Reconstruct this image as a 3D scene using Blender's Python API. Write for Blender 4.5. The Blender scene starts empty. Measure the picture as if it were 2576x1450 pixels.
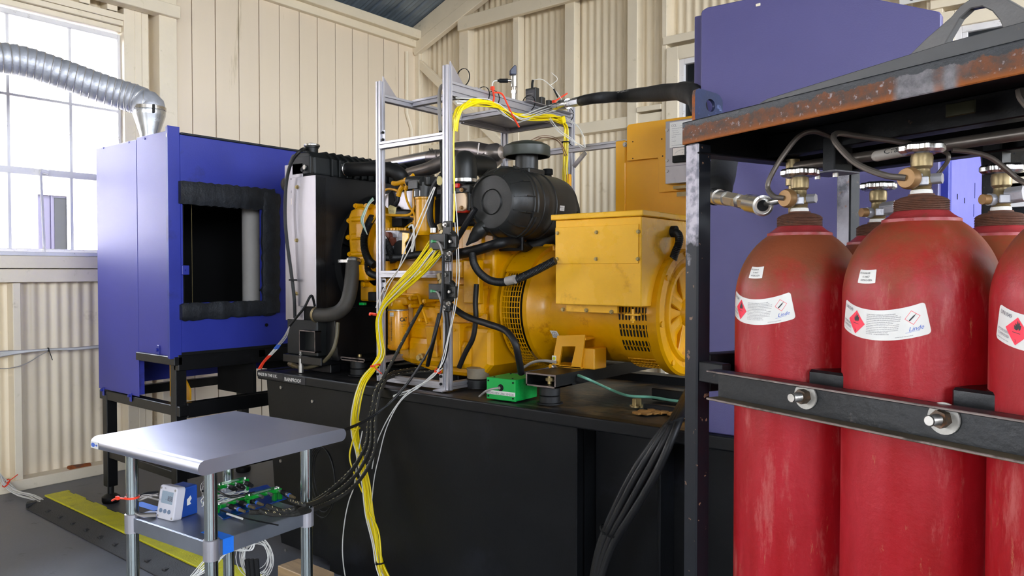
import bpy, bmesh, math, random
from math import sin, cos, pi, radians, sqrt, atan2
from mathutils import Vector, Matrix
random.seed(7)
S = bpy.context.scene
COL = S.collection
# ------------------------------------------------------------------ camera
FPX, CX, CY = 1890.0, 1288.0, 725.0
CAMH = 1.4
YAW, PITCH = radians(38.5), radians(-1.27)
cd = bpy.data.cameras.new('camera'); cam = bpy.data.objects.new('camera', cd); COL.objects.link(cam)
cam.location = (0, 0, CAMH); cam.rotation_euler = (pi/2 + PITCH, 0, YAW)
cd.sensor_width = 36; cd.lens = FPX/2576*36; cd.clip_start = 0.05; cd.clip_end = 200
S.camera = cam
RM = cam.rotation_euler.to_matrix()
# ------------------------------------------------------------------ sky, sun, exposure
W = bpy.data.worlds.new('world'); S.world = W; W.use_nodes = True
_n = W.node_tree.nodes; _l = W.node_tree.links
_bg = _n['Background']
_tc = _n.new('ShaderNodeTexCoord'); _sx = _n.new('ShaderNodeSeparateXYZ'); _cr = _n.new('ShaderNodeValToRGB')
_l.new(_tc.outputs['Generated'], _sx.inputs[0]); _l.new(_sx.outputs['Z'], _cr.inputs[0])
_cr.color_ramp.elements[0].color = (0.86, 0.92, 1.0, 1); _cr.color_ramp.elements[0].position = 0.0
_cr.color_ramp.elements[1].color = (0.62, 0.76, 1.0, 1); _cr.color_ramp.elements[1].position = 1.0
_l.new(_cr.outputs[0], _bg.inputs[0]); _bg.inputs[1].default_value = 9.0
sd = bpy.data.lights.new('sun', 'SUN'); sun = bpy.data.objects.new('sun', sd); COL.objects.link(sun)
sd.energy = 8.0; sd.angle = radians(0.53); sd.color = (1.0, 0.93, 0.82)
sun.rotation_euler = Vector((0.75, 0.35, 1.05)).to_track_quat('Z', 'Y').to_euler()
def portal(name, loc, size, direction):
    d = bpy.data.lights.new(name, 'AREA'); d.shape = 'RECTANGLE'; d.size, d.size_y = size
    o = bpy.data.objects.new(name, d); COL.objects.link(o); o.location = loc
    o.rotation_euler = (-Vector(direction)).to_track_quat('Z', 'Y').to_euler()
    d.cycles.is_portal = True; d.energy = 1
    return o
S.view_settings.view_transform = 'Standard'; S.view_settings.look = 'None'
S.view_settings.gamma = 1.0; S.view_settings.use_curve_mapping = False
S.view_settings.exposure = 1.35
S.cycles.max_bounces = 7; S.cycles.diffuse_bounces = 4; S.cycles.glossy_bounces = 4
S.cycles.sample_clamp_indirect = 8.0; S.cycles.caustics_reflective = False; S.cycles.caustics_refractive = False

# ------------------------------------------------------------------ measuring: photo pixel -> point on a world plane
def ray(px, py):
    return RM @ Vector(((px-CX)/FPX, -(py-CY)/FPX, -1.0))
def pix(px, py, X=None, Y=None, Z=None, t=None):
    r = ray(px, py)
    if X is not None: k = X/r.x
    elif Y is not None: k = Y/r.y
    elif Z is not None: k = (Z-CAMH)/r.z
    else: k = t
    return Vector((r.x*k, r.y*k, CAMH + r.z*k))
def zof(px, py, **k): return pix(px, py, **k).z

# ------------------------------------------------------------------ materials
def lin(c):
    return tuple(((v/255)/12.92 if v/255 <= 0.04045 else ((v/255+0.055)/1.055)**2.4) for v in c)
MATS = {}
def mat(name, rgb, rough=0.5, metal=0.0, var=0.12, scale=6.0, rgb2=None, amt=0.0, s2=9.0, bump=0.0, bscale=60.0,
        coat=0.0, stretch=(1, 1, 1), emis=0.0, spec=0.5, rvar=0.1, third=None, amt3=0.0, s3=4.0, alpha=1.0, trans=0.0):
    """paint/metal with soft tone variation, an optional second (wear/dirt) colour in patches, a third, and fine relief"""
    if name in MATS: return MATS[name]
    m = bpy.data.materials.new(name); m.use_nodes = True; MATS[name] = m
    N = m.node_tree.nodes; L = m.node_tree.links
    b = N['Principled BSDF']
    b.inputs['Metallic'].default_value = metal
    b.inputs['Specular IOR Level'].default_value = spec
    if coat: b.inputs['Coat Weight'].default_value = coat; b.inputs['Coat Roughness'].default_value = 0.12
    if trans: b.inputs['Transmission Weight'].default_value = trans
    if alpha < 1: b.inputs['Alpha'].default_value = alpha
    tc = N.new('ShaderNodeTexCoord'); mp = N.new('ShaderNodeMapping'); mp.inputs['Scale'].default_value = stretch
    L.new(tc.outputs['Object'], mp.inputs[0])
    def noise(sc, det=6, ro=0.6):
        n = N.new('ShaderNodeTexNoise'); n.inputs['Scale'].default_value = sc; n.inputs['Detail'].default_value = det
        n.inputs['Roughness'].default_value = ro; L.new(mp.outputs[0], n.inputs['Vector']); return n
    c = lin(rgb)
    n1 = noise(scale)
    r1 = N.new('ShaderNodeValToRGB'); L.new(n1.outputs['Fac'], r1.inputs[0])
    r1.color_ramp.elements[0].position = 0.3; r1.color_ramp.elements[1].position = 0.7
    r1.color_ramp.elements[0].color = (*[max(0, v*(1-var)) for v in c], 1)
    r1.color_ramp.elements[1].color = (*[min(1, v*(1+var)) for v in c], 1)
    out = r1.outputs[0]
    def patch(out, rgbx, amount, sc, sharp):
        n2 = noise(sc, 9, 0.68)
        r2 = N.new('ShaderNodeValToRGB'); L.new(n2.outputs['Fac'], r2.inputs[0])
        e = 0.70 - 0.26*amount
        r2.color_ramp.elements[0].position = e - sharp; r2.color_ramp.elements[1].position = e + sharp
        r2.color_ramp.elements[0].color = (0, 0, 0, 1); r2.color_ramp.elements[1].color = (1, 1, 1, 1)
        mx = N.new('ShaderNodeMix'); mx.data_type = 'RGBA'
        L.new(r2.outputs[0], mx.inputs['Factor']); L.new(out, mx.inputs['A']); mx.inputs['B'].default_value = (*lin(rgbx), 1)
        return mx.outputs['Result']
    if rgb2 and amt: out = patch(out, rgb2, amt, s2, 0.06)
    if third and amt3: out = patch(out, third, amt3, s3, 0.04)
    L.new(out, b.inputs['Base Color'])
    mr = N.new('ShaderNodeMapRange'); L.new(n1.outputs['Fac'], mr.inputs[0])
    mr.inputs['To Min'].default_value = max(0.02, rough-rvar); mr.inputs['To Max'].default_value = min(1, rough+rvar)
    L.new(mr.outputs[0], b.inputs['Roughness'])
    if bump:
        n3 = noise(bscale, 4, 0.6); bp = N.new('ShaderNodeBump'); bp.inputs['Strength'].default_value = bump
        bp.inputs['Distance'].default_value = 0.004
        L.new(n3.outputs['Fac'], bp.inputs['Height']); L.new(bp.outputs[0], b.inputs['Normal'])
    if emis:
        b.inputs['Emission Color'].default_value = (*c, 1); b.inputs['Emission Strength'].default_value = emis
    return m
M = {}
M['cream'] = mat('cream_wall_paint', (232, 219, 194), 0.45, var=0.05, scale=3, rgb2=(205, 192, 160), amt=0.1, s2=14, bump=0.25, bscale=30)
M['plank'] = mat('cream_plank_paint', (232, 216, 192), 0.38, var=0.04, scale=2, rgb2=(198, 182, 150), amt=0.06, s2=10, bump=0.3, bscale=14, stretch=(1, 1, .12))
M['sheet'] = mat('painted_corrugated_sheet', (230, 215, 188), 0.42, var=0.04, scale=4, rgb2=(196, 178, 146), amt=0.08, s2=5, bump=0.15, bscale=40)
M['galv'] = mat('galvanised_roof_sheet', (122, 134, 146), 0.45, metal=0.4, var=0.25, scale=3, bump=0.1)
M['floor'] = mat('grey_painted_concrete', (100, 101, 108), 0.42, var=0.14, scale=2.5, rgb2=(50, 50, 52), amt=0.12, s2=7, bump=0.15, bscale=50, third=(140, 135, 128), amt3=0.05, s3=23)
M['winpaint'] = mat('window_frame_paint', (225, 222, 222), 0.4, var=0.06, rgb2=(150, 138, 120), amt=0.12, s2=30)
M['blue'] = mat('violet_blue_enclosure_paint', (66, 68, 158), 0.40, var=0.05, scale=3, bump=0.12, bscale=220, rvar=0.04, spec=.3)
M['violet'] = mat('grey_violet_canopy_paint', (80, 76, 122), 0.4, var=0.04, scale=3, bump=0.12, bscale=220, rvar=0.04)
M['blued'] = mat('deep_blue_enclosure_paint', (44, 54, 150), 0.42, var=0.12, scale=3, rgb2=(30, 36, 100), amt=0.25, s2=3, bump=0.1, bscale=160)
M['blk'] = mat('black_satin_paint', (9, 9, 11), 0.38, var=0.3, scale=4, bump=0.08, bscale=120, rgb2=(40, 40, 44), amt=0.12, s2=5)
M['blkmatte'] = mat('black_matte', (7, 7, 8), 0.7, spec=.3, var=0.3, bump=0.1)
M['tank'] = mat('black_tank_paint', (11, 12, 14), 0.42, spec=.3, var=0.3, scale=2.5, rgb2=(26, 28, 34), amt=0.22, s2=2.2, bump=0.1, bscale=90)
M['tanktop'] = mat('dirty_tank_top', (34, 33, 33), 0.4, var=0.4, scale=6, rgb2=(96, 76, 46), amt=0.5, s2=5, bump=0.5, bscale=40, third=(15, 15, 16), amt3=0.5, s3=9)
M['foam'] = mat('black_foam_wrap', (26, 29, 35), 0.55, var=0.5, scale=22, bump=1.0, bscale=45)
M['rubber'] = mat('black_rubber', (14, 14, 15), 0.5, spec=.4, var=0.2, scale=20, bump=0.15)
M['rubberb'] = mat('dusty_rubber', (52, 48, 42), 0.6, var=0.3, scale=14, bump=0.3)
M['plast'] = mat('black_moulded_plastic', (34, 34, 32), 0.38, spec=.4, var=0.12, scale=9, bump=0.12, bscale=260)
M['plastd'] = mat('black_radiator_plastic', (13, 16, 16), 0.5, spec=.4, var=0.2, scale=9, bump=0.12)
M['yel'] = mat('yellow_engine_enamel', (212, 150, 0), 0.30, var=0.09, scale=7, rgb2=(160, 94, 0), amt=0.14, s2=9, bump=0.2, bscale=60, coat=0.12, spec=.4)
M['yelp'] = mat('yellow_panel_enamel', (250, 190, 44), 0.28, var=0.05, scale=5, rgb2=(200, 136, 24), amt=0.14, s2=6, bump=0.08, bscale=160, coat=0.3)
M['orange'] = mat('ochre_panel_enamel', (230, 164, 24), 0.34, var=0.06, scale=4, bump=0.06, bscale=180, coat=0.2)
M['yeldeep'] = mat('deep_yellow_filter_paint', (232, 160, 10), 0.28, var=0.04, coat=0.3)
M['alu'] = mat('anodised_aluminium', (178, 176, 181), 0.36, metal=0.7, var=0.05, scale=9, rvar=0.05)
M['alud'] = mat('bare_sheet_aluminium', (168, 164, 168), 0.38, metal=0.8, var=0.16, scale=5, rgb2=(140, 136, 138), amt=0.2, s2=6, stretch=(1, 1, .3))
M['steel'] = mat('stainless_steel', (196, 194, 198), 0.26, metal=1.0, var=0.08, scale=4, rvar=0.05)
M['chrome'] = mat('chromed_fitting', (200, 197, 192), 0.27, metal=1.0, var=0.1)
M['tube'] = mat('zinc_plated_tube', (182, 190, 186), 0.2, metal=1.0, var=0.12, scale=3, rvar=0.06)
M['exh'] = mat('exhaust_steel', (150, 142, 138), 0.34, metal=0.9, var=0.25, scale=8, rgb2=(120, 92, 68), amt=0.2, s2=7)
M['brass'] = mat('tarnished_brass', (150, 132, 96), 0.42, metal=0.75, var=0.2, scale=30, rgb2=(110, 104, 92), amt=0.35, s2=30, bump=0.2)
M['copper'] = mat('brass_nut', (150, 114, 72), 0.5, metal=0.4, var=0.15, scale=30)
M['pipe'] = mat('dull_bronze_pipe', (104, 96, 88), 0.36, metal=0.5, var=0.2, scale=20)
M['red'] = None
M['white'] = mat('white_label_stock', (222, 220, 214), 0.4, var=0.02)
M['ink'] = mat('black_ink', (30, 30, 34), 0.5, var=0.05)
M['greyink'] = mat('grey_ink', (96, 92, 104), 0.5, var=0.05)
M['pinkred'] = mat('hazard_red_print', (250, 46, 74), 0.4, var=0.02)
M['blueink'] = mat('blue_print', (60, 100, 190), 0.4, var=0.02)
M['green'] = mat('green_printed_plastic', (0, 160, 66), 0.45, var=0.04, bump=0.1, bscale=200)
M['green2'] = mat('translucent_green_plastic', (6, 122, 34), 0.2, var=0.2, scale=40, coat=0.5)
M['cabyel'] = mat('yellow_cable_jacket', (240, 214, 10), 0.35, var=0.05)
M['cabwhite'] = mat('white_cable_jacket', (214, 212, 206), 0.4, var=0.05)
M['cabbrown'] = mat('brown_thermocouple_wire', (130, 92, 66), 0.5, var=0.05)
M['cabgrey'] = mat('grey_cable_jacket', (150, 144, 138), 0.45, var=0.05)
M['tie'] = mat('orange_red_cable_tie', (240, 66, 36), 0.35, var=0.03)
M['sleeve'] = mat('black_braided_sleeve', (34, 32, 26), 0.6, var=0.35, scale=90, bump=0.6, bscale=320)
M['fleck'] = mat('pale_tracer_thread', (214, 200, 150), 0.6, var=0.05)
M['meterw'] = mat('pale_grey_plastic', (208, 206, 214), 0.42, var=0.03)
M['meterb'] = mat('blue_enclosure_plastic', (20, 66, 150), 0.4, var=0.1)
M['lcd'] = mat('lcd_glass', (142, 160, 176), 0.15, var=0.1)
M['tape'] = mat('blue_masking_tape', (24, 116, 226), 0.6, var=0.08, bump=0.2)
M['yelpaint'] = mat('yellow_ramp_rubber', (212, 204, 20), 0.5, var=0.12, scale=12, bump=0.8, bscale=140, rgb2=(150, 146, 30), amt=0.1)
M['ramp'] = mat('black_ramp_rubber', (40, 40, 42), 0.6, var=0.2, scale=12, bump=0.8, bscale=140)
M['glassd'] = mat('dark_window_pane', (34, 36, 38), 0.08, var=0.5, scale=3)
M['wood'] = mat('pale_timber_offcut', (176, 146, 110), 0.6, var=0.2, scale=6, stretch=(1, 8, 8))
M['metalg'] = mat('cast_aluminium', (176, 176, 182), 0.42, metal=0.5, var=0.15, scale=20, bump=0.3)
M['bolt'] = mat('yellow_zinc_bolt', (178, 158, 110), 0.35, metal=0.8, var=0.15, scale=40)
M['boltg'] = mat('zinc_bolt', (176, 172, 166), 0.35, metal=0.85, var=0.15, scale=40)
M['redcap'] = mat('red_plastic', (214, 36, 22), 0.4, var=0.05)
M['teflon'] = mat('white_thread_tape', (226, 222, 214), 0.5, var=0.05, bump=0.5, bscale=200)
M['rust'] = mat('rust', (150, 80, 34), 0.85, var=0.3, scale=30, rgb2=(96, 72, 60), amt=0.5, s2=18, bump=1.0, bscale=90)
M['sleeveblk'] = mat('black_fabric_hose_sleeve', (16, 15, 15), 0.75, var=0.3, scale=9, bump=0.5, bscale=40)
M['greenhose'] = mat('clear_green_earth_lead', (112, 170, 146), 0.3, var=0.1, scale=60)
M['redpaint'] = mat('red_paint', (200, 40, 34), 0.4, var=0.05)
M['galvduct'] = mat('galvanised_duct', (186, 188, 196), 0.5, metal=0.6, var=0.12, scale=18, bump=0.9, bscale=26)
M['coil'] = mat('wire_coil', (206, 202, 198), 0.3, metal=0.7, var=0.1)
M['purplewin'] = mat('violet_shutter', (26, 17, 42), 0.5, var=0.1)
M['extwhite'] = mat('white_rendered_wall', (232, 226, 226), 0.7, var=0.03)

def node_mat(name):
    m = bpy.data.materials.new(name); m.use_nodes = True; MATS[name] = m
    return m, m.node_tree.nodes, m.node_tree.links, m.node_tree.nodes['Principled BSDF']
def ramp(N, L, src, p0, p1, c0=(0, 0, 0, 1), c1=(1, 1, 1, 1)):
    r = N.new('ShaderNodeValToRGB'); L.new(src, r.inputs[0])
    r.color_ramp.elements[0].position = p0; r.color_ramp.elements[1].position = p1
    r.color_ramp.elements[0].color = c0; r.color_ramp.elements[1].color = c1
    return r.outputs[0]
def mixc(N, L, fac, a, b):
    m = N.new('ShaderNodeMix'); m.data_type = 'RGBA'
    L.new(fac, m.inputs['Factor'])
    for s, k in ((a, 'A'), (b, 'B')):
        if isinstance(s, tuple): m.inputs[k].default_value = (*lin(s), 1)
        else: L.new(s, m.inputs[k])
    return m.outputs['Result']
def math_(N, L, op, a, b):
    m = N.new('ShaderNodeMath'); m.operation = op
    for i, s in enumerate((a, b)):
        if isinstance(s, (int, float)): m.inputs[i].default_value = s
        else: L.new(s, m.inputs[i])
    return m.outputs[0]
# red gas cylinder: chalky red paint, faded streaks, brown rust towards the neck (object z = height on the cylinder)
def cyl_mat(name, seed):
    m, N, L, b = node_mat(name); b.inputs['Specular IOR Level'].default_value = .35
    tc = N.new('ShaderNodeTexCoord'); mp = N.new('ShaderNodeMapping'); mp.inputs['Location'].default_value = (seed*3.1, seed*1.7, seed*.3)
    L.new(tc.outputs['Object'], mp.inputs[0])
    mp2 = N.new('ShaderNodeMapping'); mp2.inputs['Scale'].default_value = (1, 1, 0.22); mp2.inputs['Location'].default_value = (seed*2.3, seed, 0)
    L.new(tc.outputs['Object'], mp2.inputs[0])
    def nz(vec, sc, det=8, ro=0.65):
        n = N.new('ShaderNodeTexNoise'); n.inputs['Scale'].default_value = sc; n.inputs['Detail'].default_value = det; n.inputs['Roughness'].default_value = ro
        L.new(vec, n.inputs['Vector']); return n.outputs['Fac']
    sep = N.new('ShaderNodeSeparateXYZ'); L.new(tc.outputs['Object'], sep.inputs[0]); z = sep.outputs['Z']
    base = mixc(N, L, ramp(N, L, nz(mp2.outputs[0], 9), 0.38, 0.66), (148, 3, 9), (172, 30, 42))
    col = mixc(N, L, ramp(N, L, nz(mp2.outputs[0], 17, 10, 0.75), 0.545, 0.68), base, (178, 84, 80))
    col = mixc(N, L, ramp(N, L, nz(mp2.outputs[0], 40, 6, 0.8), 0.62, 0.72), col, (176, 112, 80))
    zr = N.new('ShaderNodeMapRange'); L.new(z, zr.inputs[0])
    zr.inputs['From Min'].default_value = 1.12; zr.inputs['From Max'].default_value = 1.34
    zr.inputs['To Min'].default_value = -0.30; zr.inputs['To Max'].default_value = 0.30
    f = math_(N, L, 'ADD', nz(mp.outputs[0], 7, 9, 0.7), zr.outputs[0])
    col = mixc(N, L, ramp(N, L, f, 0.50, 0.78), col, (128, 66, 40))
    L.new(col, b.inputs['Base Color'])
    rr = N.new('ShaderNodeMapRange'); L.new(nz(mp.outputs[0], 14), rr.inputs[0])
    rr.inputs['To Min'].default_value = 0.30; rr.inputs['To Max'].default_value = 0.6
    L.new(rr.outputs[0], b.inputs['Roughness'])
    bp = N.new('ShaderNodeBump'); bp.inputs['Strength'].default_value = 0.25; bp.inputs['Distance'].default_value = 0.003
    L.new(nz(mp.outputs[0], 60, 5, 0.6), bp.inputs['Height']); L.new(bp.outputs[0], b.inputs['Normal'])
    return m
# rusty beam: flaking black paint on top, rust and bare scale below (object z = height on the beam face)
def beam_mat():
    m, N, L, b = node_mat('flaking_rusty_beam')
    tc = N.new('ShaderNodeTexCoord')
    def nz(sc, det=9, ro=0.7, st=(1, 1, 1)):
        mp = N.new('ShaderNodeMapping'); mp.inputs['Scale'].default_value = st; L.new(tc.outputs['Object'], mp.inputs[0])
        n = N.new('ShaderNodeTexNoise'); n.inputs['Scale'].default_value = sc; n.inputs['Detail'].default_value = det; n.inputs['Roughness'].default_value = ro
        L.new(mp.outputs[0], n.inputs['Vector']); return n.outputs['Fac']
    sep = N.new('ShaderNodeSeparateXYZ'); L.new(tc.outputs['Object'], sep.inputs[0])
    rust = mixc(N, L, ramp(N, L, nz(60), 0.42, 0.6), (112, 68, 42), (80, 64, 56))
    rust = mixc(N, L, ramp(N, L, nz(110, 5, 0.6), 0.60, 0.68), rust, (150, 140, 140))
    zz = N.new('ShaderNodeMapRange'); L.new(sep.outputs['Z'], zz.inputs[0]); zz.inputs['From Min'].default_value = 1.662; zz.inputs['From Max'].default_value = 1.652
    rust = mixc(N, L, zz.outputs[0], rust, (146, 80, 22))
    bare = mixc(N, L, ramp(N, L, nz(40), 0.4, 0.6), (132, 128, 130), (96, 94, 96))
    col = mixc(N, L, ramp(N, L, nz(5.5, 3, 0.5, (1, 1, .1)), 0.56, 0.58), rust, bare)
    zp = N.new('ShaderNodeMapRange'); L.new(sep.outputs['Z'], zp.inputs[0]); zp.inputs['From Min'].default_value = 1.668; zp.inputs['From Max'].default_value = 1.694
    zp.inputs['To Min'].default_value = -0.25; zp.inputs['To Max'].default_value = 0.35
    f = math_(N, L, 'ADD', nz(22, 8, 0.65), zp.outputs[0])
    mask = ramp(N, L, f, 0.56, 0.60)
    col = mixc(N, L, mask, col, (38, 42, 46))
    L.new(col, b.inputs['Base Color'])
    rr = ramp(N, L, f, 0.56, 0.60, (0.8, 0.8, 0.8, 1), (0.4, 0.4, 0.4, 1)); L.new(rr, b.inputs['Roughness'])
    bp = N.new('ShaderNodeBump'); bp.inputs['Strength'].default_value = 0.9; bp.inputs['Distance'].default_value = 0.002
    L.new(nz(90, 6, 0.7), bp.inputs['Height']); L.new(bp.outputs[0], b.inputs['Normal'])
    return m
M['beam'] = beam_mat()
M['rackblk'] = mat('chipped_black_rack_paint', (10, 11, 14), 0.5, spec=.3, var=0.25, scale=8, rgb2=(120, 116, 114), amt=0.0, third=(120, 96, 80), amt3=0.02, s3=26, bump=0.2, bscale=70)
M['rackworn'] = mat('worn_steel_face', (110, 108, 114), 0.38, metal=0.5, var=0.3, scale=12, rgb2=(54, 56, 62), amt=0.4, s2=9, third=(120, 84, 60), amt3=0.08, s3=20, bump=0.2, bscale=70)
M['lug'] = mat('scuffed_dark_steel', (24, 31, 58), 0.66, spec=.2, metal=0.0, var=0.4, scale=18, rgb2=(104, 116, 156), amt=0.3, s2=30, third=(90, 50, 34), amt3=0.03, s3=26, bump=0.3)
M['rail'] = mat('black_channel_paint', (9, 11, 14), 0.36, spec=.4, var=0.2, scale=6, rgb2=(112, 98, 92), amt=0.03, s2=14, bump=0.15)
M['railedge'] = mat('rubbed_channel_edge', (120, 106, 100), 0.5, metal=0.3, var=0.3, scale=24, rgb2=(60, 52, 46), amt=0.4, s2=20)
M['raildirt'] = mat('dusty_channel_ledge', (94, 80, 58), 0.7, var=0.3, scale=16, rgb2=(50, 44, 36), amt=0.3, s2=12, stretch=(.3, 1, 1))

# ------------------------------------------------------------------ mesh building
class MB:
    def __init__(s): s.v = []; s.f = []; s.sm = []; s.mi = []
    def add(s, vs, fs, smooth=False, mi=0):
        k = len(s.v); s.v += [tuple(v) for v in vs]
        for f in fs: s.f.append(tuple(i+k for i in f)); s.sm.append(smooth); s.mi.append(mi)
        return s
    def box(s, a, b, rot=None, mi=0):
        a = Vector(a); b = Vector(b); c = (a+b)/2; h = (b-a)/2
        vs = [Vector((x*h.x, y*h.y, z*h.z)) for x in (-1, 1) for y in (-1, 1) for z in (-1, 1)]
        if rot is not None: vs = [rot @ v for v in vs]
        s.add([c+v for v in vs], [(0, 1, 3, 2), (4, 6, 7, 5), (0, 4, 5, 1), (2, 3, 7, 6), (0, 2, 6, 4), (1, 5, 7, 3)], mi=mi); return s
    def boxc(s, c, size, rot=None, mi=0):
        c = Vector(c); h = Vector(size)/2; return s.box(c-h, c+h, rot, mi)
    def beam(s, p, q, w, h, up=(0, 0, 1), mi=0):
        p = Vector(p); q = Vector(q); d = (q-p).normalized(); u = Vector(up); r = d.cross(u).normalized(); u = r.cross(d)
        vs = [e + r*x*w/2 + u*z*h/2 for e in (p, q) for x, z in ((-1, -1), (1, -1), (1, 1), (-1, 1))]
        s.add(vs, [(0, 1, 2, 3), (7, 6, 5, 4), (0, 4, 5, 1), (1, 5, 6, 2), (2, 6, 7, 3), (3, 7, 4, 0)], mi=mi); return s
    def cyl(s, p, q, r, r2=None, n=20, caps=True, mi=0, smooth=True):
        p = Vector(p); q = Vector(q); r2 = r if r2 is None else r2; d = (q-p).normalized()
        a = d.orthogonal().normalized(); b = d.cross(a)
        vs = [e + (a*cos(2*pi*i/n)+b*sin(2*pi*i/n))*rr for e, rr in ((p, r), (q, r2)) for i in range(n)]
        s.add(vs, [(i, (i+1) % n, n+(i+1) % n, n+i) for i in range(n)], smooth, mi)
        if caps: s.add(vs[:n], [tuple(range(n))[::-1]], mi=mi); s.add(vs[n:], [tuple(range(n))], mi=mi)
        return s
    def hexn(s, p, q, r, mi=0): return s.cyl(p, q, r, n=6, smooth=False, mi=mi)
    def lathe(s, base, axis, prof, n=32, a0=0, a1=2*pi, mi=0, ref=None, smooth=True):
        """prof = [(radius, distance along axis)]"""
        base = Vector(base); d = Vector(axis).normalized(); a = Vector(ref).normalized() if ref else d.orthogonal().normalized(); b = d.cross(a)
        full = abs(a1-a0-2*pi) < 1e-6; m = n if full else n+1; vs = []
        for r, h in prof:
            for i in range(m):
                t = a0+(a1-a0)*i/n; vs.append(base + d*h + (a*cos(t)+b*sin(t))*max(r, 1e-5))
        fs = [(j*m+i, j*m+(i+1) % m, (j+1)*m+(i+1) % m, (j+1)*m+i) for j in range(len(prof)-1) for i in range(n if full else n)]
        s.add(vs, fs, smooth, mi); return s
    def tube(s, pts, r, n=8, mi=0, caps=True, rfun=None):
        pts = [Vector(p) for p in pts]; m = len(pts); tan = []
        for i in range(m):
            tan.append((pts[min(i+1, m-1)]-pts[max(i-1, 0)]).normalized())
        a = tan[0].orthogonal().normalized(); vs = []
        for i in range(m):
            a = (a - tan[i]*a.dot(tan[i]))
            a = a.normalized() if a.length > 1e-6 else tan[i].orthogonal().normalized()
            b = tan[i].cross(a); rr = rfun(i/(m-1)) if rfun else r
            vs += [pts[i] + (a*cos(2*pi*k/n)+b*sin(2*pi*k/n))*rr for k in range(n)]
        s.add(vs, [(i*n+k, i*n+(k+1) % n, (i+1)*n+(k+1) % n, (i+1)*n+k) for i in range(m-1) for k in range(n)], True, mi)
        if caps: s.add(vs[:n], [tuple(range(n))[::-1]], mi=mi); s.add(vs[-n:], [tuple(range(n))], mi=mi)
        return s
    def prism(s, poly, o, ex, ey, ez, th, mi=0):
        """polygon (2d) in plane o + ex*x + ey*y, thickness th along ez"""
        o = Vector(o); ex = Vector(ex); ey = Vector(ey); ez = Vector(ez); n = len(poly)
        A = [o+ex*x+ey*y for x, y in poly]; B = [p+ez*th for p in A]
        s.add(A+B, [tuple(range(n))[::-1], tuple(range(n, 2*n))] + [(i, (i+1) % n, n+(i+1) % n, n+i) for i in range(n)], mi=mi); return s
    def build(s, name, m, parent=None, bevel=0.0, seg=1, loc=None, rotz=0.0):
        me = bpy.data.meshes.new(name); me.from_pydata(s.v, [], s.f)
        for x in (m if isinstance(m, (list, tuple)) else [m]): me.materials.append(x)
        me.polygons.foreach_set('use_smooth', s.sm)
        if max(s.mi, default=0): me.polygons.foreach_set('material_index', s.mi)
        bm = bmesh.new(); bm.from_mesh(me); bmesh.ops.recalc_face_normals(bm, faces=bm.faces)
        for e in bm.edges:
            if len(e.link_faces) == 2 and e.calc_face_angle(0) > .62: e.smooth = False
        bm.to_mesh(me); bm.free()
        me.update()
        o = bpy.data.objects.new(name, me); COL.objects.link(o)
        if parent is not None: o.parent = parent
        if loc is not None: o.location = loc
        if rotz: o.rotation_euler = (0, 0, rotz)
        if bevel:
            md = o.modifiers.new('bevel', 'BEVEL'); md.width = bevel; md.segments = seg; md.limit_method = 'ANGLE'; md.angle_limit = radians(50)
            md.harden_normals = False
        return o
def spline(pts, n=10):
    """smooth curve through points"""
    P = [Vector(p) for p in pts]; P = [P[0]*2-P[1]] + P + [P[-1]*2-P[-2]]; out = []
    for i in range(1, len(P)-2):
        for k in range(n):
            t = k/n; a, b, c, d = P[i-1], P[i], P[i+1], P[i+2]
            out.append(0.5*((2*b)+(-a+c)*t+(2*a-5*b+4*c-d)*t*t+(-a+3*b-3*c+d)*t**3))
    out.append(P[-2]); return out
def thing(name, label, cat, loc=(0, 0, 0), rotz=0.0, group=None):
    o = bpy.data.objects.new(name, None); COL.objects.link(o); o.empty_display_size = .05
    o.location = loc; o.rotation_euler = (0, 0, rotz); o['label'] = label; o['category'] = cat
    if group: o['group'] = group
    return o
def tag(o, label, cat, group=None, kind=None):
    o['label'] = label; o['category'] = cat
    if group: o['group'] = group
    if kind: o['kind'] = kind
    return o
def struct(o): o['kind'] = 'structure'; return o
def keep(parent, *kids):
    """parent kids to a moved Empty keeping their world-built geometry in place"""
    for k in kids: k.parent = parent; k.matrix_parent_inverse = parent.matrix_basis.inverted()
class Thing:
    """an Empty at loc whose parts are modelled in world coordinates"""
    def __init__(s, name, label, cat, loc=(0, 0, 0), rotz=0.0, group=None):
        s.e = thing(name, label, cat, loc, rotz, group); s.mi = (Matrix.Translation(Vector(loc)) @ Matrix.Rotation(rotz, 4, 'Z')).inverted()
    def part(s, mb, name, m, bevel=0.0, seg=1, sub=None, label=None):
        o = mb.build(name, m, None, bevel, seg)
        if sub is not None: o.parent = sub
        else: o.parent = s.e; o.data.transform(s.mi)
        if sub is not None: o.data.transform(s.mi)
        if label: o['label'] = label
        return o
def text_mesh(body, size=1.0, align='LEFT', extrude=0.0, shear=0.0, squeeze=1.0, bold=0.0):
    c = bpy.data.curves.new('t', 'FONT'); c.body = body; c.size = size; c.align_x = align; c.align_y = 'BOTTOM_BASELINE'
    c.resolution_u = 2; c.shear = shear; c.extrude = extrude; c.offset = bold*size
    o = bpy.data.objects.new('t', c); COL.objects.link(o)
    dg = bpy.context.evaluated_depsgraph_get(); me = bpy.data.meshes.new_from_object(o.evaluated_get(dg))
    vs = [(v.co.x*squeeze, v.co.y) for v in me.vertices]; fs = [tuple(p.vertices) for p in me.polygons]
    bpy.data.objects.remove(o); bpy.data.curves.remove(c); bpy.data.meshes.remove(me)
    return vs, fs
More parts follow.
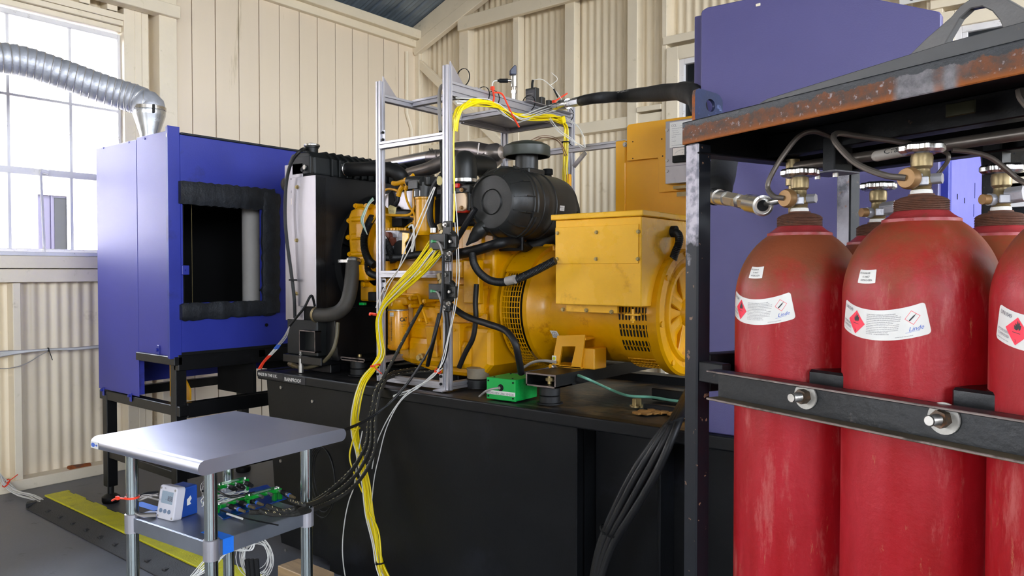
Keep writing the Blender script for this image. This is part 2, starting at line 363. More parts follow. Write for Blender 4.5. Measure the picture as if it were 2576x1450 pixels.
def add_text(mb, body, size, fn, align='LEFT', mi=0, shear=0.0, squeeze=1.0, bold=0.0):
    vs, fs = text_mesh(body, size, align, shear=shear, squeeze=squeeze, bold=bold)
    mb.add([fn(x, y) for x, y in vs], fs, mi=mi); return mb
def planar(o, ex, ey, off=None):
    o = Vector(o); ex = Vector(ex); ey = Vector(ey); n = ex.cross(ey).normalized()*(off or 0.0006)
    return lambda x, y: o + ex*x + ey*y + n
UX, UY, UZ = Vector((1, 0, 0)), Vector((0, 1, 0)), Vector((0, 0, 1))
# ================================================================== THE SETTING
XW, YG = -5.53, 5.35            # window wall plane, gable wall plane
XI = -5.43                      # inner face of planks and studs on the window wall
XR, YF = 4.6, -6.4              # unseen walls behind the camera
def roofz(x): return 3.79 + 0.38*(x-XW) if x < -0.2 else 3.79 + 0.38*(-0.2-XW) - 0.38*(x+0.2)
gm, gN, gL, gb = node_mat('window_glass'); gN.remove(gb)
_tr = gN.new('ShaderNodeBsdfTransparent'); _gl = gN.new('ShaderNodeBsdfGlossy'); _mx = gN.new('ShaderNodeMixShader')
_fr = gN.new('ShaderNodeFresnel'); _fr.inputs[0].default_value = 1.3; _gl.inputs['Roughness'].default_value = 0.02
gL.new(_fr.outputs[0], _mx.inputs[0]); gL.new(_tr.outputs[0], _mx.inputs[1]); gL.new(_gl.outputs[0], _mx.inputs[2])
gL.new(_mx.outputs[0], gN['Material Output'].inputs[0]); M['pane'] = gm

fl = MB().box((XW-.1, YF-.1, -0.1), (XR+.1, YG+.15, 0)); floor = struct(fl.build('floor', M['floor']))
gd = MB().box((-30, -30, -0.22), (30, 30, -0.12)); g_ = struct(gd.build('ground_outside', mat('pale_ground', (150, 142, 130), 0.8)))

def corrugated(mb, o, ed, eu, en, L, H, pitch=0.068, amp=0.0075, per=8, hfun=None):
    """vertical-rib sheet: ed along, eu up, en normal"""
    o, ed, eu, en = map(Vector, (o, ed, eu, en)); n = max(2, int(L/pitch*per)); vs = []
    for i in range(n+1):
        d = L*i/n; w = en*(amp*cos(2*pi*d/pitch)); top = hfun(d) if hfun else H
        vs += [o+ed*d+w, o+ed*d+w+eu*top]
    mb.add(vs, [(2*i, 2*i+2, 2*i+3, 2*i+1) for i in range(n)], True); return mb

wl = thing('wall_left', 'x', 'x'); del wl['label'], wl['category']; struct(wl)
W1 = [(1.02, 2.475), (-1.5, 0.0), (-5.4, -2.7)]; WZ0, WZ1 = 1.52, 3.07
def w0(a): return .30 if a < -5 else WZ0    # the last one is an unseen tall opening, added to light the terminal box
segs = []; y = YF
for a, b in sorted(W1): segs.append((y, a)); y = b
segs.append((y, 2.95))
mb = MB()
for a, b in segs: corrugated(mb, (XW, a, 0), UY, UZ, UX, b-a, 3.95)
for a, b in W1:
    corrugated(mb, (XW, a, 0), UY, UZ, UX, b-a, w0(a)-.05); corrugated(mb, (XW, a, WZ1+.1), UY, UZ, UX, b-a, 3.95-WZ1-.1)
mb.build('corrugated_sheet', M['sheet'], wl)
# solid backing outside so that no daylight leaks
mb = MB()
for a, b in segs: mb.box((XW-.06, a, -.1), (XW-.03, b, 4.0))
for a, b in W1: mb.box((XW-.06, a, -.1), (XW-.03, b, w0(a)-.05)); mb.box((XW-.06, a, WZ1+.1), (XW-.03, b, 4.0))
mb.box((XW-.06, 2.95, -.1), (XW-.03, YG+.1, 4.0))
mb.build('outer_skin', M['cream'], wl)
# planks beyond the window: edges measured from the photograph
pe = [440, 487, 546, 604, 655, 706, 756, 801, 846, 889, 928, 967, 1004, 1030]
ys = [pix(p, 500, X=XI).y for p in pe]; ys[-1] = YG
for i in range(len(ys)-1):
    dx = random.uniform(-.002, .002)
    MB().box((XW+.0, ys[i]+.0035, 0.0), (XI+dx, ys[i+1]-.0035, 3.66)).build('plank', M['plank'], wl, 0.002)
MB().box((XW, ys[0], 0), (XW+.05, YG, 3.7)).build('dark_gap_backing', mat('shadow_gap', (60, 52, 44), .8), wl)
def stud(y0, y1, z0, z1, x1=XI, name='stud'): return MB().box((XW-.02, y0, z0), (x1, y1, z1)).build(name, M['cream'], wl, .003)
def yp(px, py=600, X=XI): return pix(px, py, X=X).y
stud(yp(30), yp(50), 0.0, WZ0-.195)
stud(yp(318), yp(345), 0, 3.25); stud(yp(345), yp(362), 0, 3.4); stud(yp(363), yp(380), 0, 3.45, XI-.005)
stud(yp(396), yp(440), 0, 3.9, XI+.06, 'corner_post')
for y in (0.55, -0.75, -2.0): stud(y, y+.09, 0, WZ0-.195)
for y in (0.4, 0.93, 0.0, -1.6, -2.69, -5.5): stud(y, y+.09, 0, 3.5)
stud(YF, yp(318), WZ1+.012, WZ1+.05, XI-.035, 'header'); stud(YF, yp(330), WZ1+.053, WZ1+.088, XI-.012, 'header'); stud(YF, yp(345), WZ1+.09, WZ1+.135, XI-.004, 'header')
stud(-2.6, yp(318), WZ0-.10, WZ0-.02, XI+.02, 'sill_board'); stud(-2.6, yp(318), WZ0-.19, WZ0-.105, XI+.001, 'girt')
for px in (200, 270): stud(yp(px, 30), yp(px, 30)+.07, WZ1+.14, 3.7, XI, 'stud')
a = pix(250, 0, X=XI+.1); b = pix(455, 34, X=XI+.1)
MB().box((XI+.001, YF, 3.245), (XI+.10, b.y, 3.335)).build('ledger_beam', M['cream'], wl, .004)
# top plate over the planks
zt = zof(1040, 92, X=XI+.04)
MB().box((XW, yp(440), 3.61), (XI+.05, YG, 3.68)).build('top_plate', M['cream'], wl, .004)
MB().box((XW, yp(430), 3.68), (XI+.11, YG, 3.765)).build('top_plate', M['cream'], wl, .004)
MB().box((XW, YF, 3.68), (XI+.11, yp(430), 3.765)).build('top_plate', M['cream'], wl, .004)
# bent conduit in the corner
MB().tube([(XI+.02, yp(1021), 3.55), (XI+.02, yp(1021), 2.95), (XI+.02, yp(1033), 2.80), (XI+.02, yp(1033), 0.1)], .018).build('conduit', M['cream'], wl)
bb = struct(MB().box((XW, YF, 0), (XI+.02, YG, .07)).build('baseboard_left', M['cream'], None, .004))

# ---- windows
def window(n, x, y0, y1, z0, z1, cols, rows_z, dark=False):
    e = thing('window_%d' % n, 'x', 'x'); del e['label'], e['category']; struct(e)
    mb = MB(); f = .035
    mb.box((x-.03, y0, z0), (x+.02, y0+f, z1)).box((x-.03, y1-f, z0), (x+.02, y1, z1)).box((x-.03, y0+f+.0005, z1-f), (x+.02, y1-f-.0005, z1)).box((x-.03, y0+f+.0005, z0), (x+.03, y1-f-.0005, z0+f*.8))
    mb.build('window_frame', M['winpaint'], e, .003)
    for c in cols: MB().box((x-.015, c-.009, z0), (x+.008, c+.009, z1)).build('mullion', M['winpaint'], e)
    for z, w in rows_z: MB().box((x-.015, y0, z-w), (x+.012, y1, z+w)).build('glazing_bar', M['winpaint'], e)
    ce = [y0]+list(cols)+[y1]; re_ = [z0]+[z for z, w in rows_z]+[z1]
    for i in range(len(ce)-1):
        for j in range(len(re_)-1):
            MB().box((x-.006, ce[i]+.005, re_[j]+.005), (x-.003, ce[i+1]-.005, re_[j+1]-.005)).build('pane', M['pane'], e)
    return e
xw = XW+.02
r1 = zof(177, 262, X=xw); r2 = zof(177, 441, X=xw)
cA = pix(57, 200, X=xw).y-.0; cA = pix(20, 300, X=xw).y; cB = pix(177, 300, X=xw).y
w1 = window(1, xw, 1.02, 2.475, WZ0, WZ1, [cA-.367, cA, cB], [(r1, .008), (r2, .022), ((WZ0+r2)/2-1.0, .0)] [:2])
p0 = pix(102, 425, X=xw+.05); p1 = pix(112, 640, X=xw+.04)
MB().beam(p0, p1, .008, .016).cyl(p0+Vector((0, 0, -.01)), p0+Vector((0, .045, -.02)), .014, n=10).build('window_stay', M['winpaint'], w1)
MB().box((XI-.02, 1.0, WZ0-.02), (XI+.03, 2.49, WZ0+.006)).build('window_sill', M['winpaint'], w1, .003)
for i, (a, b) in enumerate(W1[1:]):
    window(5+i, xw, a, b, w0(a), WZ1, [a+(b-a)*k/4 for k in (1, 2, 3)], [(r1, .008), (r2, .02)])
for i, (a, b) in enumerate(W1): portal('window_daylight', (XW-.02, (a+b)/2, (w0(a)+WZ1)/2), (b-a, WZ1-w0(a)), (1, 0, 0))

# ---- gable wall
wb = thing('wall_back', 'x', 'x'); del wb['label'], wb['category']; struct(wb)
mb = MB(); corrugated(mb, (XW, YG+.05, 0), UX, UZ, UY, XR-XW, 0, hfun=lambda d: roofz(XW+d)); mb.build('corrugated_sheet', M['sheet'], wb)
mb = MB(); pl = [(XW-.1, -.1), (XR+.1, -.1), (XR+.1, roofz(XR)), (-.2, roofz(-.2)+.02), (XW-.1, 3.86)]
mb.prism(pl, (0, YG+.08, 0), UX, UZ, UY, .03); mb.build('outer_skin', M['cream'], wb)
YS = YG-.045
def xg(px, py=300, Y=YS): return pix(px, py, Y=Y).x
def gstud(x0, x1, z0, z1, y=YS, name='stud'): return MB().box((x0, y, z0), (x1, YG+.045, z1)).build(name, M['cream'], wb, .003)
for a, b in ((1052, 1062), (1155, 1178), (1290, 1304), (1420, 1444), (1577, 1602), (1664, 1676)):
    z0 = 0; gstud(xg(a), xg(b), 0, min(roofz(xg(a))-.12, 5.5))
x = xg(1664)+.62
for k in range(9): gstud(x+.62*k+1.2, x+.62*k+1.29, 0, roofz(x+.62*k+1.29)-.12)
girt_z = 2.60
for a, b in ((1062, 1155), (1178, 1290), (1304, 1420), (1444, 1577), (1602, 1664)):
    gstud(xg(a), xg(b), girt_z-.045, girt_z+.045, YS+.012, 'girt')
gstud(xg(1602), xg(1664), 2.66, 2.70, YS-.01, 'girt')
gstud(xg(1676), xg(1676)+.9, 1.0, 1.1, YS+.01, 'girt')
# collar beam, rafters and brace
p = pix(1150, 45, Y=YS-.05); q = pix(1150, 78, Y=YS-.05)
MB().box((p.x, YS-.05, q.z), (XR, YS+.0, p.z)).build('collar_beam', M['cream'], wb, .004)
mb = MB(); mb.beam((XW+.1, YS-.03, roofz(XW+.1)-.24), (-.2, YS-.03, roofz(-.2)-.24), .06, .11); mb.build('rafter', M['cream'], wb, .004)
mb = MB(); mb.beam((XW+.0, YS+.0, roofz(XW)-.09), (-.2, YS+.0, roofz(-.2)-.09), .1, .16); mb.build('rafter', M['cream'], wb, .004)
mb = MB(); mb.beam((-.2, YS, roofz(-.2)-.1), (XR, YS, roofz(XR)-.1), .1, .16); mb.build('rafter', M['cream'], wb, .004)
a = pix(1048, 152, Y=YS); b = pix(1272, 372, Y=YS)
MB().beam(a, b, .05, .075).build('diagonal_brace', M['cream'], wb, .004)
MB().box((XI-.02, YS-.03, 0), (XI+.06, YG, 3.7)).build('corner_post', M['cream'], wb, .004)

# dark windows in the gable wall
def gwindow(n, x0, x1, z0, z1, cols):
    e = thing('window_%d' % n, 'x', 'x'); del e['label'], e['category']; struct(e)
    y = YS+.01
    for a, b, c, d in ((x0-.1, z0-.1, x0, z1+.1), (x1, z0-.1, x1+.1, z1+.1), (x0, z1, x1, z1+.1), (x0, z0-.1, x1, z0), (x0-.13, z1+.13, x1+.13, z1+.19)):
        MB().box((a, y-.03, b), (c, y+.06, d)).build('casing', M['cream'], e, .003)
    mb = MB()
    for a, b, c, d in ((x0, z0, x0+.04, z1), (x1-.04, z0, x1, z1), (x0+.0405, z1-.04, x1-.0405, z1), (x0+.0405, z0, x1-.0405, z0+.04)): mb.box((a, y-.01, b), (c, y+.03, d))
    for c in cols: mb.box((max(c-.02, x0+.041), y-.008, z0+.0405), (max(c+.02, x0+.07), y+.028, z1-.0405))
    mb.build('window_frame', M['winpaint'], e, .002)
    ce = [x0]+cols+[x1]
    for i in range(len(ce)-1): MB().box((ce[i]+.02, y+.02, z0+.02), (ce[i+1]-.02, y+.026, z1-.02)).build('pane', M['glassd'], e)
    return e
x0 = xg(1708); gwindow(2, x0, x0+.95, zof(1720, 300, Y=YS)-.9, zof(1720, 148, Y=YS), [x0+.47])
zs = zof(2540, 436, Y=YS)
x2 = xg(2400, 120); z2 = zof(2450, 60, Y=YS)
gwindow(3, x2, x2+1.3, zs, z2, [xg(2424, 120)+.0, x2+.75])
gwindow(4, x2-.02, x2+1.3, zs-1.0, zs-.16, [x2+.6])
# sign above the window
sx0, sx1 = xg(2262, 5, YS-.06), xg(2420, 5, YS-.06)
sz0 = zof(2262, 14, Y=YS-.06)
sg = Thing('warning_sign', 'white wall sign with black capitals above the dark window beyond the gas rack', 'sign', (sx0, YS-.06, sz0))
sg.part(MB().box((sx0, YS-.062, sz0), (sx1, YS-.055, sz0+.32)), 'sign_board', M['white'], .003)
mb = MB()
for i, t in enumerate(['OPEN FLAMES', 'NO SMOKING OR']):
    add_text(mb, t, .044, planar((sx0+.055-.02*i, YS-.0625, sz0+.014+.056*i), UX, UZ, .0005), bold=.015)
sg.part(mb, 'lettering', M['ink'])

# ---- roof
cl = MB()
def roofsheet(xa, xb):
    n = int((YG-YF+.3)/.2*10); vs = []
    for i in range(n+1):
        yy = YF-.15+(YG-YF+.3)*i/n; ph = (yy % .2)/.2; h = .028*max(0, 1-abs(ph-.5)*7) + .006*cos(ph*12*pi)
        vs += [(xa, yy, roofz(xa)+h), (xb, yy, roofz(xb)+h)]
    cl.add(vs, [(2*i, 2*i+2, 2*i+3, 2*i+1) for i in range(n)])
roofsheet(XW-.15, -.2); roofsheet(-.2, XR+.15)
struct(cl.build('ceiling', M['galv']))
cs = MB()
for a, b in ((XW-.25, -.2), (-.2, XR+.25)):
    cs.prism([(a, roofz(a)+.05), (b, roofz(b)+.05), (b, roofz(b)+.08), (a, roofz(a)+.08)], (0, YF-.2, 0), UX, UZ, UY, YG-YF+.5)
struct(cs.build('roof_deck', M['galv']))
for k, x in enumerate((-3.9, -2.3, -.7)):
    struct(MB().box((x, YF, roofz(x)-.12), (x+.06, YG, roofz(x)-.01)).build('trim_%d' % (k+1), M['cream'], None, .004))

# ---- unseen walls behind the camera, with openings added and sized to light the shop
def open_wall(name, x0, x1, openings, plane, top):
    """openings = (a0, a1, z0, z1) along the wall"""
    mb = MB(); cuts = sorted(openings); cur = x0
    def bx(a, b, c, d):
        if plane[0] == 'Y': mb.box((a, plane[1]-.05, c), (b, plane[1]+.05, d))
        else: mb.box((plane[1]-.05, a, c), (plane[1]+.05, b, d))
    for a, b, c, d in cuts:
        bx(cur, a, -.1, top); bx(a, b, -.1, c); bx(a, b, d, top); cur = b
    bx(cur, x1, -.1, top); return struct(mb.build(name, M['cream']))
FO = [(-1.0, .8, 1.5, 3.0)]; RO = [(-5.4, -2.6, 1.6, 3.5), (-1.6, 1.6, 1.9, 3.6), (2.3, 4.9, 1.8, 3.6)]
open_wall('wall_front', XW-.1, XR+.1, FO, ('Y', YF), 5.95)
open_wall('wall_right', YF, YG+.1, RO, ('X', XR), 4.15)
for a, b, c, d in FO: portal('window_daylight', ((a+b)/2, YF-.06, (c+d)/2), (b-a, d-c), (0, 1, 0))
for a, b, c, d in RO: portal('door_daylight', (XR+.06, (a+b)/2, (c+d)/2), (b-a, d-c), (-1, 0, 0))

# ---- neighbouring building seen through the window
nb = thing('neighbouring_building', 'white rendered building seen through the window, with a violet shuttered opening', 'building', (-12.0, 4, -.1))
def wp(mb, name, m, bevel=0.0):
    o = mb.build(name, m, None, bevel); o.data.transform(Matrix.Translation(-nb.location)); o.parent = nb; return o
wp(MB().box((-12.3, -8, -.1), (-12.0, 18, 5.5)), 'wall', M['extwhite'])
wp(MB().box((-12.35, -8.2, 5.5), (-11.7, 18.2, 5.62)), 'eave', M['extwhite'])
y0 = pix(92, 560, X=-12).y; y1 = pix(167, 560, X=-12).y; z0 = zof(150, 660, X=-12); z1 = zof(130, 492, X=-12)
wp(MB().box((-12.01, y0-.08, z0-.1), (-11.95, y0, z1+.08)).box((-12.01, y1, z0-.1), (-11.95, y1+.08, z1+.08)).box((-12.01, y0, z1), (-11.95, y1, z1+.08)), 'window_surround', M['extwhite'])
wp(MB().box((-12.02, y0, z0-.1), (-11.985, y1, z1)), 'shutter', M['purplewin']); wp(MB().box((-12.02, (y0+y1)/2+.03, z0-.1), (-11.98, y1, z1-.03)), 'dark_pane', M['blkmatte'])
wp(MB().box((-12.0, (y0+y1)/2-.02, z0-.1), (-11.97, (y0+y1)/2+.0, z1)), 'shutter_bar', M['purplewin'])
# ================================================================== GAS CYLINDER RACK (its own frame: x along the rack, y away from the camera)
C1 = Vector((-0.4563, 1.4390, 0)); RA = radians(-21.63)
RR = Matrix.Rotation(RA, 3, 'Z'); RRi = RR.inverted()
def rl(p): return RRi @ (Vector(p)-C1)              # world -> rack frame
def rw(p): return RR @ Vector(p) + C1               # rack frame -> world
def rp(px, py, y=None, x=None):
    o = rl((0, 0, CAMH)); r = RRi @ ray(px, py)
    k = (y-o.y)/r.y if y is not None else (x-o.x)/r.x
    return o + r*k
rack = thing('gas_cylinder_rack', 'black steel rack with a rusty top beam holding the red gas cylinders', 'rack', C1, RA)
L_, B_ = 0.64, 0.365            # right end, back
FR = -0.13                      # front plane
post = .036
def rb(mb, name, m, bev=.002, sub=None, label=None):
    o = mb.build(name, m, sub or rack, bev)
    if label: o['label'] = label
    return o
px0 = -.168
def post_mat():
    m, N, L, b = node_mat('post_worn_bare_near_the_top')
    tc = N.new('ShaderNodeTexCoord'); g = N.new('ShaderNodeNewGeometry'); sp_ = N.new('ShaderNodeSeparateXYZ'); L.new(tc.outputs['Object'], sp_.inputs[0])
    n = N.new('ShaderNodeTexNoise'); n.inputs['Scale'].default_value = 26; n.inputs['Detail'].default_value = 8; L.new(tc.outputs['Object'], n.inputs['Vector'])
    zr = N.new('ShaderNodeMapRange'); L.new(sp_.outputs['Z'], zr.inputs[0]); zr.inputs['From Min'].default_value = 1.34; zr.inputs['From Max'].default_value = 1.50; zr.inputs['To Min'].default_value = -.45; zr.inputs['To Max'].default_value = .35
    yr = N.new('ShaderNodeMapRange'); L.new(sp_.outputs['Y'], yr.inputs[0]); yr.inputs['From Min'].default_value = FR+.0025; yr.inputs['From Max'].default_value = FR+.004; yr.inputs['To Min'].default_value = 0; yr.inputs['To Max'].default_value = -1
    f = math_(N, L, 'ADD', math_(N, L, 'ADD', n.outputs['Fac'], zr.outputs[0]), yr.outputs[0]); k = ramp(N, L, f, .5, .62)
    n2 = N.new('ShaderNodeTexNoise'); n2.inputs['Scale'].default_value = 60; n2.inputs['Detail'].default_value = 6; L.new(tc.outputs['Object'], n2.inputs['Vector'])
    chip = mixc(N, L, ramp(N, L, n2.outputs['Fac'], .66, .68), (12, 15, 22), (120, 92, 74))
    bare = mixc(N, L, ramp(N, L, n2.outputs['Fac'], .42, .62), (150, 146, 152), (104, 102, 110))  # pale mottled tone for the upper part of the front face
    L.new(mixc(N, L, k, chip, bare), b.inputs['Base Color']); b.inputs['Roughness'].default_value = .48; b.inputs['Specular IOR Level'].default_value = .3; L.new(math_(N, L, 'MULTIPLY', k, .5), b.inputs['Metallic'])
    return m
# posts: front-left one has a front face that turns paler towards the top
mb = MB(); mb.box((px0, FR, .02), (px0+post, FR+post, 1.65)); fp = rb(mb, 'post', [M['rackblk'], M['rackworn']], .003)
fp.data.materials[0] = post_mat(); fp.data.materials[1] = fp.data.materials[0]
for x, y in ((px0, B_-post), (L_-post, FR), (L_-post, B_-post), (.150, B_-post)):
    mb = MB().box((x, y, .02), (x+post, y+post, 1.65)); o = rb(mb, 'post', [M['rackblk'], M['rackworn']], .003)
    for p in o.data.polygons:
        if p.normal.y < -.9 and y > 0 and x < 0: p.material_index = 1
# top frame: angle iron all round
zb, zt_ = 1.650, 1.694
mb = MB().box((px0-.004, FR-.005, zb), (L_, FR, zt_)).box((px0-.004, FR-.005, zt_-.004), (L_, FR+.04, zt_))
rb(mb, 'front_beam', M['beam'], .0015, label='rusty flaking front beam of the rack top')
mb = MB().box((px0-.004, FR, 1.628), (px0, B_, zt_)).box((px0-.004, FR, 1.628), (px0+.04, B_, 1.632)); rb(mb, 'end_beam', M['rackblk'])
mb = MB().box((L_, FR, 1.628), (L_+.004, B_, zt_)); rb(mb, 'end_beam', M['rackblk'])
mb = MB().box((px0, B_-.005, 1.625), (L_, B_, zt_)).box((px0, B_-.04, 1.625), (L_, B_, 1.629)); rb(mb, 'rear_beam', M['rackblk'])
rb(MB().box((px0, FR, zt_-.006), (L_, B_, zt_-.002)), 'roof_plate', M['rackblk'], 0)
rb(MB().box((px0, .10, 1.64), (L_, .14, 1.688)), 'cross_member', M['rackblk'])
# raised rim and the lifting eye
q = rp(1903, 262, y=FR+.035)
rim = [(q.x, zt_-.002), (L_, zt_-.002), (L_, zt_+.036), (q.x+.35, zt_+.034), (q.x+.02, zt_+.018), (q.x+.003, zt_+.014)]
rb(MB().prism(rim, (0, FR+.04, 0), UX, UZ, UY, .006), 'raised_rim', mat('grey_black_rim', (62, 62, 62), .45, var=.2, rgb2=(120, 112, 80), amt=.12, s2=30), .001)
def rpoly(pts, y): return [(rp(a, b, y=y).x, rp(a, b, y=y).z) for a, b in pts]
yl = FR+.052
outer = rpoly([(2275, 150), (2330, 96), (2392, 42), (2415, 14), (2445, -6), (2485, -14), (2530, -4), (2575, 22), (2625, 60), (2625, 100)], yl)
inner = rpoly([(2535, 105), (2515, 52), (2495, 28), (2470, 16), (2440, 22), (2414, 46), (2385, 96), (2368, 128)], yl)
rb(MB().prism(outer+inner, (0, yl, 0), UX, UZ, UY, .014), 'lifting_eye', mat('grey_lifting_plate', (92, 90, 88), .45, var=.1, scale=20, bump=.2), .0015)
# corner lug plate standing across the corner (normal along the rack)
lx = px0+.030
def lug_poly():
    pts = []; c = rp(1757, 265, x=lx); a = rp(1724, 300, x=lx); b = rp(1790, 300, x=lx); zt2 = rp(1735, 218, x=lx).z
    y0, y1 = FR-.003, FR-.003+.074; z0 = zt_-.006; r = .010
    pts = [(y0, z0), (y1, z0), (y1, zt2-.018), (y1-.008, zt2-.008), (y1-.016, zt2-.005)]
    pts += [(y0+r*(1-sin(t)), zt2-r*(1-cos(t))) for t in (0, .5, 1, 1.57)]
    return pts, (y0+.041, (z0+zt2)/2+.004)
lp, (hy, hz) = lug_poly()
bm = bmesh.new()
def lug_mesh():
    """plate with a round hole: ring of quads between the outline and the hole"""
    n = 32; hole = [(hy+.0125*cos(2*pi*i/n), hz+.0125*sin(2*pi*i/n)) for i in range(n)]
    def hit(t):
        d = Vector((cos(t), sin(t))); best = None
        for i in range(len(lp)):
            a, b = Vector(lp[i]), Vector(lp[(i+1) % len(lp)]); e = b-a; w = a-Vector((hy, hz)); den = d.x*e.y-d.y*e.x
            if abs(den) < 1e-9: continue
            s_ = (w.x*e.y-w.y*e.x)/den; u = (w.x*d.y-w.y*d.x)/den
            if s_ > 0 and -1e-6 <= u <= 1+1e-6 and (best is None or s_ < best): best = s_
        return (hy+d.x*best, hz+d.y*best)
    out = [hit(2*pi*i/n) for i in range(n)]
    m = MB(); vs = []
    for x in (lx, lx-.008):
        vs += [(x, a, b) for a, b in hole]+[(x, a, b) for a, b in out]
    fs = []
    for i in range(n):
        j = (i+1) % n
        fs += [(i, j, n+j, n+i), (2*n+i, 3*n+i, 3*n+j, 2*n+j), (i, 2*n+i, 2*n+j, j), (n+i, n+j, 3*n+j, 3*n+i)]
    return m.add(vs, fs)
bm.free()
o = rb(lug_mesh(), 'corner_lug', [M['lug'], M['rust']], 0)
for p in o.data.polygons:
    if abs(p.normal.x) < .5 and (Vector(p.center)-Vector((lx-.004, hy, hz))).length > .02: p.material_index = 1
# middle bars
rb(MB().box((px0+.002, FR+post, 1.162), (px0+post-.002, B_-post, 1.236)), 'middle_bar', M['rackblk'])
rb(MB().box((px0+post, B_-post+.004, 1.16), (L_-post, B_-.004, 1.22)), 'middle_bar', M['rackblk'])
rb(MB().box((px0+post, FR+.004, 1.185), (-.071, FR+post-.006, 1.225)), 'middle_bar', M['rackblk'])
# channel rail bolted across the front
rz0, rz1 = 1.1615, 1.2165; rx0 = -.072; rx1 = L_
rail = rb(MB().box((rx0, FR-.004, rz0), (rx1, FR, rz1)), 'channel_rail', M['rail'], .001)
o = MB().box((rx0-.0005, FR-.034, rz1-.004), (rx1, FR-.004, rz1)).build('top_flange', [M['rail'], M['railedge']], rail, .001)
for p in o.data.polygons:
    if abs(p.normal.z) < .5: p.material_index = 1
o = MB().box((rx0-.0005, FR-.034, rz0), (rx1, FR-.004, rz0+.004)).build('bottom_flange', [M['raildirt'], M['railedge']], rail, .001)
for p in o.data.polygons:
    if abs(p.normal.z) < .5: p.material_index = 1
def rail_bolt(px, py, r):
    q = rp(px, py, y=FR-.004); e = MB()
    e.cyl((q.x, FR-.004, q.z), (q.x, FR-.007, q.z), r, n=28); w = rb(e, 'washer', mat('scuffed_washer', (176, 172, 164), .5, metal=.3, var=.2, scale=60), .0006)
    MB().hexn((q.x, FR-.007, q.z), (q.x, FR-.020, q.z), r*.58).build('nut', mat('dark_rusty_nut', (86, 70, 56), .5, metal=.4, var=.4, scale=70, rgb2=(140, 84, 46), amt=.4, s2=70), w, .0008)
    m = MB(); prof = []
    for k in range(14): prof += [(.0078 if k % 2 else .0068, k*.0016)]
    m.lathe((q.x, FR-.019, q.z), (0, -1, 0), prof, 16); m.cyl((q.x, FR-.019, q.z), (q.x, FR-.041, q.z), .0066, n=16); m.build('threaded_stud', M['boltg'], w)
rail_bolt(2028, 997, .0215); rail_bolt(2376, 1053, .0225)
# spacer plates between the cylinders, behind the rail
for a, b, z0, z1, y in ((2032, 2118, 942, 923, -.088), (2392, 2490, 996, 968, -.088)):
    p, q = rp(a, z0, y=y), rp(b, z1, y=y); z = rp(a, z1+6, y=y).z
    rb(MB().box((p.x, y, 1.17), (p.x+.075, y+.10, z)), 'spacer_plate', M['rail'], .004, label='black curved spacer between two cylinders')
# floor of the rack with fork pockets
rb(MB().box((px0, FR, .10), (L_, B_, .112)), 'floor_plate', M['rackblk'])
for x in (-.05, .35): rb(MB().box((x, FR, .012), (x+.16, B_, .10)), 'fork_pocket', M['rackblk'])
for y in (FR, B_-.03): rb(MB().box((px0, y, .0), (L_, y+.03, .10)), 'base_rail', M['rackblk'])
# manifold pipe with bracket, strap with lettering
mpy = .13
a = rp(1992, 418, y=mpy); b = rp(2335, 376, y=mpy); zz = (a.z+b.z)/2
mp_ = rb(MB().cyl((a.x, mpy, zz), (L_-.02, mpy, zz), .0105, n=16), 'manifold_pipe', M['pipe'], 0)
MB().cyl((a.x+.002, mpy, zz+.016), (a.x+.002, mpy, zz-.038), .014, n=18).cyl((a.x+.002, mpy, zz-.038), (a.x+.002, mpy, zz-.10), .008, n=14).cyl((a.x+.002, mpy, zz-.1), (a.x+.002, mpy, zz-.13), .012, n=6, smooth=False).build('outlet_tee', M['brass'], mp_, .0006)
p = rp(2088, 400, y=.09); q = rp(2100, 432, y=.09)
br = rb(MB().box((p.x-.014, .085, q.z), (p.x+.014, .14, 1.66)), 'pipe_bracket', M['rackblk'])
MB().box((p.x-.034, .06, q.z-.004), (p.x+.036, .13, q.z)).build('bracket_foot', M['rackworn'], br, .001)
for dx in (-.02, .02): MB().cyl((p.x+dx, .08, q.z-.004), (p.x+dx, .08, q.z-.012), .005, n=6).build('bolt', M['boltg'], br)
# pressure-relief lettered strap
sy = .05; a = rp(2206, 393, y=sy); b = rp(2318, 372, y=sy+.01)
st = rb(MB().cyl(a, b, .0095, n=18).lathe(a, a-b, [(.0095, 0), (.0085, .004), (.005, .008), (.0, .0095)], 18), 'strap_handle', mat('pale_grey_strap', (158, 150, 140), .5, var=.1, scale=30), 0, label='pale grey lettered strap end')
dx_ = (b-a).normalized(); mb = MB(); up = (Vector((0, 0, 1))-dx_*dx_.z).normalized(); nn = dx_.cross(up)
def onstrap(x, y):
    t = y/.0098; return a + dx_*(.016+x) + (up*sin(t-.12)+nn*cos(t-.12))*.0098
add_text(mb, 'Cramer', .0165, onstrap); o = mb.build('lettering', M['ink'], st)
o['kind'] = 'stuff'
# identification plate under the roof
p = rp(2410, 285, y=.05)
rb(MB().box((p.x-.024, .055, 1.650), (p.x+.024, .058, 1.672)), 'data_plate', mat('dark_olive_plate', (56, 54, 34), .3, metal=.4), .002)

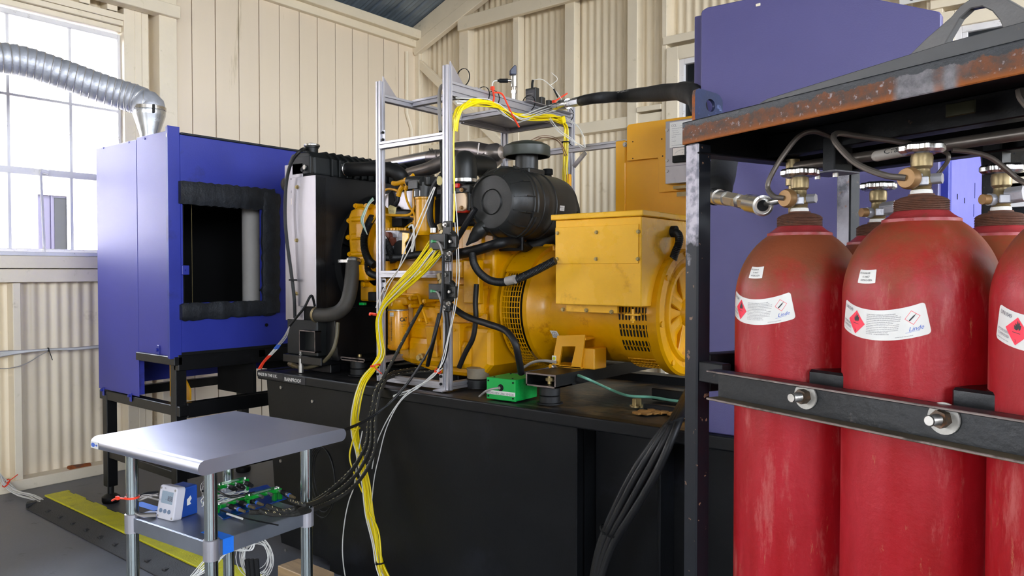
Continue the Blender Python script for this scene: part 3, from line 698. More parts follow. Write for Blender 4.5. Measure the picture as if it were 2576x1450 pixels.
# ---------------------------------------------------------------- cylinders
CR = .115
def rz(z):
    if z <= 1.345: return CR
    return CR*sqrt(max(0, 1-((z-1.345)/.14)**2))
def cylinder(cx, cy, dz, n, seed, label, front=True):
    t = thing('gas_cylinder', label, 'gas cylinder', rw((cx, cy, .112)), RA, 'red hydrogen cylinders in the rack')
    zo = dz-.112
    prof = [(0, .003+0), (.085, .0), (.105, .008), (CR, .03)]
    prof = [(r, h+.0) for r, h in prof]
    k = 14; prof += [(CR, 1.20+zo)]
    for i in range(k+1):
        z = 1.345+(1.467-1.345)*i/k; prof.append((rz(z), z+zo))
    body = MB().lathe((0, 0, 0), UZ, prof, 64).build('body', cyl_mat('chalky_red_paint_%d' % seed, seed), t)
    c = MB().lathe((0, 0, 0), UZ, [(.052, 1.463+zo), (.0575, 1.466+zo), (.0575, 1.471+zo), (.053, 1.473+zo), (.047, 1.477+zo), (.0415, 1.482+zo), (.039, 1.484+zo)], 48)
    c.build('neck_ring', mat('pink_red_neck_paint', (150, 48, 50), .42, var=.15, scale=30, rgb2=(120, 60, 44), amt=.3, s2=40, bump=.3), t)
    pr = []
    for i in range(6): z = 1.484+.0028*i+zo; pr += [(.0385, z), (.0403, z+.0009), (.0403, z+.0018), (.0385, z+.0026)]
    pr += [(.039, 1.5010+zo), (.037, 1.5030+zo), (.030, 1.5065+zo), (.0195, 1.509+zo), (.019, 1.5115+zo)]
    MB().lathe((0, 0, 0), UZ, pr, 48).build('threaded_neck', mat('rusty_neck', (92, 54, 34), .8, var=.3, scale=40, rgb2=(60, 42, 32), amt=.4, s2=40, bump=.5), t)
    zv = 1.5105+zo; V_ = .78
    v = MB().lathe((0, 0, 0), UZ, [(r, zv+h*V_) for r, h in [(.0135, .008), (.0150, .012), (.0135, .014), (.0150, .017), (.0138, .019), (.0155, .022), (.0155, .036), (.0125, .043), (.0120, .052), (.0160, .058), (.0165, .076), (.0150, .084), (.0, .085)]], 28).build('valve_body', M['brass'], t)
    MB().lathe((0, 0, 0), UZ, [(.016, zv), (.0165, zv+.004), (.0155, zv+.0075), (.013, zv+.008)], 24).build('thread_tape', M['teflon'], t)
    # side outlet, blanking cap, relief block
    s = 1 if front else -1
    m = MB(); h = zv+.0245
    if front:
        m.cyl((0, -.010, h), (0, -.030, h), .0115, n=6, smooth=False); m.build('outlet_hex', M['metalg'], v, .001)
        MB().lathe((0, -.026, h), (0, -1, 0), [(.0, 0), (.0165, 0), (.0175, .004), (.0175, .010), (.0150, .016), (.009, .0165), (.0, .0165)], 24).build('outlet_nut', M['copper'], v)
        MB().boxc((.010, -.013, h-.004), (.016, .010, .014), Matrix.Rotation(.6, 3, 'Z')).build('relief_block', M['metalg'], v, .0015)
        MB().cyl((.008, .004, h), (.028, .010, h), .009, n=6, smooth=False).build('relief_hex', M['metalg'], v, .001)
    else:
        MB().cyl((-.006, -.012, h-.004), (-.014, -.034, h-.004), .009, n=20).build('outlet_cap', M['copper'], v)
        MB().cyl((-.004, -.006, h-.004), (-.010, -.022, h-.004), .0105, n=18).build('outlet_collar', M['metalg'], v)
        MB().boxc((.012, -.012, h-.004), (.016, .010, .015), Matrix.Rotation(.6, 3, 'Z')).build('relief_block', M['metalg'], v, .0015)
        MB().cyl((.008, .0, h+.002), (.034, .006, h+.004), .015, n=6, smooth=False).build('outlet_hex', M['metalg'], v, .0015)
    # handwheel with finger lobes
    m = MB(); N_ = 64; vs = []
    for r, z in ((.010, .002), (.022, .002), (.028, .0), (.0325, .004), (.0325, .011), (.029, .015), (.022, .012), (.010, .011)):
        for i in range(N_):
            a = 2*pi*i/N_; k2 = 1+.085*cos(8*a) if r > .02 else 1; vs.append((r*k2*cos(a), r*k2*sin(a), zv+.0665+z))
    m.add(vs, [(j*N_+i, j*N_+(i+1) % N_, (j+1)*N_+(i+1) % N_, (j+1)*N_+i) for j in range(7) for i in range(N_)], True)
    hw = m.build('handwheel', M['chrome'], t)
    MB().lathe((0, 0, 0), UZ, [(.011, zv+.064), (.011, zv+.081), (.007, zv+.083), (0, zv+.083)], 18).build('wheel_hub', M['metalg'], hw)
    return t, zo
def cam_dir(t):
    """angle, in the cylinder's own frame, that points at the camera position"""
    return atan2(-t.location.y, -t.location.x) - RA
def wrap(t, zo, phc, z0, W_, H_, sag=.015, flare=.13):
    base = cam_dir(t)
    def fn(x, y, lift=.0007):
        z = z0 + y + sag*((x/(W_/2))**2) - sag*.5
        r = rz(z)+lift; a = base + radians(phc) + x*(1+flare*(.5-(y/H_+.5)))/CR
        return Vector((r*cos(a), r*sin(a), z+zo))
    return fn
def patchgrid(mb, fn, x0, x1, y0, y1, nx=28, ny=6, lift=.0005, cut=0.0):
    vs = [fn(x0+(x1-x0)*i/nx, y0+(y1-y0)*j/ny, lift) for j in range(ny+1) for i in range(nx+1)]
    fs = []
    for j in range(ny):
        for i in range(nx): a = j*(nx+1)+i; fs.append((a, a+1, a+nx+2, a+nx+1))
    mb.add(vs, fs); return mb
def rounded(mb, fn, W_, H_, r, lift, n=30):
    """rounded rectangle sheet as vertical strips"""
    vs = []; xs = []
    for i in range(9): xs.append(-W_/2+r*(1-cos(pi/2*i/8)))
    k = [-W_/2+r+(W_-2*r)*i/n for i in range(1, n)]; xs = xs+k+[-x for x in xs[::-1]]
    for x in xs:
        e = max(0, abs(x)-(W_/2-r)); h = H_/2 - (r-sqrt(max(0, r*r-e*e)))
        vs += [fn(x, -h+2*h*j/4, lift) for j in range(5)]
    fs = [(5*i+j, 5*i+5+j, 5*i+6+j, 5*i+1+j) for i in range(len(xs)-1) for j in range(4)]
    mb.add(vs, fs); return mb
def big_label(t, zo, phc, z0):
    W_, H_ = .146, .046; fn = wrap(t, zo, phc, z0, W_, H_)
    sh = rounded(MB(), fn, W_, H_, .005, .0005).build('hazard_label', M['white'], t)
    def txt(body, size, x, y, m, shear=0, sq=1.0, name='lettering'):
        mb = MB(); add_text(mb, body, size, lambda a, b: fn(x+a, y+b, .0009), shear=shear, squeeze=sq); o = mb.build(name, m, sh); o['kind'] = 'stuff'
    txt('UN1049', .0078, -.069, .013, M['greyink'], sq=.8)
    mb = MB()
    for i, s_ in enumerate(['HYDROGEN,', 'COMPRESSED']): add_text(mb, s_, .0048, lambda a, b, i=i: fn(-.070+a, -.0085-.0055*i+b, .0009), squeeze=.75)
    add_text(mb, 'KEEP AWAY FROM HEAT, SPARKS', .0018, lambda a, b: fn(-.070+a, -.019+b, .0009), squeeze=.8)
    o = mb.build('lettering', M['greyink'], sh); o['kind'] = 'stuff'
    # red diamond with a flame and the class number
    def dia(mb, cx, cy, a, lift, inner=None):
        k = 8; pts = []
        c = [(0, a), (a, 0), (0, -a), (-a, 0)]
        if inner:
            for i in range(4):
                p, q = c[i], c[(i+1) % 4]; s = inner/a
                mb.add([fn(cx+x, cy+y, lift) for x, y in (p, q, (q[0]*s, q[1]*s), (p[0]*s, p[1]*s))], [(0, 1, 2, 3)])
        else:
            for i in range(-k, k):
                x0, x1 = a*i/k, a*(i+1)/k; h0, h1 = a-abs(x0), a-abs(x1)
                mb.add([fn(cx+x0, cy-h0, lift), fn(cx+x1, cy-h1, lift), fn(cx+x1, cy+h1, lift), fn(cx+x0, cy+h0, lift)], [(0, 1, 2, 3)])
        return mb
    dx = -.0375
    dia(MB(), dx, -.001, .0185, .0008).build('hazard_diamond', M['pinkred'], sh)
    mb = MB(); fl_ = [(-.0045, -.002), (-.0052, .003), (-.0030, .0015), (-.0035, .006), (-.0010, .004), (-.0005, .0105), (.0016, .0055), (.0030, .0085), (.0036, .004), (.0054, .0045), (.0048, -.001), (.0026, -.003), (.0018, 0), (0, -.003), (-.002, -.003)]
    mb.add([fn(dx+.001+x, .0035+y, .0011) for x, y in fl_], [tuple(range(len(fl_)))])
    mb.add([fn(dx+x, y, .0011) for x, y in ((-.006, -.0035), (.006, -.0035), (.006, -.0028), (-.006, -.0028))], [(0, 1, 2, 3)])
    add_text(mb, '2', .005, lambda a, b: fn(dx-.0014+a, -.0155+b, .0011)); o = mb.build('flame_symbol', M['ink'], sh); o['kind'] = 'stuff'
    mb = MB(); lines = ['DANGER: EXTREMELY FLAMMABLE GAS. CONTAINS GAS UNDER', 'PRESSURE; MAY EXPLODE IF HEATED. MAY DISPLACE OXYGEN AND', 'CAUSE RAPID SUFFOCATION. MAY FORM EXPLOSIVE MIXTURES WITH AIR.', 'BURNS WITH INVISIBLE FLAME. Do not handle until all safety precautions have',
        'been read and understood. Keep away from heat, open flames, sparks. No smoking.', 'Leaking gas fire: do not extinguish, unless leak can be stopped safely.', 'Eliminate all ignition sources. Use and store only outdoors or in a well ventilated', 'place. Use a back flow preventive device in the piping. Use only with equipment',
        'rated for cylinder pressure. Open valve slowly. Close valve after each use and', 'when empty. Protect from sunlight when ambient temperature exceeds 52 C.', 'FOR LABORATORY OR INDUSTRIAL USE ONLY', 'CAS: 1333-74-0      IN CASE OF EMERGENCY CALL']
    for i, s_ in enumerate(lines): add_text(mb, s_, .0021 if i < 4 or i > 9 else .0020, lambda a, b, i=i: fn(-.016+a, .0150-.0027*i+b, .0009), squeeze=.78)
    add_text(mb, 'DISTRIBUTED BY THE GAS SUPPLIER', .0016, lambda a, b: fn(.028+a, -.0200+b, .0009), squeeze=.9)
    o = mb.build('small_print', M['greyink'], sh); o['kind'] = 'stuff'
    dia(MB(), .0535, .006, .0105, .0008, .0097).build('cylinder_pictogram', M['pinkred'], sh)
    mb = MB(); a_ = radians(38); ca, sa = cos(a_), sin(a_)
    pts = [(-.006, -.001), (.003, -.001), (.0045, -.0004), (.007, -.0003), (.007, .0003), (.0045, .0004), (.003, .001), (-.006, .001)]
    mb.add([fn(.0535+x*ca-y*sa, .006+x*sa+y*ca, .0011) for x, y in pts], [tuple(range(8))]); mb.build('bottle_symbol', M['ink'], sh)
    mb = MB(); add_text(mb, 'Linde', .0088, lambda a, b: fn(.046+a, -.0130+b, .0009), shear=.35, squeeze=1.0)
    mb.add([fn(x, y, .0009) for x, y in ((.042, -.0150), (.060, -.0142), (.060, -.0139), (.042, -.0145))], [(0, 1, 2, 3)])
    mb.build('supplier_name', M['blueink'], sh)
def small_label(t, zo, phc, z0):
    W_, H_ = .034, .021; fn = wrap(t, zo, phc, z0, W_, H_, sag=.001, flare=.06)
    sh = rounded(MB(), fn, W_, H_, .0012, .0005, 10).build('serial_label', M['white'], t)
    mb = MB()
    for i, s_ in enumerate(['0701265006103', 'K 196CF', 'HYDROGEN']): add_text(mb, s_, .0040, lambda a, b, i=i: fn((-.0155 if i == 0 else -.008 if i == 1 else -.011)+a, .0042-.0055*i+b, .0009), squeeze=.82 if i == 0 else 1)
    o = mb.build('lettering', M['ink'], sh); o['kind'] = 'stuff'
c1, z1 = cylinder(0, 0, 0, 0, 1, 'red hydrogen cylinder nearest the worn corner post, its valve joined to the steel coupling')
c2, z2 = cylinder(.235, 0, .012, 1, 2, 'tall red hydrogen cylinder in the middle of the front row, lettered strap behind its handwheel')
c3, z3 = cylinder(.470, 0, .008, 2, 3, 'red hydrogen cylinder cut off by the photo edge, only its label side showing')
c4, z4 = cylinder(0, .235, -.012, 3, 4, 'red-brown cylinder in the back row, its capped valve standing beside the bare steel rear post', front=False)
c5, z5 = cylinder(.235, .235, -.005, 4, 5, 'red-brown cylinder in the back row, behind and between the two nearest cylinders', front=False)
big_label(c1, z1, -41, 1.334); big_label(c2, z2, -31, 1.313); big_label(c3, z3, -22.5, 1.318)
small_label(c1, z1, -43, 1.398); small_label(c2, z2, -41, 1.380)
# pigtail hoses from the valves to the manifold
def rtube(name, pts, r, m, label=None, cat=None, n=10, parent=None, seg=10, group=None):
    """pts in the photo with the rack-frame depth y of each: (px, py, y)"""
    P = spline([rp(a, b, y=y) for a, b, y in pts], seg); o = MB().tube(P, r, n).build(name, m, parent or rack); return o
hz1 = c1.location.z
def outlet(t, zo): # rack-frame position of the nut face
    q = rl(t.location); return Vector((q.x, q.y-.042, 1.535+zo+.112))
o1, o2 = outlet(c1, z1), outlet(c2, z2)
def pig(name, start, pts, r, m):
    P = spline([start]+[rp(a, b, y=y) for a, b, y in pts], 10); return MB().tube(P, r, 10).build(name, m, rack)
pig('pigtail_hose', o1, [(1946, 494, -.05), (1931, 470, -.05), (1945, 432, -.045), (1975, 385, -.03), (2010, 343, -.01), (2045, 331, .01), (2078, 340, .04), (2100, 352, .10)], .0048, M['pipe'])
pig('pigtail_hose', o2, [(2225, 441, -.055), (2160, 415, -.055), (2118, 378, -.05), (2097, 348, -.04), (2108, 336, -.02), (2150, 341, .02), (2230, 352, .08), (2290, 362, .12)], .0052, M['pipe'])
rtube('pigtail_hose', [(2330, 380, .06), (2362, 378, .05), (2384, 388, .05), (2384, 405, .05), (2370, 425, .05), (2352, 448, .05)], .0035, M['pipe'])
rtube('pigtail_hose', [(2395, 378, .12), (2440, 382, .14), (2490, 396, .17), (2530, 425, .19), (2560, 450, .2), (2600, 470, .2)], .0045, M['pipe'])
rtube('pigtail_hose', [(2565, 225, -.02), (2570, 245, -.02), (2585, 265, -.02)], .006, M['pipe'])
# ================================================================== GENERATOR BASE TANK
YB = 2.17; TX0, TX1 = -3.378, -0.42; TZ = .90; TB = 3.32
base = Thing('generator_base_tank', 'long black steel base tank under the yellow generator, lettered strips at its corner', 'tank', (TX0, YB, 0))
def ax(px, py=800, Y=YB): return pix(px, py, Y=Y).x
base.part(MB().box((TX0, YB, TZ-.045), (TX1, YB+.05, TZ)), 'front_lip', M['tank'], .006, 3)
base.part(MB().box((TX0, TB-.06, TZ-.045), (TX1, TB, TZ)), 'rear_lip', M['tank'], .006)
base.part(MB().box((TX0, YB+.05, TZ-.045), (TX0+.05, TB-.06, TZ)), 'end_lip', M['tank'], .004)
base.part(MB().box((TX1-.06, YB+.05, TZ-.045), (TX1, TB-.06, TZ)), 'end_lip', M['tank'], .004)
base.part(MB().box((TX0+.05, YB+.05, TZ-.03), (-2.95, YB+.30, TZ-.006)).box((-2.95, YB+.05, TZ-.03), (TX1-.06, TB-.06, TZ-.006)), 'top_plate', M['tanktop'], .002)
a1, a2, a3 = ax(819, 1100), ax(1444, 1100), ax(1700, 1200)
mb = MB(); mb.prism([(TX0+.01, TZ-.045), (a1+.02, TZ-.045), (a1+.08, .03), (TX0+.13, .03), (TX0+.08, .25)], (0, YB+.045, 0), UX, UZ, UY, 1.0)
base.part(mb, 'end_section', M['tank'], .004)
base.part(MB().box((a1, YB+.018, .0), (a2, YB+.06, TZ-.045)), 'side_panel', M['tank'], .003)
base.part(MB().box((a1+.05, YB+.07, 0), (a2, TB-.05, TZ-.05)), 'tank_body', M['tank'], 0)
base.part(MB().box((a2, YB+.14, 0), (TX1-.03, TB-.05, TZ-.045)), 'recessed_panel', M['tank'], .003)
base.part(MB().box((a2+.30, YB+.04, 0), (a2+.312, YB+.14, TZ-.045)), 'web_plate', M['tank'], .002); base.part(MB().box((TX1-.10, YB+.02, 0), (TX1-.02, YB+.14, TZ-.045)), 'web_plate', M['tank'], .002)
q = pix(1467, 1385, Y=YB+.139); base.part(MB().lathe(q, (0, -1, 0), [(.026, -.002), (.026, .002), (.022, .003), (.022, -.004), (0, -.004)], 24), 'drain_port', M['tank'])
for px, py in ((708, 975), (787, 1010), (707, 1160), (720, 1385)):
    q = pix(px, py, Y=YB+.045); base.part(MB().cyl(q, q-UY*.006, .008, n=8), 'bolt', M['boltg'])
# lettered strips
def strip(px0_, px1_, py0, h, txt, size, tilt=0.0):
    x0, x1 = ax(px0_, 940), ax(px1_, 960); z1 = TZ-.004
    s_ = base.part(MB().box((x0, YB-.001, z1-h), (x1, YB, z1)), 'name_strip', M['ink'], 0)
    mb = MB(); add_text(mb, txt, size, planar((x0+.010, YB-.0012, z1-h+.007), UX, UZ, .0004), squeeze=.98, bold=.02)
    o = base.part(mb, 'lettering', M['white'], sub=s_); o['kind'] = 'stuff'
strip(647, 712, 935, .028, 'MADE IN THE U.K.', .0205); strip(713, 768, 950, .036, 'RAINPROOF', .0245)
# rusty patch, bolts, nipple on the tank top
q = pix(757, 938, Z=TZ)
mb = MB().cyl(q, q+UZ*.035, .013, n=6, smooth=False).cyl(q+UZ*.035, q+UZ*.07, .011, n=6, smooth=False).cyl(q+UZ*.07, q+UZ*.085, .006, n=12).lathe(q+UZ*.085, UZ, [(.006, 0), (.010, .004), (.006, .010), (.009, .016), (.004, .022), (0, .023)], 12)
base.part(mb, 'grease_nipple', M['boltg'], .001)
def mount(px, py, name='rubber_mount', r=.042, h=.07):
    q = pix(px, py, Z=TZ); mb = MB().lathe(q, UZ, [(r*1.25, 0), (r*1.25, .004), (r, .006), (r, h*.42), (r*.88, h*.46), (r, h*.5), (r, h*.92), (r*.8, h), (0, h)], 24)
    base.part(mb, name, M['rubber']); return q
m1 = mount(905, 944, r=.045, h=.075); m2 = mount(1383, 1015, r=.04, h=.068)
q = pix(1203, 975, Z=TZ)
base.part(MB().lathe(q, UZ, [(.05, 0), (.05, .035), (.044, .04), (.046, .085)], 24), 'rubber_mount', M['rubber'])
base.part(MB().lathe(q+UZ*.04, UZ, [(.045, 0), (.048, .002), (.048, .040), (.050, .041), (.050, .045), (.03, .050), (0, .052)], 28).cyl(q+UZ*.09, q+UZ*.115, .008, n=8), 'grey_mount_cap', mat('dusty_grey_cap', (120, 108, 88), .5, var=.2, scale=20, rgb2=(80, 70, 52), amt=.3, s2=20), .0)
# crossing skid channels the engine stands on
def skid(x0, x1, y0, y1, z0, z1):
    t = .006; mb = MB().box((x0, y0, z1-t), (x1, y1, z1)).box((x0, y0, z0), (x0+t, y1, z1-t)).box((x1-t, y0, z0), (x1, y1, z1-t)).box((x0, y0, z0), (x1, y0+.11, z0+t))
    o = base.part(mb, 'skid_channel', [M['tank'], M['railedge']], .0)
    for p in o.data.polygons:
        if p.normal.y < -.9: p.material_index = 1
skid(m2.x-.072, m2.x+.066, m2.y-.055, 3.2, .968, 1.018)
skid(m1.x-.075, m1.x+.10, m1.y-.055, 3.2, .972, .99)
for m_, h in ((m1, .1), (m2, .115)): base.part(MB().cyl(m_+UZ*.065, m_+UZ*h, .009, n=14).cyl(m_+UZ*(h-.03), m_+UZ*(h-.018), .016, n=6, smooth=False), 'mount_bolt', M['bolt'])
base.part(MB().box((TX0+.1, YB+.33, TZ-.02), (-2.3, YB+.42, TZ+.03)), 'inner_rail', M['tank'], .003)
base.part(MB().box((TX0+.1, 3.05, TZ-.02), (TX1-.1, 3.14, TZ+.03)), 'inner_rail', M['tank'], .003)
q = pix(1602, 1024, Z=TZ); base.part(MB().cyl(q, q+UZ*.03, .018, n=6, smooth=False).cyl(q, q+UZ*.006, .026, n=18), 'mount_bolt', M['bolt'], .001)
random.seed(3); mb = MB(); q = pix(1660, 1040, Z=TZ)
for k in range(26):
    a = random.uniform(0, 6.28); d = random.uniform(0, .10); mb.boxc(q+Vector((cos(a)*d*1.3, sin(a)*d*.5, .002)), (random.uniform(.02, .06), random.uniform(.01, .035), random.uniform(.003, .010)), Matrix.Rotation(a, 3, 'Z'))
o = base.part(mb, 'rust_flakes', mat('ochre_rust_flakes', (150, 106, 46), .85, var=.35, scale=30, bump=.8), .001); o['kind'] = 'stuff'
base.part(MB().box((ax(1575, 1020, 2.3), 2.42, TZ), (-.6, 2.45, TZ+.02)).box((ax(1600, 1000, 2.5), 2.62, TZ), (-.6, 2.68, TZ+.045)), 'cable_trough', M['tank'], .003)

# ================================================================== RADIATOR PLENUM (violet enclosure) ON ITS STAND
PX0, PX1, PY = -4.80, -3.84, 2.0
pz0, pz1 = .97, 2.12
pl_ = Thing('radiator_plenum', 'violet blue sheet metal air plenum with a foam-edged opening, standing on a black frame', 'enclosure', (PX0, PY, .68))
yb_ = 3.12
xs_ = pix(345, 500, Y=PY).x
pl_.part(MB().box((PX0, PY, .69), (xs_-.003, PY+.004, pz1+.02)), 'front_panel', M['blue'], .002)
pl_.part(MB().box((xs_+.001, PY, pz0-.03), (PX1-.075, PY+.004, pz1+.03)), 'front_panel', M['blue'], .002)
pl_.part(MB().box((PX0+.015, PY+.004, .70), (xs_-.01, PY+.035, pz1)), 'panel_backing', M['blued'])
fx = PX1-.005
mb = MB().box((PX1-.075, PY-.0, pz0-.03), (PX1-.071, PY+.004, pz1+.035))
# folded post at the corner: a narrow return facing the generator and an outer lip
mb = MB().prism([(PX1-.078, PY), (PX1-.045, PY-.035), (PX1-.028, PY-.035), (PX1-.028, PY-.020), (PX1-.012, PY-.020), (PX1-.012, PY-.045), (PX1-.004, PY-.045), (PX1-.004, PY+.02), (PX1-.078, PY+.02)], (0, 0, pz0-.03), UX, UY, UZ, pz1+.04-pz0+.03)
pl_.part(mb, 'corner_post', M['blued'], .001)
q = pix(428, 340, Y=PY-.03); pl_.part(MB().boxc((q.x-.012, PY-.030, q.z), (.012, .03, .022)), 'slot', M['white'], .003)
# big face towards the generator with its opening
ox0, ox1 = pix(480, 640, X=PX1).y-.1, pix(655, 640, X=PX1).y; oz0, oz1 = zof(650, 757, X=PX1), zof(645, 526, X=PX1)
ox0 = PY+.03
mb = MB()
for y0, y1, z0, z1 in ((PY+.02, ox0, pz0, pz1), (ox1, yb_, pz0, pz1), (ox0, ox1, pz0, oz0), (ox0, ox1, oz1, pz1)): mb.box((PX1-.006, y0, z0), (PX1, y1, z1))
pl_.part(mb, 'end_panel', M['blued'])
pl_.part(MB().box((PX1-.02, PY+.02, pz1), (PX1+.012, yb_, pz1+.012)), 'foam_strip', M['foam'], .003)
pl_.part(MB().box((PX0, PY+.004, pz1), (PX1-.02, yb_, pz1+.006)), 'roof_panel', M['blued'])
pl_.part(MB().box((PX0, PY+.004, .70), (PX0+.004, yb_, pz1)), 'back_panel', M['blued'])
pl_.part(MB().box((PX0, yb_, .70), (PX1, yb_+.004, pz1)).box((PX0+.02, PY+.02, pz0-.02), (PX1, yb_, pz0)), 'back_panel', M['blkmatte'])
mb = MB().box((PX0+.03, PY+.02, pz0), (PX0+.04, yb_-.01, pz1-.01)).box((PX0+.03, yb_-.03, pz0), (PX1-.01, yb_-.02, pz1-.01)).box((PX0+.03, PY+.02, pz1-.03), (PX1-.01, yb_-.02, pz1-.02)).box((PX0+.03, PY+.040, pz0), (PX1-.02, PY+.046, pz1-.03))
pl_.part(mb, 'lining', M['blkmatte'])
# foam wrap around the opening, lumpy
def lumpy(mb, a, b, w, h, up, n=26, jit=.010, out=UX):
    a, b = Vector(a), Vector(b); d = (b-a); side = Vector(up); ring = 8; vs = []
    for i in range(n+1):
        c = a+d*i/n; ww = w/2+random.uniform(-jit, jit)*.6; hh = h/2+random.uniform(-jit, jit)*.4
        for k in range(ring):
            t = 2*pi*(k+.5)/ring; sx = cos(t); sy = sin(t); sx = (abs(sx)**.55)*(1 if sx > 0 else -1); sy = (abs(sy)**.55)*(1 if sy > 0 else -1)
            vs.append(c+side*ww*sx+Vector(out)*hh*sy+Vector((0, 0, 0)))
    fs = [(i*ring+k, i*ring+(k+1) % ring, (i+1)*ring+(k+1) % ring, (i+1)*ring+k) for i in range(n) for k in range(ring)]
    fs += [tuple(range(ring)), tuple(range(n*ring, n*ring+ring))]; mb.add(vs, fs, True); return mb
fz1 = zof(698, 480, X=PX1); fz0 = zof(698, 795, X=PX1); fy1 = pix(700, 640, X=PX1).y
for a, b, w, up in (((PX1, ox0-.02, (fz1+oz1)/2), (PX1, fy1-.03, (fz1+oz1)/2), fz1-oz1+.012, UZ), ((PX1, ox0-.02, (fz0+oz0)/2), (PX1, fy1-.03, (fz0+oz0)/2+.005), oz0-fz0, UZ), ((PX1+.004, (ox1+fy1)/2, fz0+.02), (PX1+.004, (ox1+fy1)/2+.004, fz1-.02), fy1-ox1, UY)):
    pl_.part(lumpy(MB(), a, b, w, .05, up), 'foam_wrap', M['foam'])
# insulated pipe and a yellow edge seen inside
q = pix(632, 640, X=PX1-.16); pl_.part(MB().cyl((q.x, q.y, pz0), (q.x, q.y, pz1-.03), .052, n=24), 'inner_pipe', mat('grey_insulated_pipe', (150, 146, 142), .6, var=.1))
q = pix(482, 640, X=PX1-.06); pl_.part(MB().box((q.x, q.y, pz0), (q.x+.003, q.y+.002, pz1-.05)), 'yellow_edge', M['bolt'])
q = pix(649, 757, X=PX1-.03); pl_.part(MB().box((PX1-.05, ox0, oz0-.012), (PX1-.01, ox1, oz0-.002)), 'sill_strip', mat('brown_gasket', (96, 66, 38), .7, var=.3))
# stub pipe on the right of the face
q = pix(722, 465, X=PX1); pl_.part(MB().lathe(q-UX*.01, (1, 0, 0), [(.045, 0), (.045, .02), (.034, .022), (.034, .11), (0, .11)], 24), 'pipe_stub', [M['pipe']])
# latch tabs, screws
for px, py in ((465, 680),): q = pix(px, py, X=PX1+.0); pl_.part(MB().box((PX1, q.y-.02, q.z-.025), (PX1+.012, q.y+.02, q.z+.025)).cyl((PX1, q.y, q.z), (PX1+.02, q.y, q.z), .006, n=8), 'latch', M['blued'], .003)
for px, py in ((260, 372), (324, 358), (364, 349)): q = pix(px, py, Y=PY); pl_.part(MB().cyl(q, q-UY*.003, .006, n=10), 'screw', M['blued'])
for px, py, h in ((261, 985, .05), (330, 1000, .05), (400, 885, .07)):
    q = pix(px, py, Y=PY); pl_.part(MB().box((q.x-.012, PY-.006, q.z-h/2), (q.x+.012, PY, q.z+h/2)).cyl((q.x, PY-.006, q.z+.01), (q.x, PY-.018, q.z+.01), .009, n=10), 'clip', M['blued'], .002)
q = pix(670, 818, X=PX1); pl_.part(MB().cyl(q, q+UX*.004, .010, n=12), 'screw', M['blkmatte'])

sd_ = Thing('plenum_stand', 'black square-tube stand with levelling feet carrying the violet plenum', 'stand', (PX0, PY, 0))
def bar(a, b, w=.055, h=.055, name='rail'): sd_.part(MB().beam(a, b, w, h), name, M['blk'], .003)
def foot(x, y): sd_.part(MB().lathe((x, y, 0), UZ, [(0, 0), (.045, 0), (.05, .01), (.05, .035), (.03, .05), (.018, .055), (.018, .12)], 20), 'levelling_foot', M['rubber'])
lx1, lx2 = -4.725, -3.90
for x, y in ((lx1, PY+.03), (lx2, PY+.03), (lx1, yb_-.2), (lx2, yb_-.2)):
    sd_.part(MB().box((x-.03, y-.03, .10), (x+.03, y+.03, .66 if x == lx1 or y > 3 else .95)), 'leg', M['blk'], .003); foot(x, y)
zl = .655
bar((PX0, PY+.03, zl), (PX1, PY+.03, zl)); bar((PX0+.03, PY+.03, zl), (PX0+.03, yb_-.2, zl)); bar((PX1-.03, PY+.05, zl-.0), (PX1-.03, yb_, zl-.0), h=.08)
bar((lx1, PY+.03, .30), (lx2, PY+.03, .30), .045, .045); bar((lx2, PY+.03, .30), (lx2, yb_-.2, .30), .045, .045); bar((lx1, PY+.03, .30), (lx1, yb_-.2, .30), .045, .045); bar((lx1, yb_-.2, .30), (lx2, yb_-.2, .30), .045, .045)
# raised box frame at the corner
xb_ = pix(347, 900, Y=PY-.01).x
for a, b in (((xb_, PY, .925), (PX1, PY, .925)), ((xb_+.02, PY, .66), (xb_+.02, PY, .95))): bar(a, b, .045, .045)
bar((PX1-.02, PY, .64), (PX1-.02, PY, .95), .05, .05); bar((PX1-.025, PY, .915), (PX1-.025, yb_, .915), .05, .085); bar((xb_, PY+.5, .925), (PX1, PY+.5, .925), .045, .045)
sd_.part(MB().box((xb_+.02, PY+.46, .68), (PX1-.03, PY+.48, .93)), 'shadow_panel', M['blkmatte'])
sd_.part(MB().prism([(0, 0), (.22, 0), (.22, .06), (.06, .22), (0, .22)], (xb_+.10, PY+.12, .69), UX, UZ, UY, .01), 'gusset_plate', M['orange'], .001)
# ================================================================== FLEXIBLE DUCT
dp = Vector((-4.46, 2.16, 0))
zc = pz1+.006
du = Thing('flexible_duct', 'silver spiral flexible duct running past the window down onto the violet plenum', 'duct', (dp.x, dp.y, zc))
ctr = spline([dp+UZ*2.35, dp+UZ*2.385, pix(364, 262, t=4.44), pix(345, 251, t=4.44), pix(308, 239, t=4.42), pix(250, 220, t=4.36), pix(150, 184, t=4.25), pix(60, 156, t=4.15), pix(-40, 140, t=4.03), pix(-260, 105, t=3.8), pix(-520, 70, t=3.6)], 14)
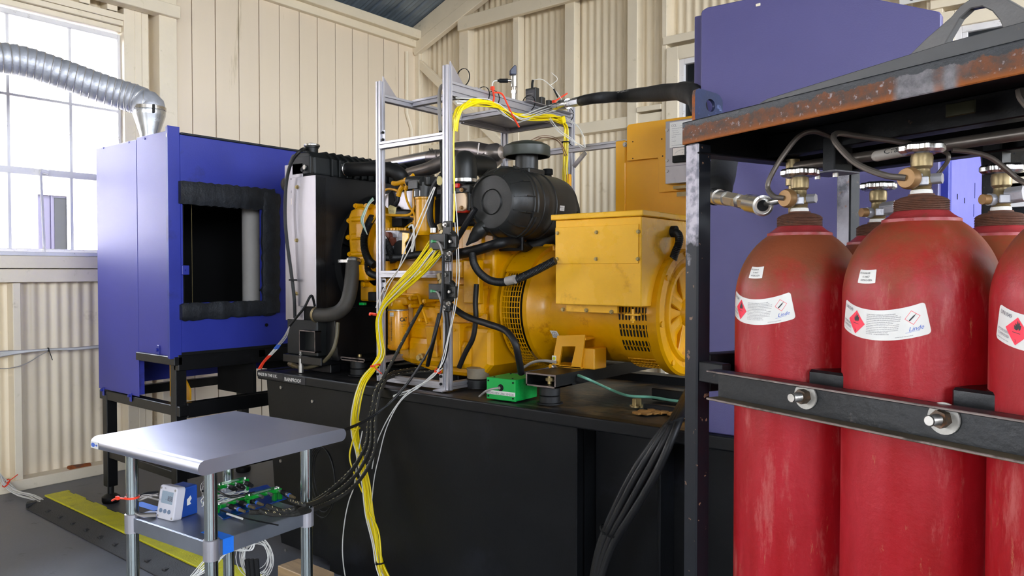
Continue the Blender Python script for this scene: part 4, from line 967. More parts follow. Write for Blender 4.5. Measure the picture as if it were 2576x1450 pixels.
# resample evenly
def resample(P, step):
    out = [P[0]]; acc = 0
    for i in range(1, len(P)):
        seg = (P[i]-P[i-1]); l = seg.length; pos = 0
        while acc + (l-pos) >= step: pos += step-acc; out.append(P[i-1]+seg*(pos/l)); acc = 0
        acc += l-pos
    return out
RC = resample(ctr, .0065); pitch_ = .040; n_ = len(RC)
du.part(MB().tube(RC, .087, 36, caps=False, rfun=lambda u: .0855-.005*abs(sin(pi*(u*(n_-1)*.0065)/pitch_))**.7*(-1)-.005), 'duct_wall', M['galvduct'])
hel = []
tan = [(RC[min(i+1, n_-1)]-RC[max(i-1, 0)]).normalized() for i in range(n_)]; a_ = Vector((0, -1, 0))
for i in range(n_):
    a_ = (a_-tan[i]*a_.dot(tan[i])).normalized(); b_ = tan[i].cross(a_)
    for k in range(3):
        t = 2*pi*(i+k/3)*.0065/pitch_; c = RC[i].lerp(RC[min(i+1, n_-1)], k/3); hel.append(c+(a_*cos(t)+b_*sin(t))*.0865)
du.part(MB().tube(hel, .0022, 5), 'spiral_wire', M['coil'])
du.part(MB().lathe(dp+UZ*zc, UZ, [(.056, -.01), (.056, .05), (.052, .055), (.052, .080), (.088, .195), (.090, .215), (.089, .232), (.087, .240)], 36), 'reducer_cone', mat('shiny_galvanised', (200, 204, 210), .25, metal=.9, var=.12, scale=16), 0)
du.part(MB().lathe(dp+UZ*(zc+.236), UZ, [(.088, -.012), (.0925, -.010), (.0925, .010), (.088, .012)], 36), 'clamp_band', M['chrome'])
q = dp+Vector((.088, -.02, zc+.222)); du.part(MB().boxc(q, (.03, .012, .05)), 'clamp_tail', M['rubber'], .003)

# ================================================================== ALUMINIUM SENSOR FRAME
gA, gB_, gC, gD = (-2.59, 2.30), (-2.16, 2.285), (-2.59, 3.19), (-2.16, 3.20)
fr = Thing('aluminium_frame', 'slotted aluminium extrusion frame straddling the engine, cables tied to its posts', 'frame', (-2.59, 2.30, TZ))
def slotpoly(w, h):
    s, d = .0042, .0065; P = []
    def side(p, q, n, k):
        p, q, n = Vector(p), Vector(q), Vector(n); L = (q-p).length; e = (q-p)/L; out = [p]
        for i in range(k):
            c = L*(i+.5)/k
            out += [p+e*(c-s), p+e*(c-s)+n*d, p+e*(c+s)+n*d, p+e*(c+s)]
        return out
    kx, ky = round(w/.03), round(h/.03); a, b = w/2, h/2
    for p, q, n, k in (((-a, -b), (a, -b), (0, 1), kx), ((a, -b), (a, b), (-1, 0), ky), ((a, b), (-a, b), (0, -1), kx), ((-a, b), (-a, -b), (1, 0), ky)):
        P += [(v.x, v.y) for v in side(p, q, n, k)]
    return P
def extr(p, q, w=.03, h=.03, up=UZ, name='rail'):
    p, q = Vector(p), Vector(q); d = (q-p).normalized(); u = Vector(up); r = d.cross(u).normalized(); u = r.cross(d)
    return fr.part(MB().prism(slotpoly(w, h), p, r, u, d, (q-p).length), name, M['alu'], .0006)
for (x, y), z in ((gA, 2.257), (gB_, 2.253), (gC, 2.20), (gD, 2.255)): extr((x, y, TZ+.002), (x, y, z), up=UY, name='post')
h_ = .015
def xr(x0, x1, y, z, **k): return extr((x0, y, z), (x1, y, z), **k)
def yr(x, y0, y1, z, **k): return extr((x, y0, z), (x, y1, z), **k)
xr(gA[0]+h_, gB_[0]-h_, 2.292, 1.965); xr(gA[0]+h_, gB_[0]-h_, 2.292, 1.388); xr(gA[0]+h_, gB_[0]-h_, 2.292, .920)
yr(gA[0], 2.315, 3.175, 2.185); yr(gB_[0], 2.30, 3.185, 2.160, h=.06); xr(gA[0]+h_, gB_[0]-h_, 2.50, 2.19)
xr(gA[0]+h_, gB_[0]-h_, 2.80, 2.165); xr(gA[0]+h_, gD[0]-h_, 3.19, 2.165); yr(gA[0]+.03, 2.815, 3.175, 2.160)
xr(gC[0]+h_, -1.64, 3.195, 2.02); yr(gA[0], 2.315, 3.175, 1.0); yr(gB_[0], 2.30, 3.185, .92); yr(gB_[0]-.03, 2.815, 3.175, 2.160)
fr.part(MB().box((gA[0]+.045, 2.815, 2.168), (gB_[0]-.045, 3.175, 2.174)), 'tray_plate', M['alud'], .001)
def gusset(x, y, z, sx, sy):
    if sx: fr.part(MB().prism([(0, 0), (.07*sx, 0), (0, .07)], (x, y, z), UX, UZ, UY, .008), 'gusset', M['alud'], .001)
    else: fr.part(MB().prism([(0, 0), (.085*sy, 0), (0, .085)], (x-.004, y, z), UY, UZ, UX, .008), 'gusset', M['alud'], .001)
gusset(gA[0], gA[1]+h_, 2.20, 0, 1); gusset(gB_[0], gB_[1]+h_, 2.19, 0, 1)
def plate2(x, y, z, w=.022, h=.055):
    o = fr.part(MB().boxc((x, y, z), (w, .004, h)), 'joining_plate', M['alu'], .001)
    fr.part(MB().cyl((x, y-.002, z+.016), (x, y-.007, z+.016), .006, n=12).cyl((x, y-.002, z-.016), (x, y-.007, z-.016), .006, n=12), 'screw', M['blkmatte'])
plate2(gA[0]+.026, gA[1]-.004, 2.008); plate2(gB_[0]-.026, gB_[1]-.006, 1.365-.0); plate2(gA[0]+.026, gA[1]-.004, 1.34); plate2(gB_[0]-.020, gB_[1]-.018, .945); plate2(gA[0]-.0, gA[1]-.018, .95)
fr.part(MB().box((gB_[0]-.04, gB_[1]-.05, TZ+.001), (gB_[0]+.015, gB_[1]+.0, TZ+.006)), 'foot_plate', M['alu'], .001)
for x, y in ((gA[0]+.02, 2.795), (gA[0]+.02, 3.165)): fr.part(MB().boxc((x+.02, y, 2.165), (.03, .03, .028)), 'corner_bracket', M['alud'], .002)
# diagonal strut under the side rail and brackets at the rear right post
a = pix(1447, 413, Y=3.18); fr.part(MB().beam((gD[0]+.03, 3.18, 1.93), (gD[0]+.10, 3.18, 1.995), .012, .02), 'brace', M['alud'], .001)

# ================================================================== STAINLESS EQUIPMENT TABLE
TBR = radians(4.6); TBC = Vector((-2.1545, 1.2589, 0))
tb = thing('equipment_table', 'small stainless steel table with a rolled-edge top and lower shelf', 'table', TBC, TBR)
hx, hy_, tz = .272, .262, .9
prof = [(-hy_+.02-.02*sin(t), tz-.02+.02*cos(t)) for t in [pi*i/10 for i in range(11)]] + [(hy_-.02+.02*sin(t), tz-.02-.02*cos(t)) for t in [pi*i/10 for i in range(11)]]
mb = MB(); n = len(prof); V = [(x, y, z) for x in (-hx, hx) for y, z in prof]
mb.add(V, [(i, (i+1) % n, n+(i+1) % n, n+i) for i in range(n)], True); mb.add(V, [tuple(range(n)), tuple(range(n, 2*n))[::-1]])
MBT = mat('brushed_table_top', (196, 198, 212), .40, metal=1.0, var=.06, scale=3, rvar=.05, stretch=(.3, 1, 1))
top = mb.build('table_top', MBT, tb)
ov = MB(); c = TBC; lb = (-hx+.022, -hy_-.001, tz-.022)
MB().box((-hx+.004, -hy_-.0012, tz-.032), (-hx+.045, -hy_-.0002, tz-.012)).build('maker_sticker', M['white'], top)
for cx_, r_ in ((-hx+.018, .0105), (-hx+.037, .005)):
    MB().prism([(cx_+r_*cos(2*pi*i/20), tz-.022+r_*.6*sin(2*pi*i/20)) for i in range(20)], (0, -hy_-.0020, 0), UX, UZ, UY, .0006).build('sticker_mark', M['blueink'], top)
lc = (.056, -.046); lhx, lhy = .194, .164
for sx in (-1, 1):
    for sy in (-1, 1):
        x, y = lc[0]+sx*lhx, lc[1]+sy*lhy
        lg = MB().cyl((x, y, .03), (x, y, tz-.04), .0175, n=24).build('leg', M['tube'], tb)
        MB().lathe((x, y, 0), UZ, [(0, 0), (.014, 0), (.016, .01), (.016, .03), (.0175, .035)], 18).build('foot', M['rubber'], lg)
        MB().lathe((x, y, .62), UZ, [(.0178, 0), (.0215, .001), (.0215, .056), (.0178, .058)], 24).build('shelf_collar', M['alu'], lg)
sx0_, sx1_, sy0_, sy1_ = lc[0]-lhx, lc[0]+lhx, lc[1]-lhy, lc[1]+lhy; sz = .668
mb = MB().box((sx0_-.004, sy0_-.004, sz-.003), (sx1_+.004, sy1_+.004, sz))
for a, b in (((sx0_+.02, sy0_-.008, sz-.042), (sx1_-.02, sy0_-.004, sz)), ((sx0_+.02, sy1_+.004, sz-.042), (sx1_-.02, sy1_+.008, sz)), ((sx0_-.008, sy0_+.02, sz-.042), (sx0_-.004, sy1_-.02, sz)), ((sx1_+.004, sy0_+.02, sz-.042), (sx1_+.008, sy1_-.02, sz))): mb.box(a, b)
mb.build('shelf', mat('galvanised_shelf', (150, 156, 166), .34, metal=.85, var=.1, scale=8), tb, .001)
def tw(x, y, z): return Matrix.Rotation(TBR, 3, 'Z') @ Vector((x, y, z)) + TBC
def tl(p): return Matrix.Rotation(-TBR, 3, 'Z') @ (Vector(p)-TBC)

# ================================================================== CABLE RAMP ON THE FLOOR
rm = Thing('cable_ramp', 'black rubber floor cable ramp with a yellow jagged lid strip', 'cable ramp', (-5.0, 1.8, 0))
rx_, rX = -5.02, -2.6
ry0, ry1, yy0, yy1, rh = 1.655, 1.955, 1.765, 1.885, .052
def prism_x(x0, x1, poly): return MB().prism(poly, (x0, 0, 0), UY, UZ, UX, x1-x0)
rm.part(prism_x(rx_+.05, rX, [(ry0, 0), (ry0, .006), (yy0-.01, rh-.006), (yy0, rh-.006), (yy0, 0)]), 'ramp_side', M['ramp'], .002)
rm.part(prism_x(rx_+.12, rX, [(yy1, 0), (yy1, rh-.006), (yy1+.01, rh-.006), (ry1, .006), (ry1, 0)]), 'ramp_side', M['ramp'], .002)
rm.part(MB().prism([(rx_, ry0+.02), (rx_+.05, ry0), (rx_+.05, yy0), (rx_, yy0)], (0, 0, 0), UX, UY, UZ, .03), 'ramp_end', M['ramp'], .003)
random.seed(5)
x = rx_+.02; k = 0
while x < rX-.02:
    L2 = .93; xe = min(x+L2, rX); pts = [(x, yy0), (xe-.003, yy0)]; yy = yy1; xx = xe-.003; st = 0
    while xx > x: pts.append((xx, yy+(.012 if st % 2 else 0))); xx2 = max(x, xx-random.uniform(.08, .15)); pts.append((xx2, yy+(.012 if st % 2 else 0))); xx = xx2-.0; st += 1; xx -= 0 if xx > x else 1
    rm.part(MB().prism(pts, (0, 0, rh-.008), UX, UY, UZ, .010), 'lid', M['yelpaint'], .002); x = xe; k += 1
mb = MB()
for i in range(14):
    x = rx_+.25+.17*i; mb.box((x, ry0+.03, .0), (x+.03, ry0+.055, .028))
rm.part(mb, 'traction_lug', M['ramp'], .003)['kind'] = 'stuff'
# ================================================================== RADIATOR
def plate_hole(mb, x, y0, y1, z0, z1, cy, cz, r, th, n=48, chamf=0.0):
    """vertical plate facing X with a round hole"""
    def hit(t):
        dy, dz = cos(t), sin(t); s = 9
        if dy > 1e-9: s = min(s, (y1-cy)/dy)
        if dy < -1e-9: s = min(s, (y0-cy)/dy)
        if dz > 1e-9: s = min(s, (z1-cz)/dz)
        if dz < -1e-9: s = min(s, (z0-cz)/dz)
        return (cy+dy*s, cz+dz*s)
    ang = sorted([2*pi*i/n for i in range(n)]+[atan2(b-cz, a-cy) % (2*pi) for a in (y0, y1) for b in (z0, z1)]); m = len(ang)
    vs = []
    for xx in (x, x-th): vs += [(xx, cy+r*cos(t), cz+r*sin(t)) for t in ang]+[(xx, *hit(t)) for t in ang]
    fs = []
    for i in range(m):
        j = (i+1) % m; fs += [(i, j, m+j, m+i), (2*m+i, 3*m+i, 3*m+j, 2*m+j), (i, 2*m+i, 2*m+j, j), (m+i, m+j, 3*m+j, 3*m+i)]
    mb.add(vs, fs); return mb
ra = Thing('radiator', 'tall engine radiator with bare aluminium side plates and a ribbed black top tank', 'radiator', (-3.1, 2.25, TZ))
RY0, RY1 = 2.25, 3.10
ra.part(MB().box((-3.247, RY0, zof(725, 806, Y=RY0)), (-3.10, RY0+.004, zof(740, 413, Y=RY0))), 'side_plate', M['alud'], .001)
ra.part(MB().box((-3.175, RY0-.012, zof(760, 770, Y=RY0)), (-2.984, RY0-.008, zof(790, 442, Y=RY0))).box((-2.988, RY0-.008, 1.21), (-2.984, RY0+.05, zof(790, 442, Y=RY0))), 'side_plate', M['alud'], .001)
ra.part(MB().box((-3.225, RY0+.006, 1.0), (-3.02, RY1, 1.88)), 'core', M['blkmatte'])
mb = MB(); plate_hole(mb, -2.984, RY0-.008, RY1, 1.16, 1.862, 2.69, 1.46, .335, .006); mb.box((-3.19, RY0-.006, 1.855), (-2.984, RY1, 1.862))
ra.part(mb, 'shroud', M['blk'])
q = [Vector((-2.97, 2.69+.345*cos(t), 1.46+.345*sin(t))) for t in [2*pi*i/40 for i in range(41)]]
ra.part(MB().lathe((-3.0, 2.69, 1.46), UX, [(.335, 0), (.335, .06), (.342, .06), (.342, 0)], 48), 'shroud_ring', M['blkmatte'])
mb = MB()
for k in range(7):
    t = 2*pi*k/7; d = Vector((0, cos(t), sin(t))); s_ = Vector((0, -sin(t), cos(t)))
    mb.add([Vector((-3.0, 2.69, 1.46))+d*r+s_*w+UX*x for r, w, x in ((.06, -.03, 0), (.06, .03, .03), (.31, .06, .03), (.31, -.05, -.005))], [(0, 1, 2, 3)])
mb.cyl((-3.03, 2.69, 1.46), (-2.95, 2.69, 1.46), .07, n=20)
fan = ra.part(mb, 'fan', M['blkmatte']); fan['kind'] = 'stuff'
ra.part(MB().prism([(-3.02, 0), (-2.90, 0), (-2.90, 0), (-2.93, .25), (-3.02, .25)], (0, 2.30, .97), UX, UZ, UY, .75), 'lower_guard', M['blk'], .002)
ra.part(MB().box((-3.235, RY0-.002, .985), (-2.99, RY1, 1.165)), 'bottom_tank', M['plastd'], .006)
ra.part(MB().box((-3.26, RY0-.01, .945), (-2.95, RY1, .985)), 'foot_rail', M['blk'], .003)
for y in (2.32, 3.0): ra.part(MB().box((-3.22, y, TZ), (-2.98, y+.06, .945)), 'foot', M['blk'], .003)
# open steel bracket on the near lower corner
x0, x1 = ax(772, 860, 2.26), ax(812, 860, 2.26); z0, z1 = zof(790, 886, Y=2.24), zof(790, 832, Y=2.24)
mb = MB()
for a in ((x0, 2.215, z0, x1, 2.25, z0+.005), (x0, 2.215, z1-.005, x1, 2.25, z1), (x0, 2.215, z0, x0+.004, 2.25, z1), (x1-.004, 2.215, z0, x1, 2.25, z1)): mb.box(a[:3], a[3:])
o = ra.part(mb, 'corner_bracket', [M['blk'], M['railedge']])
for p in o.data.polygons:
    if p.normal.y < -.9: p.material_index = 1
# top tank
tz0, tz1 = 1.868, 1.985
prof = [(-3.235, tz0), (-3.235, tz0+.07), (-3.20, tz1), (-3.06, tz1), (-3.02, tz0+.085), (-3.015, tz0)]
ra.part(MB().prism(prof, (0, RY0+.005, 0), UX, UZ, UY, RY1-RY0-.01), 'top_tank', M['plastd'], .012, 3)
for k in range(16):
    y = RY0+.10+k*.047; p2 = [(-3.018, tz0), (-3.0, tz0), (-3.0, tz0+.085), (-3.05, tz1+.008), (-3.19, tz1+.010), (-3.19, tz1-.01)]
    ra.part(MB().prism(p2, (0, y, 0), UX, UZ, UY, .012), 'rib', M['plastd'], .002)
ra.part(MB().box((-3.19, RY0-.0, tz0+.005), (-3.04, RY0+.014, tz1-.02)).cyl((-3.075, RY0, 1.905), (-3.075, RY0-.010, 1.905), .014, n=20).cyl((-3.10, RY0, 1.90), (-3.10, RY0-.004, 1.90), .012, n=16), 'tank_end', M['plastd'], .008, 2)
ra.part(MB().cyl((-3.072, RY0-.004, 1.907), (-3.072, RY0-.012, 1.907), .011, n=18), 'plug', M['boltg'])
cp = pix(785, 385, Y=2.36)
ra.part(MB().lathe((cp.x, cp.y, tz1-.01), UZ, [(.034, 0), (.034, .018), (.030, .02), (.030, .048), (.034, .05), (.034, .056), (0, .056)], 28), 'filler_neck', M['plastd'])
ra.part(MB().lathe((cp.x, cp.y, tz1+.046), UZ, [(.038, 0), (.040, .003), (.040, .010), (.034, .013), (.018, .014), (.016, .018), (0, .018)], 28), 'filler_cap', M['chrome'])
P = spline([Vector((cp.x-.025, cp.y-.02, tz1+.035)), pix(758, 378, Y=2.24), pix(735, 405, Y=2.21), pix(721, 455, Y=2.205), pix(717, 530, Y=2.205), pix(721, 600, Y=2.205), pix(733, 690, Y=2.215), pix(740, 750, Y=2.22), pix(742, 800, Y=2.23)], 10)
ra.part(MB().tube(P, .0085, 10), 'overflow_hose', M['rubber'])
q = pix(737, 705, Y=2.215); ra.part(MB().boxc(q, (.05, .014, .008)), 'cable_tie', M['blkmatte'])
for px, py in ((748, 471), (747, 605), (746, 739)): q = pix(px, py, Y=RY0-.012); ra.part(MB().cyl(q, q-UY*.004, .010, n=16).hexn(q-UY*.003, q-UY*.010, .0075), 'bolt', M['bolt'])
q = pix(735, 480, Y=RY0-.0005); ra.part(MB().prism([(.008*cos(t)*(1 if sin(t) < 0 else max(.25, 1-sin(t)*.75)), .014*sin(t)*(1.6 if sin(t) > 0 else .7)) for t in [2*pi*i/24 for i in range(24)]], (q.x, RY0-.001, q.z-.005), UX, UZ, UY, .001), 'keyhole', M['blkmatte'])
q = pix(736, 507, Y=RY0-.001); ra.part(MB().boxc(q, (.020, .002, .030)), 'plate_tag', mat('cream_tag', (226, 214, 190), .5))
# coolant hoses
P = spline([pix(868, 427, Y=2.45), pix(900, 426, Y=2.45), pix(945, 425, Y=2.46), pix(980, 427, Y=2.47), pix(1003, 437, Y=2.48), pix(1012, 455, Y=2.5), pix(1014, 490, Y=2.52)], 8)
ra.part(MB().tube(P, .035, 20), 'top_hose', M['rubber']); d = (P[1]-P[0]).normalized()
ra.part(MB().lathe(P[0]+d*.012, d, [(.0355, 0), (.0372, .001), (.0372, .013), (.0355, .014)], 24).boxc(P[0]+d*.018+Vector((0, -.037, .008)), (.014, .012, .03)), 'hose_clip', M['chrome'])
P = spline([pix(792, 792, Y=2.25), pix(820, 793, Y=2.26), pix(850, 786, Y=2.28), pix(871, 765, Y=2.30), pix(881, 730, Y=2.32), pix(886, 690, Y=2.34), pix(889, 652, Y=2.36)], 8)
ra.part(MB().tube(P, .034, 20), 'bottom_hose', M['rubberb'])
d = (P[-1]-P[-2]).normalized(); ra.part(MB().lathe(P[-1]-d*.02, d, [(.036, 0), (.038, .001), (.038, .013), (.036, .014)], 24).boxc(P[-1]+Vector((-.03, -.035, -.01)), (.07, .012, .014)), 'hose_clip', M['chrome'])
d = (P[1]-P[0]).normalized(); ra.part(MB().lathe(P[0]+d*.005, d, [(.036, 0), (.038, .001), (.038, .012), (.036, .013)], 24), 'hose_clip', M['brass'])
P = spline([pix(850, 812, Y=2.27), pix(847, 850, Y=2.26), pix(836, 885, Y=2.24), pix(812, 912, Y=2.26), pix(780, 924, Y=2.28), pix(755, 925, Y=2.3), pix(730, 915, Y=2.32)], 8)
ra.part(MB().tube(P, .009, 10), 'drain_hose', mat('olive_hose', (92, 84, 62), .5, var=.2))
ra.part(MB().cyl(P[-1], P[-8], .012, n=10).cyl(P[-1], P[-4], .016, n=8), 'drain_cock', M['brass'])

# ================================================================== ENGINE
en = Thing('diesel_engine', 'yellow generator engine with black plastic intake parts, behind the aluminium frame', 'engine', (-2.4, 2.7, TZ+.07))
def E(mb, name, m=None, bev=.004, **k): return en.part(mb, name, m or M['yel'], bev, 2 if bev > .003 else 1, **k)
YE = 2.44
def bx(px0_, py0_, px1_, py1_, y, depth, name, m=None, bev=.004):
    a = pix(px0_, py0_, Y=y); b = pix(px1_, py1_, Y=y); return E(MB().box((a.x, y, b.z), (b.x, y+depth, a.z)), name, m, bev)
E(MB().box((-2.74, YE+.03, 1.12), (-2.06, 3.0, 1.60)), 'engine_block', bev=.012)
E(MB().box((-2.70, YE+.05, 1.60), (-2.12, 2.95, 1.74)), 'cylinder_head', M['blkmatte'], .01)
E(MB().box((-2.68, YE+.09, 1.74), (-2.14, 2.88, 1.80)), 'valve_cover', M['plast'], .02)
E(MB().prism([(-2.66, 1.16), (-2.60, .985), (-2.35, .94), (-2.10, .94), (-2.04, 1.0), (-2.04, 1.16)], (0, YE-.02, 0), UX, UZ, UY, .55), 'sump', bev=.02)
# timing case at the radiator end
def prof_px(pts, y): return [(pix(a, b, Y=y).x, pix(a, b, Y=y).z) for a, b in pts]
yt = 2.42
tc_ = prof_px([(892, 522), (915, 514), (958, 516), (975, 560), (975, 720), (940, 726), (915, 705), (902, 682), (884, 655), (882, 622), (880, 600), (879, 556), (884, 535)], yt)
E(MB().prism(tc_, (0, yt, 0), UX, UZ, UY, .12), 'timing_case', bev=.012)
tc2 = prof_px([(896, 530), (915, 522), (932, 524), (934, 600), (930, 640), (940, 690), (930, 712), (912, 690), (900, 668), (893, 640), (890, 600), (889, 548)], yt)
E(MB().prism(tc2, (0, yt-.035, 0), UX, UZ, UY, .04), 'timing_cover', bev=.012)
for py_, w in ((552, 38), (598, 40), (594, 22), (640, 26)):
    q = pix(900, py_, Y=yt-.03); E(MB().cyl(q-UX*.035, q+UX*.05, .014, n=14), 'casting_rib', bev=.0)
for px, py in ((886, 556), (884, 598), (905, 700), (922, 716), (888, 640), (903, 519), (930, 519)):
    q = pix(px, py, Y=yt-.01); E(MB().cyl(q+UY*.02, q-UY*.022, .013, n=14).hexn(q-UY*.02, q-UY*.03, .009), 'bolt_boss', bev=.0)
bx(895, 598, 915, 560, yt-.05, .03, 'cover_window'); bx(892, 666, 926, 706, yt-.06, .05, 'front_bracket', bev=.006)
bx(905, 690, 960, 760, YE-.02, .1, 'front_bracket', bev=.01)
# flywheel housing
cyc, czc = 2.72, 1.24
E(MB().lathe((-2.30, cyc, czc), UX, [(.0, 0), (.19, .0), (.215, .03), (.225, .10), (.24, .14), (.262, .20), (.262, .25), (.25, .255), (0, .26)], 64), 'flywheel_housing', bev=0)
E(MB().lathe((-2.075, cyc, czc), UX, [(.255, 0), (.272, .003), (.272, .028), (.255, .032)], 64), 'housing_flange', bev=0)
for k in range(18):
    t = 2*pi*k/18; q = Vector((-2.085, cyc+.262*cos(t), czc+.262*sin(t))); E(MB().hexn(q, q-UX*.010, .009), 'flange_bolt', bev=0)
for k in range(5):
    t = radians(200+k*22); d = Vector((0, cos(t), sin(t))); E(MB().beam(Vector((-2.29, cyc, czc))+d*.215, Vector((-2.09, cyc, czc))+d*.262, .012, .03, up=d), 'housing_rib', bev=.003)
# side castings seen between the frame posts
bx(1020, 700, 1105, 760, YE, .06, 'side_cover', bev=.012); bx(1035, 770, 1110, 835, YE-.01, .06, 'side_cover', bev=.014)
bx(1108, 655, 1165, 700, YE-.04, .08, 'side_cover', bev=.01); bx(1165, 655, 1205, 765, YE-.06, .03, 'lifting_plate', bev=.005)
bx(1105, 715, 1210, 800, YE-.02, .08, 'crankcase_panel', bev=.02); bx(1108, 812, 1155, 926, YE-.05, .09, 'stiffening_rib', bev=.006)
bx(1020, 845, 1180, 935, YE-.04, .12, 'sump_side', bev=.03); bx(960, 700, 1020, 765, YE-.0, .06, 'side_cover', bev=.012)
bx(1160, 575, 1215, 655, YE+.02, .15, 'rear_bracket', bev=.008); bx(1185, 590, 1300, 640, YE+.14, .2, 'intake_bracket', bev=.012)
for px, py in ((1176, 667), (1176, 725), (1200, 725), (1193, 577), (1193, 622), (1069, 758), (1118, 830), (1145, 830), (1059, 805), (1057, 900)):
    q = pix(px, py, Y=YE-.045); E(MB().cyl(q+UY*.06, q-UY*.004, .010, n=12).hexn(q-UY*.003, q-UY*.012, .008), 'bolt', bev=0)
q = pix(1057, 900, Y=YE-.06); E(MB().cyl(q+UY*.04, q, .018, n=16).hexn(q, q-UY*.014, .013), 'sump_plug', M['bolt'], .0)
# dipstick and braces
P = spline([pix(1052, 742, Y=2.4), pix(1062, 775, Y=2.39), pix(1075, 815, Y=2.39)], 6); E(MB().tube(P, .006, 8), 'dipstick_tube', bev=0)
E(MB().prism(prof_px([(1068, 822), (1094, 822), (1100, 900), (1078, 900)], 2.385), (0, 2.385, 0), UX, UZ, UY, .03), 'sump_brace', bev=.004)
q1, q2 = pix(1080, 780, Y=2.4), pix(1210, 800, Y=2.4); E(MB().beam(q1+UY*.04, q2+UY*.04, .01, .03), 'pan_rail', bev=.002)
# gearbox-style lower cover (large rounded casting on the right)
E(MB().lathe((-2.33, 2.53, 1.13), (0, -1, 0), [(.13, -.02), (.13, .04), (.12, .06), (.08, .068), (0, .07)], 40), 'timing_drum', bev=0)
# injection pump and linkages
for a in ((962, 600, 1008, 655, 2.36, .1), (968, 575, 1002, 600, 2.37, .08), (1000, 585, 1020, 650, 2.365, .06)): bx(*a, 'injection_pump', M['metalg'], .008)
for px, py, r in ((977, 595, .020), (990, 608, .020), (985, 640, .012)):
    q = pix(px, py, Y=2.36); E(MB().cyl(q+UY*.02, q-UY*.012, r, n=20), 'pump_plug', mat('rusty_plug', (104, 52, 36), .5, metal=.3) if py < 620 else M['metalg'], .002)
q = pix(1008, 628, Y=2.35); E(MB().cyl(q+UY*.05, q-UY*.005, .042, n=28), 'pump_disc', M['blkmatte'], .003)
mb = MB().prism(prof_px([(1012, 585), (1028, 587), (1027, 600), (1018, 612), (1020, 640), (1010, 640)], 2.33), (0, 2.33, 0), UX, UZ, UY, .006); E(mb, 'throttle_plate', M['yelp'], .001)
for i in range(9): bx(960+7*i, 574, 965+7*i, 580, 2.36, .02, 'pump_stud', M['yel'], .001)
bx(958, 578, 1000, 572, 2.38, .06, 'pump_flange')
bx(985, 550, 1010, 570, 2.42, .05, 'solenoid', M['blkmatte'])
# silver heat plate with cut-outs and tag
hp = prof_px([(968, 488), (1046, 478), (1046, 515), (1030, 528), (1010, 527), (1006, 520), (1000, 520), (994, 528), (985, 529), (972, 522), (964, 510)], 2.41)
E(MB().prism(hp, (0, 2.41, 0), UX, UZ, UY, .004), 'heat_plate', M['alud'], .001)
q = pix(980, 505, Y=2.40); E(MB().prism([(-.012, -.05), (.034, -.045), (.040, -.02), (.02, .05), (-.01, .03)], q, UX, UZ, UY, .004), 'control_lever', M['blkmatte'], .002)
q = pix(987, 527, Y=2.385); tg = E(MB().prism([(-.024, -.022), (.018, -.030), (.028, .008), (-.016, .022), (-.03, .008)], q, UX, UZ, UY, .0008), 'paper_tag', mat('manila_tag', (204, 190, 130), .7), 0)
mb = MB(); add_text(mb, 'PLUG', .015, planar(q+Vector((-.018, -.001, -.012)), Vector((1, 0, -.12)), UZ), squeeze=.8); o = en.part(mb, 'lettering', M['ink'], sub=tg); o['kind'] = 'stuff'
E(MB().box((pix(905, 470, Y=2.45).x, 2.5, 1.66), (pix(1000, 470, Y=2.45).x, 2.75, 1.70)), 'fan_bracket', M['blkmatte'], .004)
bx(960, 530, 1050, 572, 2.46, .05, 'fuel_rail_cover', M['plast'], .01)
# primary fuel filter: black head and yellow canister
fc = pix(1070, 540, Y=2.37)
E(MB().lathe((fc.x, 2.37, zof(1070, 592, Y=2.37)), UZ, [(0, 0), (.034, .0), (.042, .012), (.043, .02), (.043, .155), (.047, .158), (.047, .166), (0, .166)], 32), 'fuel_filter', M['yel'], 0)
zf = zof(1070, 497, Y=2.37)
E(MB().cyl((fc.x, 2.37, zf), (fc.x, 2.37, zf+.062), .052, n=32).box((fc.x-.055, 2.33, zf+.045), (fc.x+.06, 2.41, zf+.09)), 'filter_head', M['plast'], .008)
a = pix(1028, 456, Y=2.33); b = pix(1064, 456, Y=2.33); E(MB().cyl(a, b, .022, n=20).box((a.x+.02, 2.306, a.z-.04), (b.x-.012, 2.312, a.z)), 'filter_elbow', M['plast'], .002)
s_ = pix(1050, 487, Y=2.322); E(MB().box((s_.x-.018, 2.320, s_.z-.012), (s_.x+.018, 2.3215, s_.z+.012)), 'code_sticker', M['white'], 0)
E(MB().cyl(pix(1038, 497, Y=2.36), pix(1094, 497, Y=2.36), .004, n=8), 'clamp_wire', M['yel'], 0)
for k in range(10):
    t = radians(200+16*k); q = Vector((fc.x+.0435*cos(t), 2.37+.0435*sin(t), zof(1070, 540, Y=2.37))); E(MB().beam(q-UZ*.06, q+UZ*.065, .003, .003), 'canister_rib', M['yel'], 0)
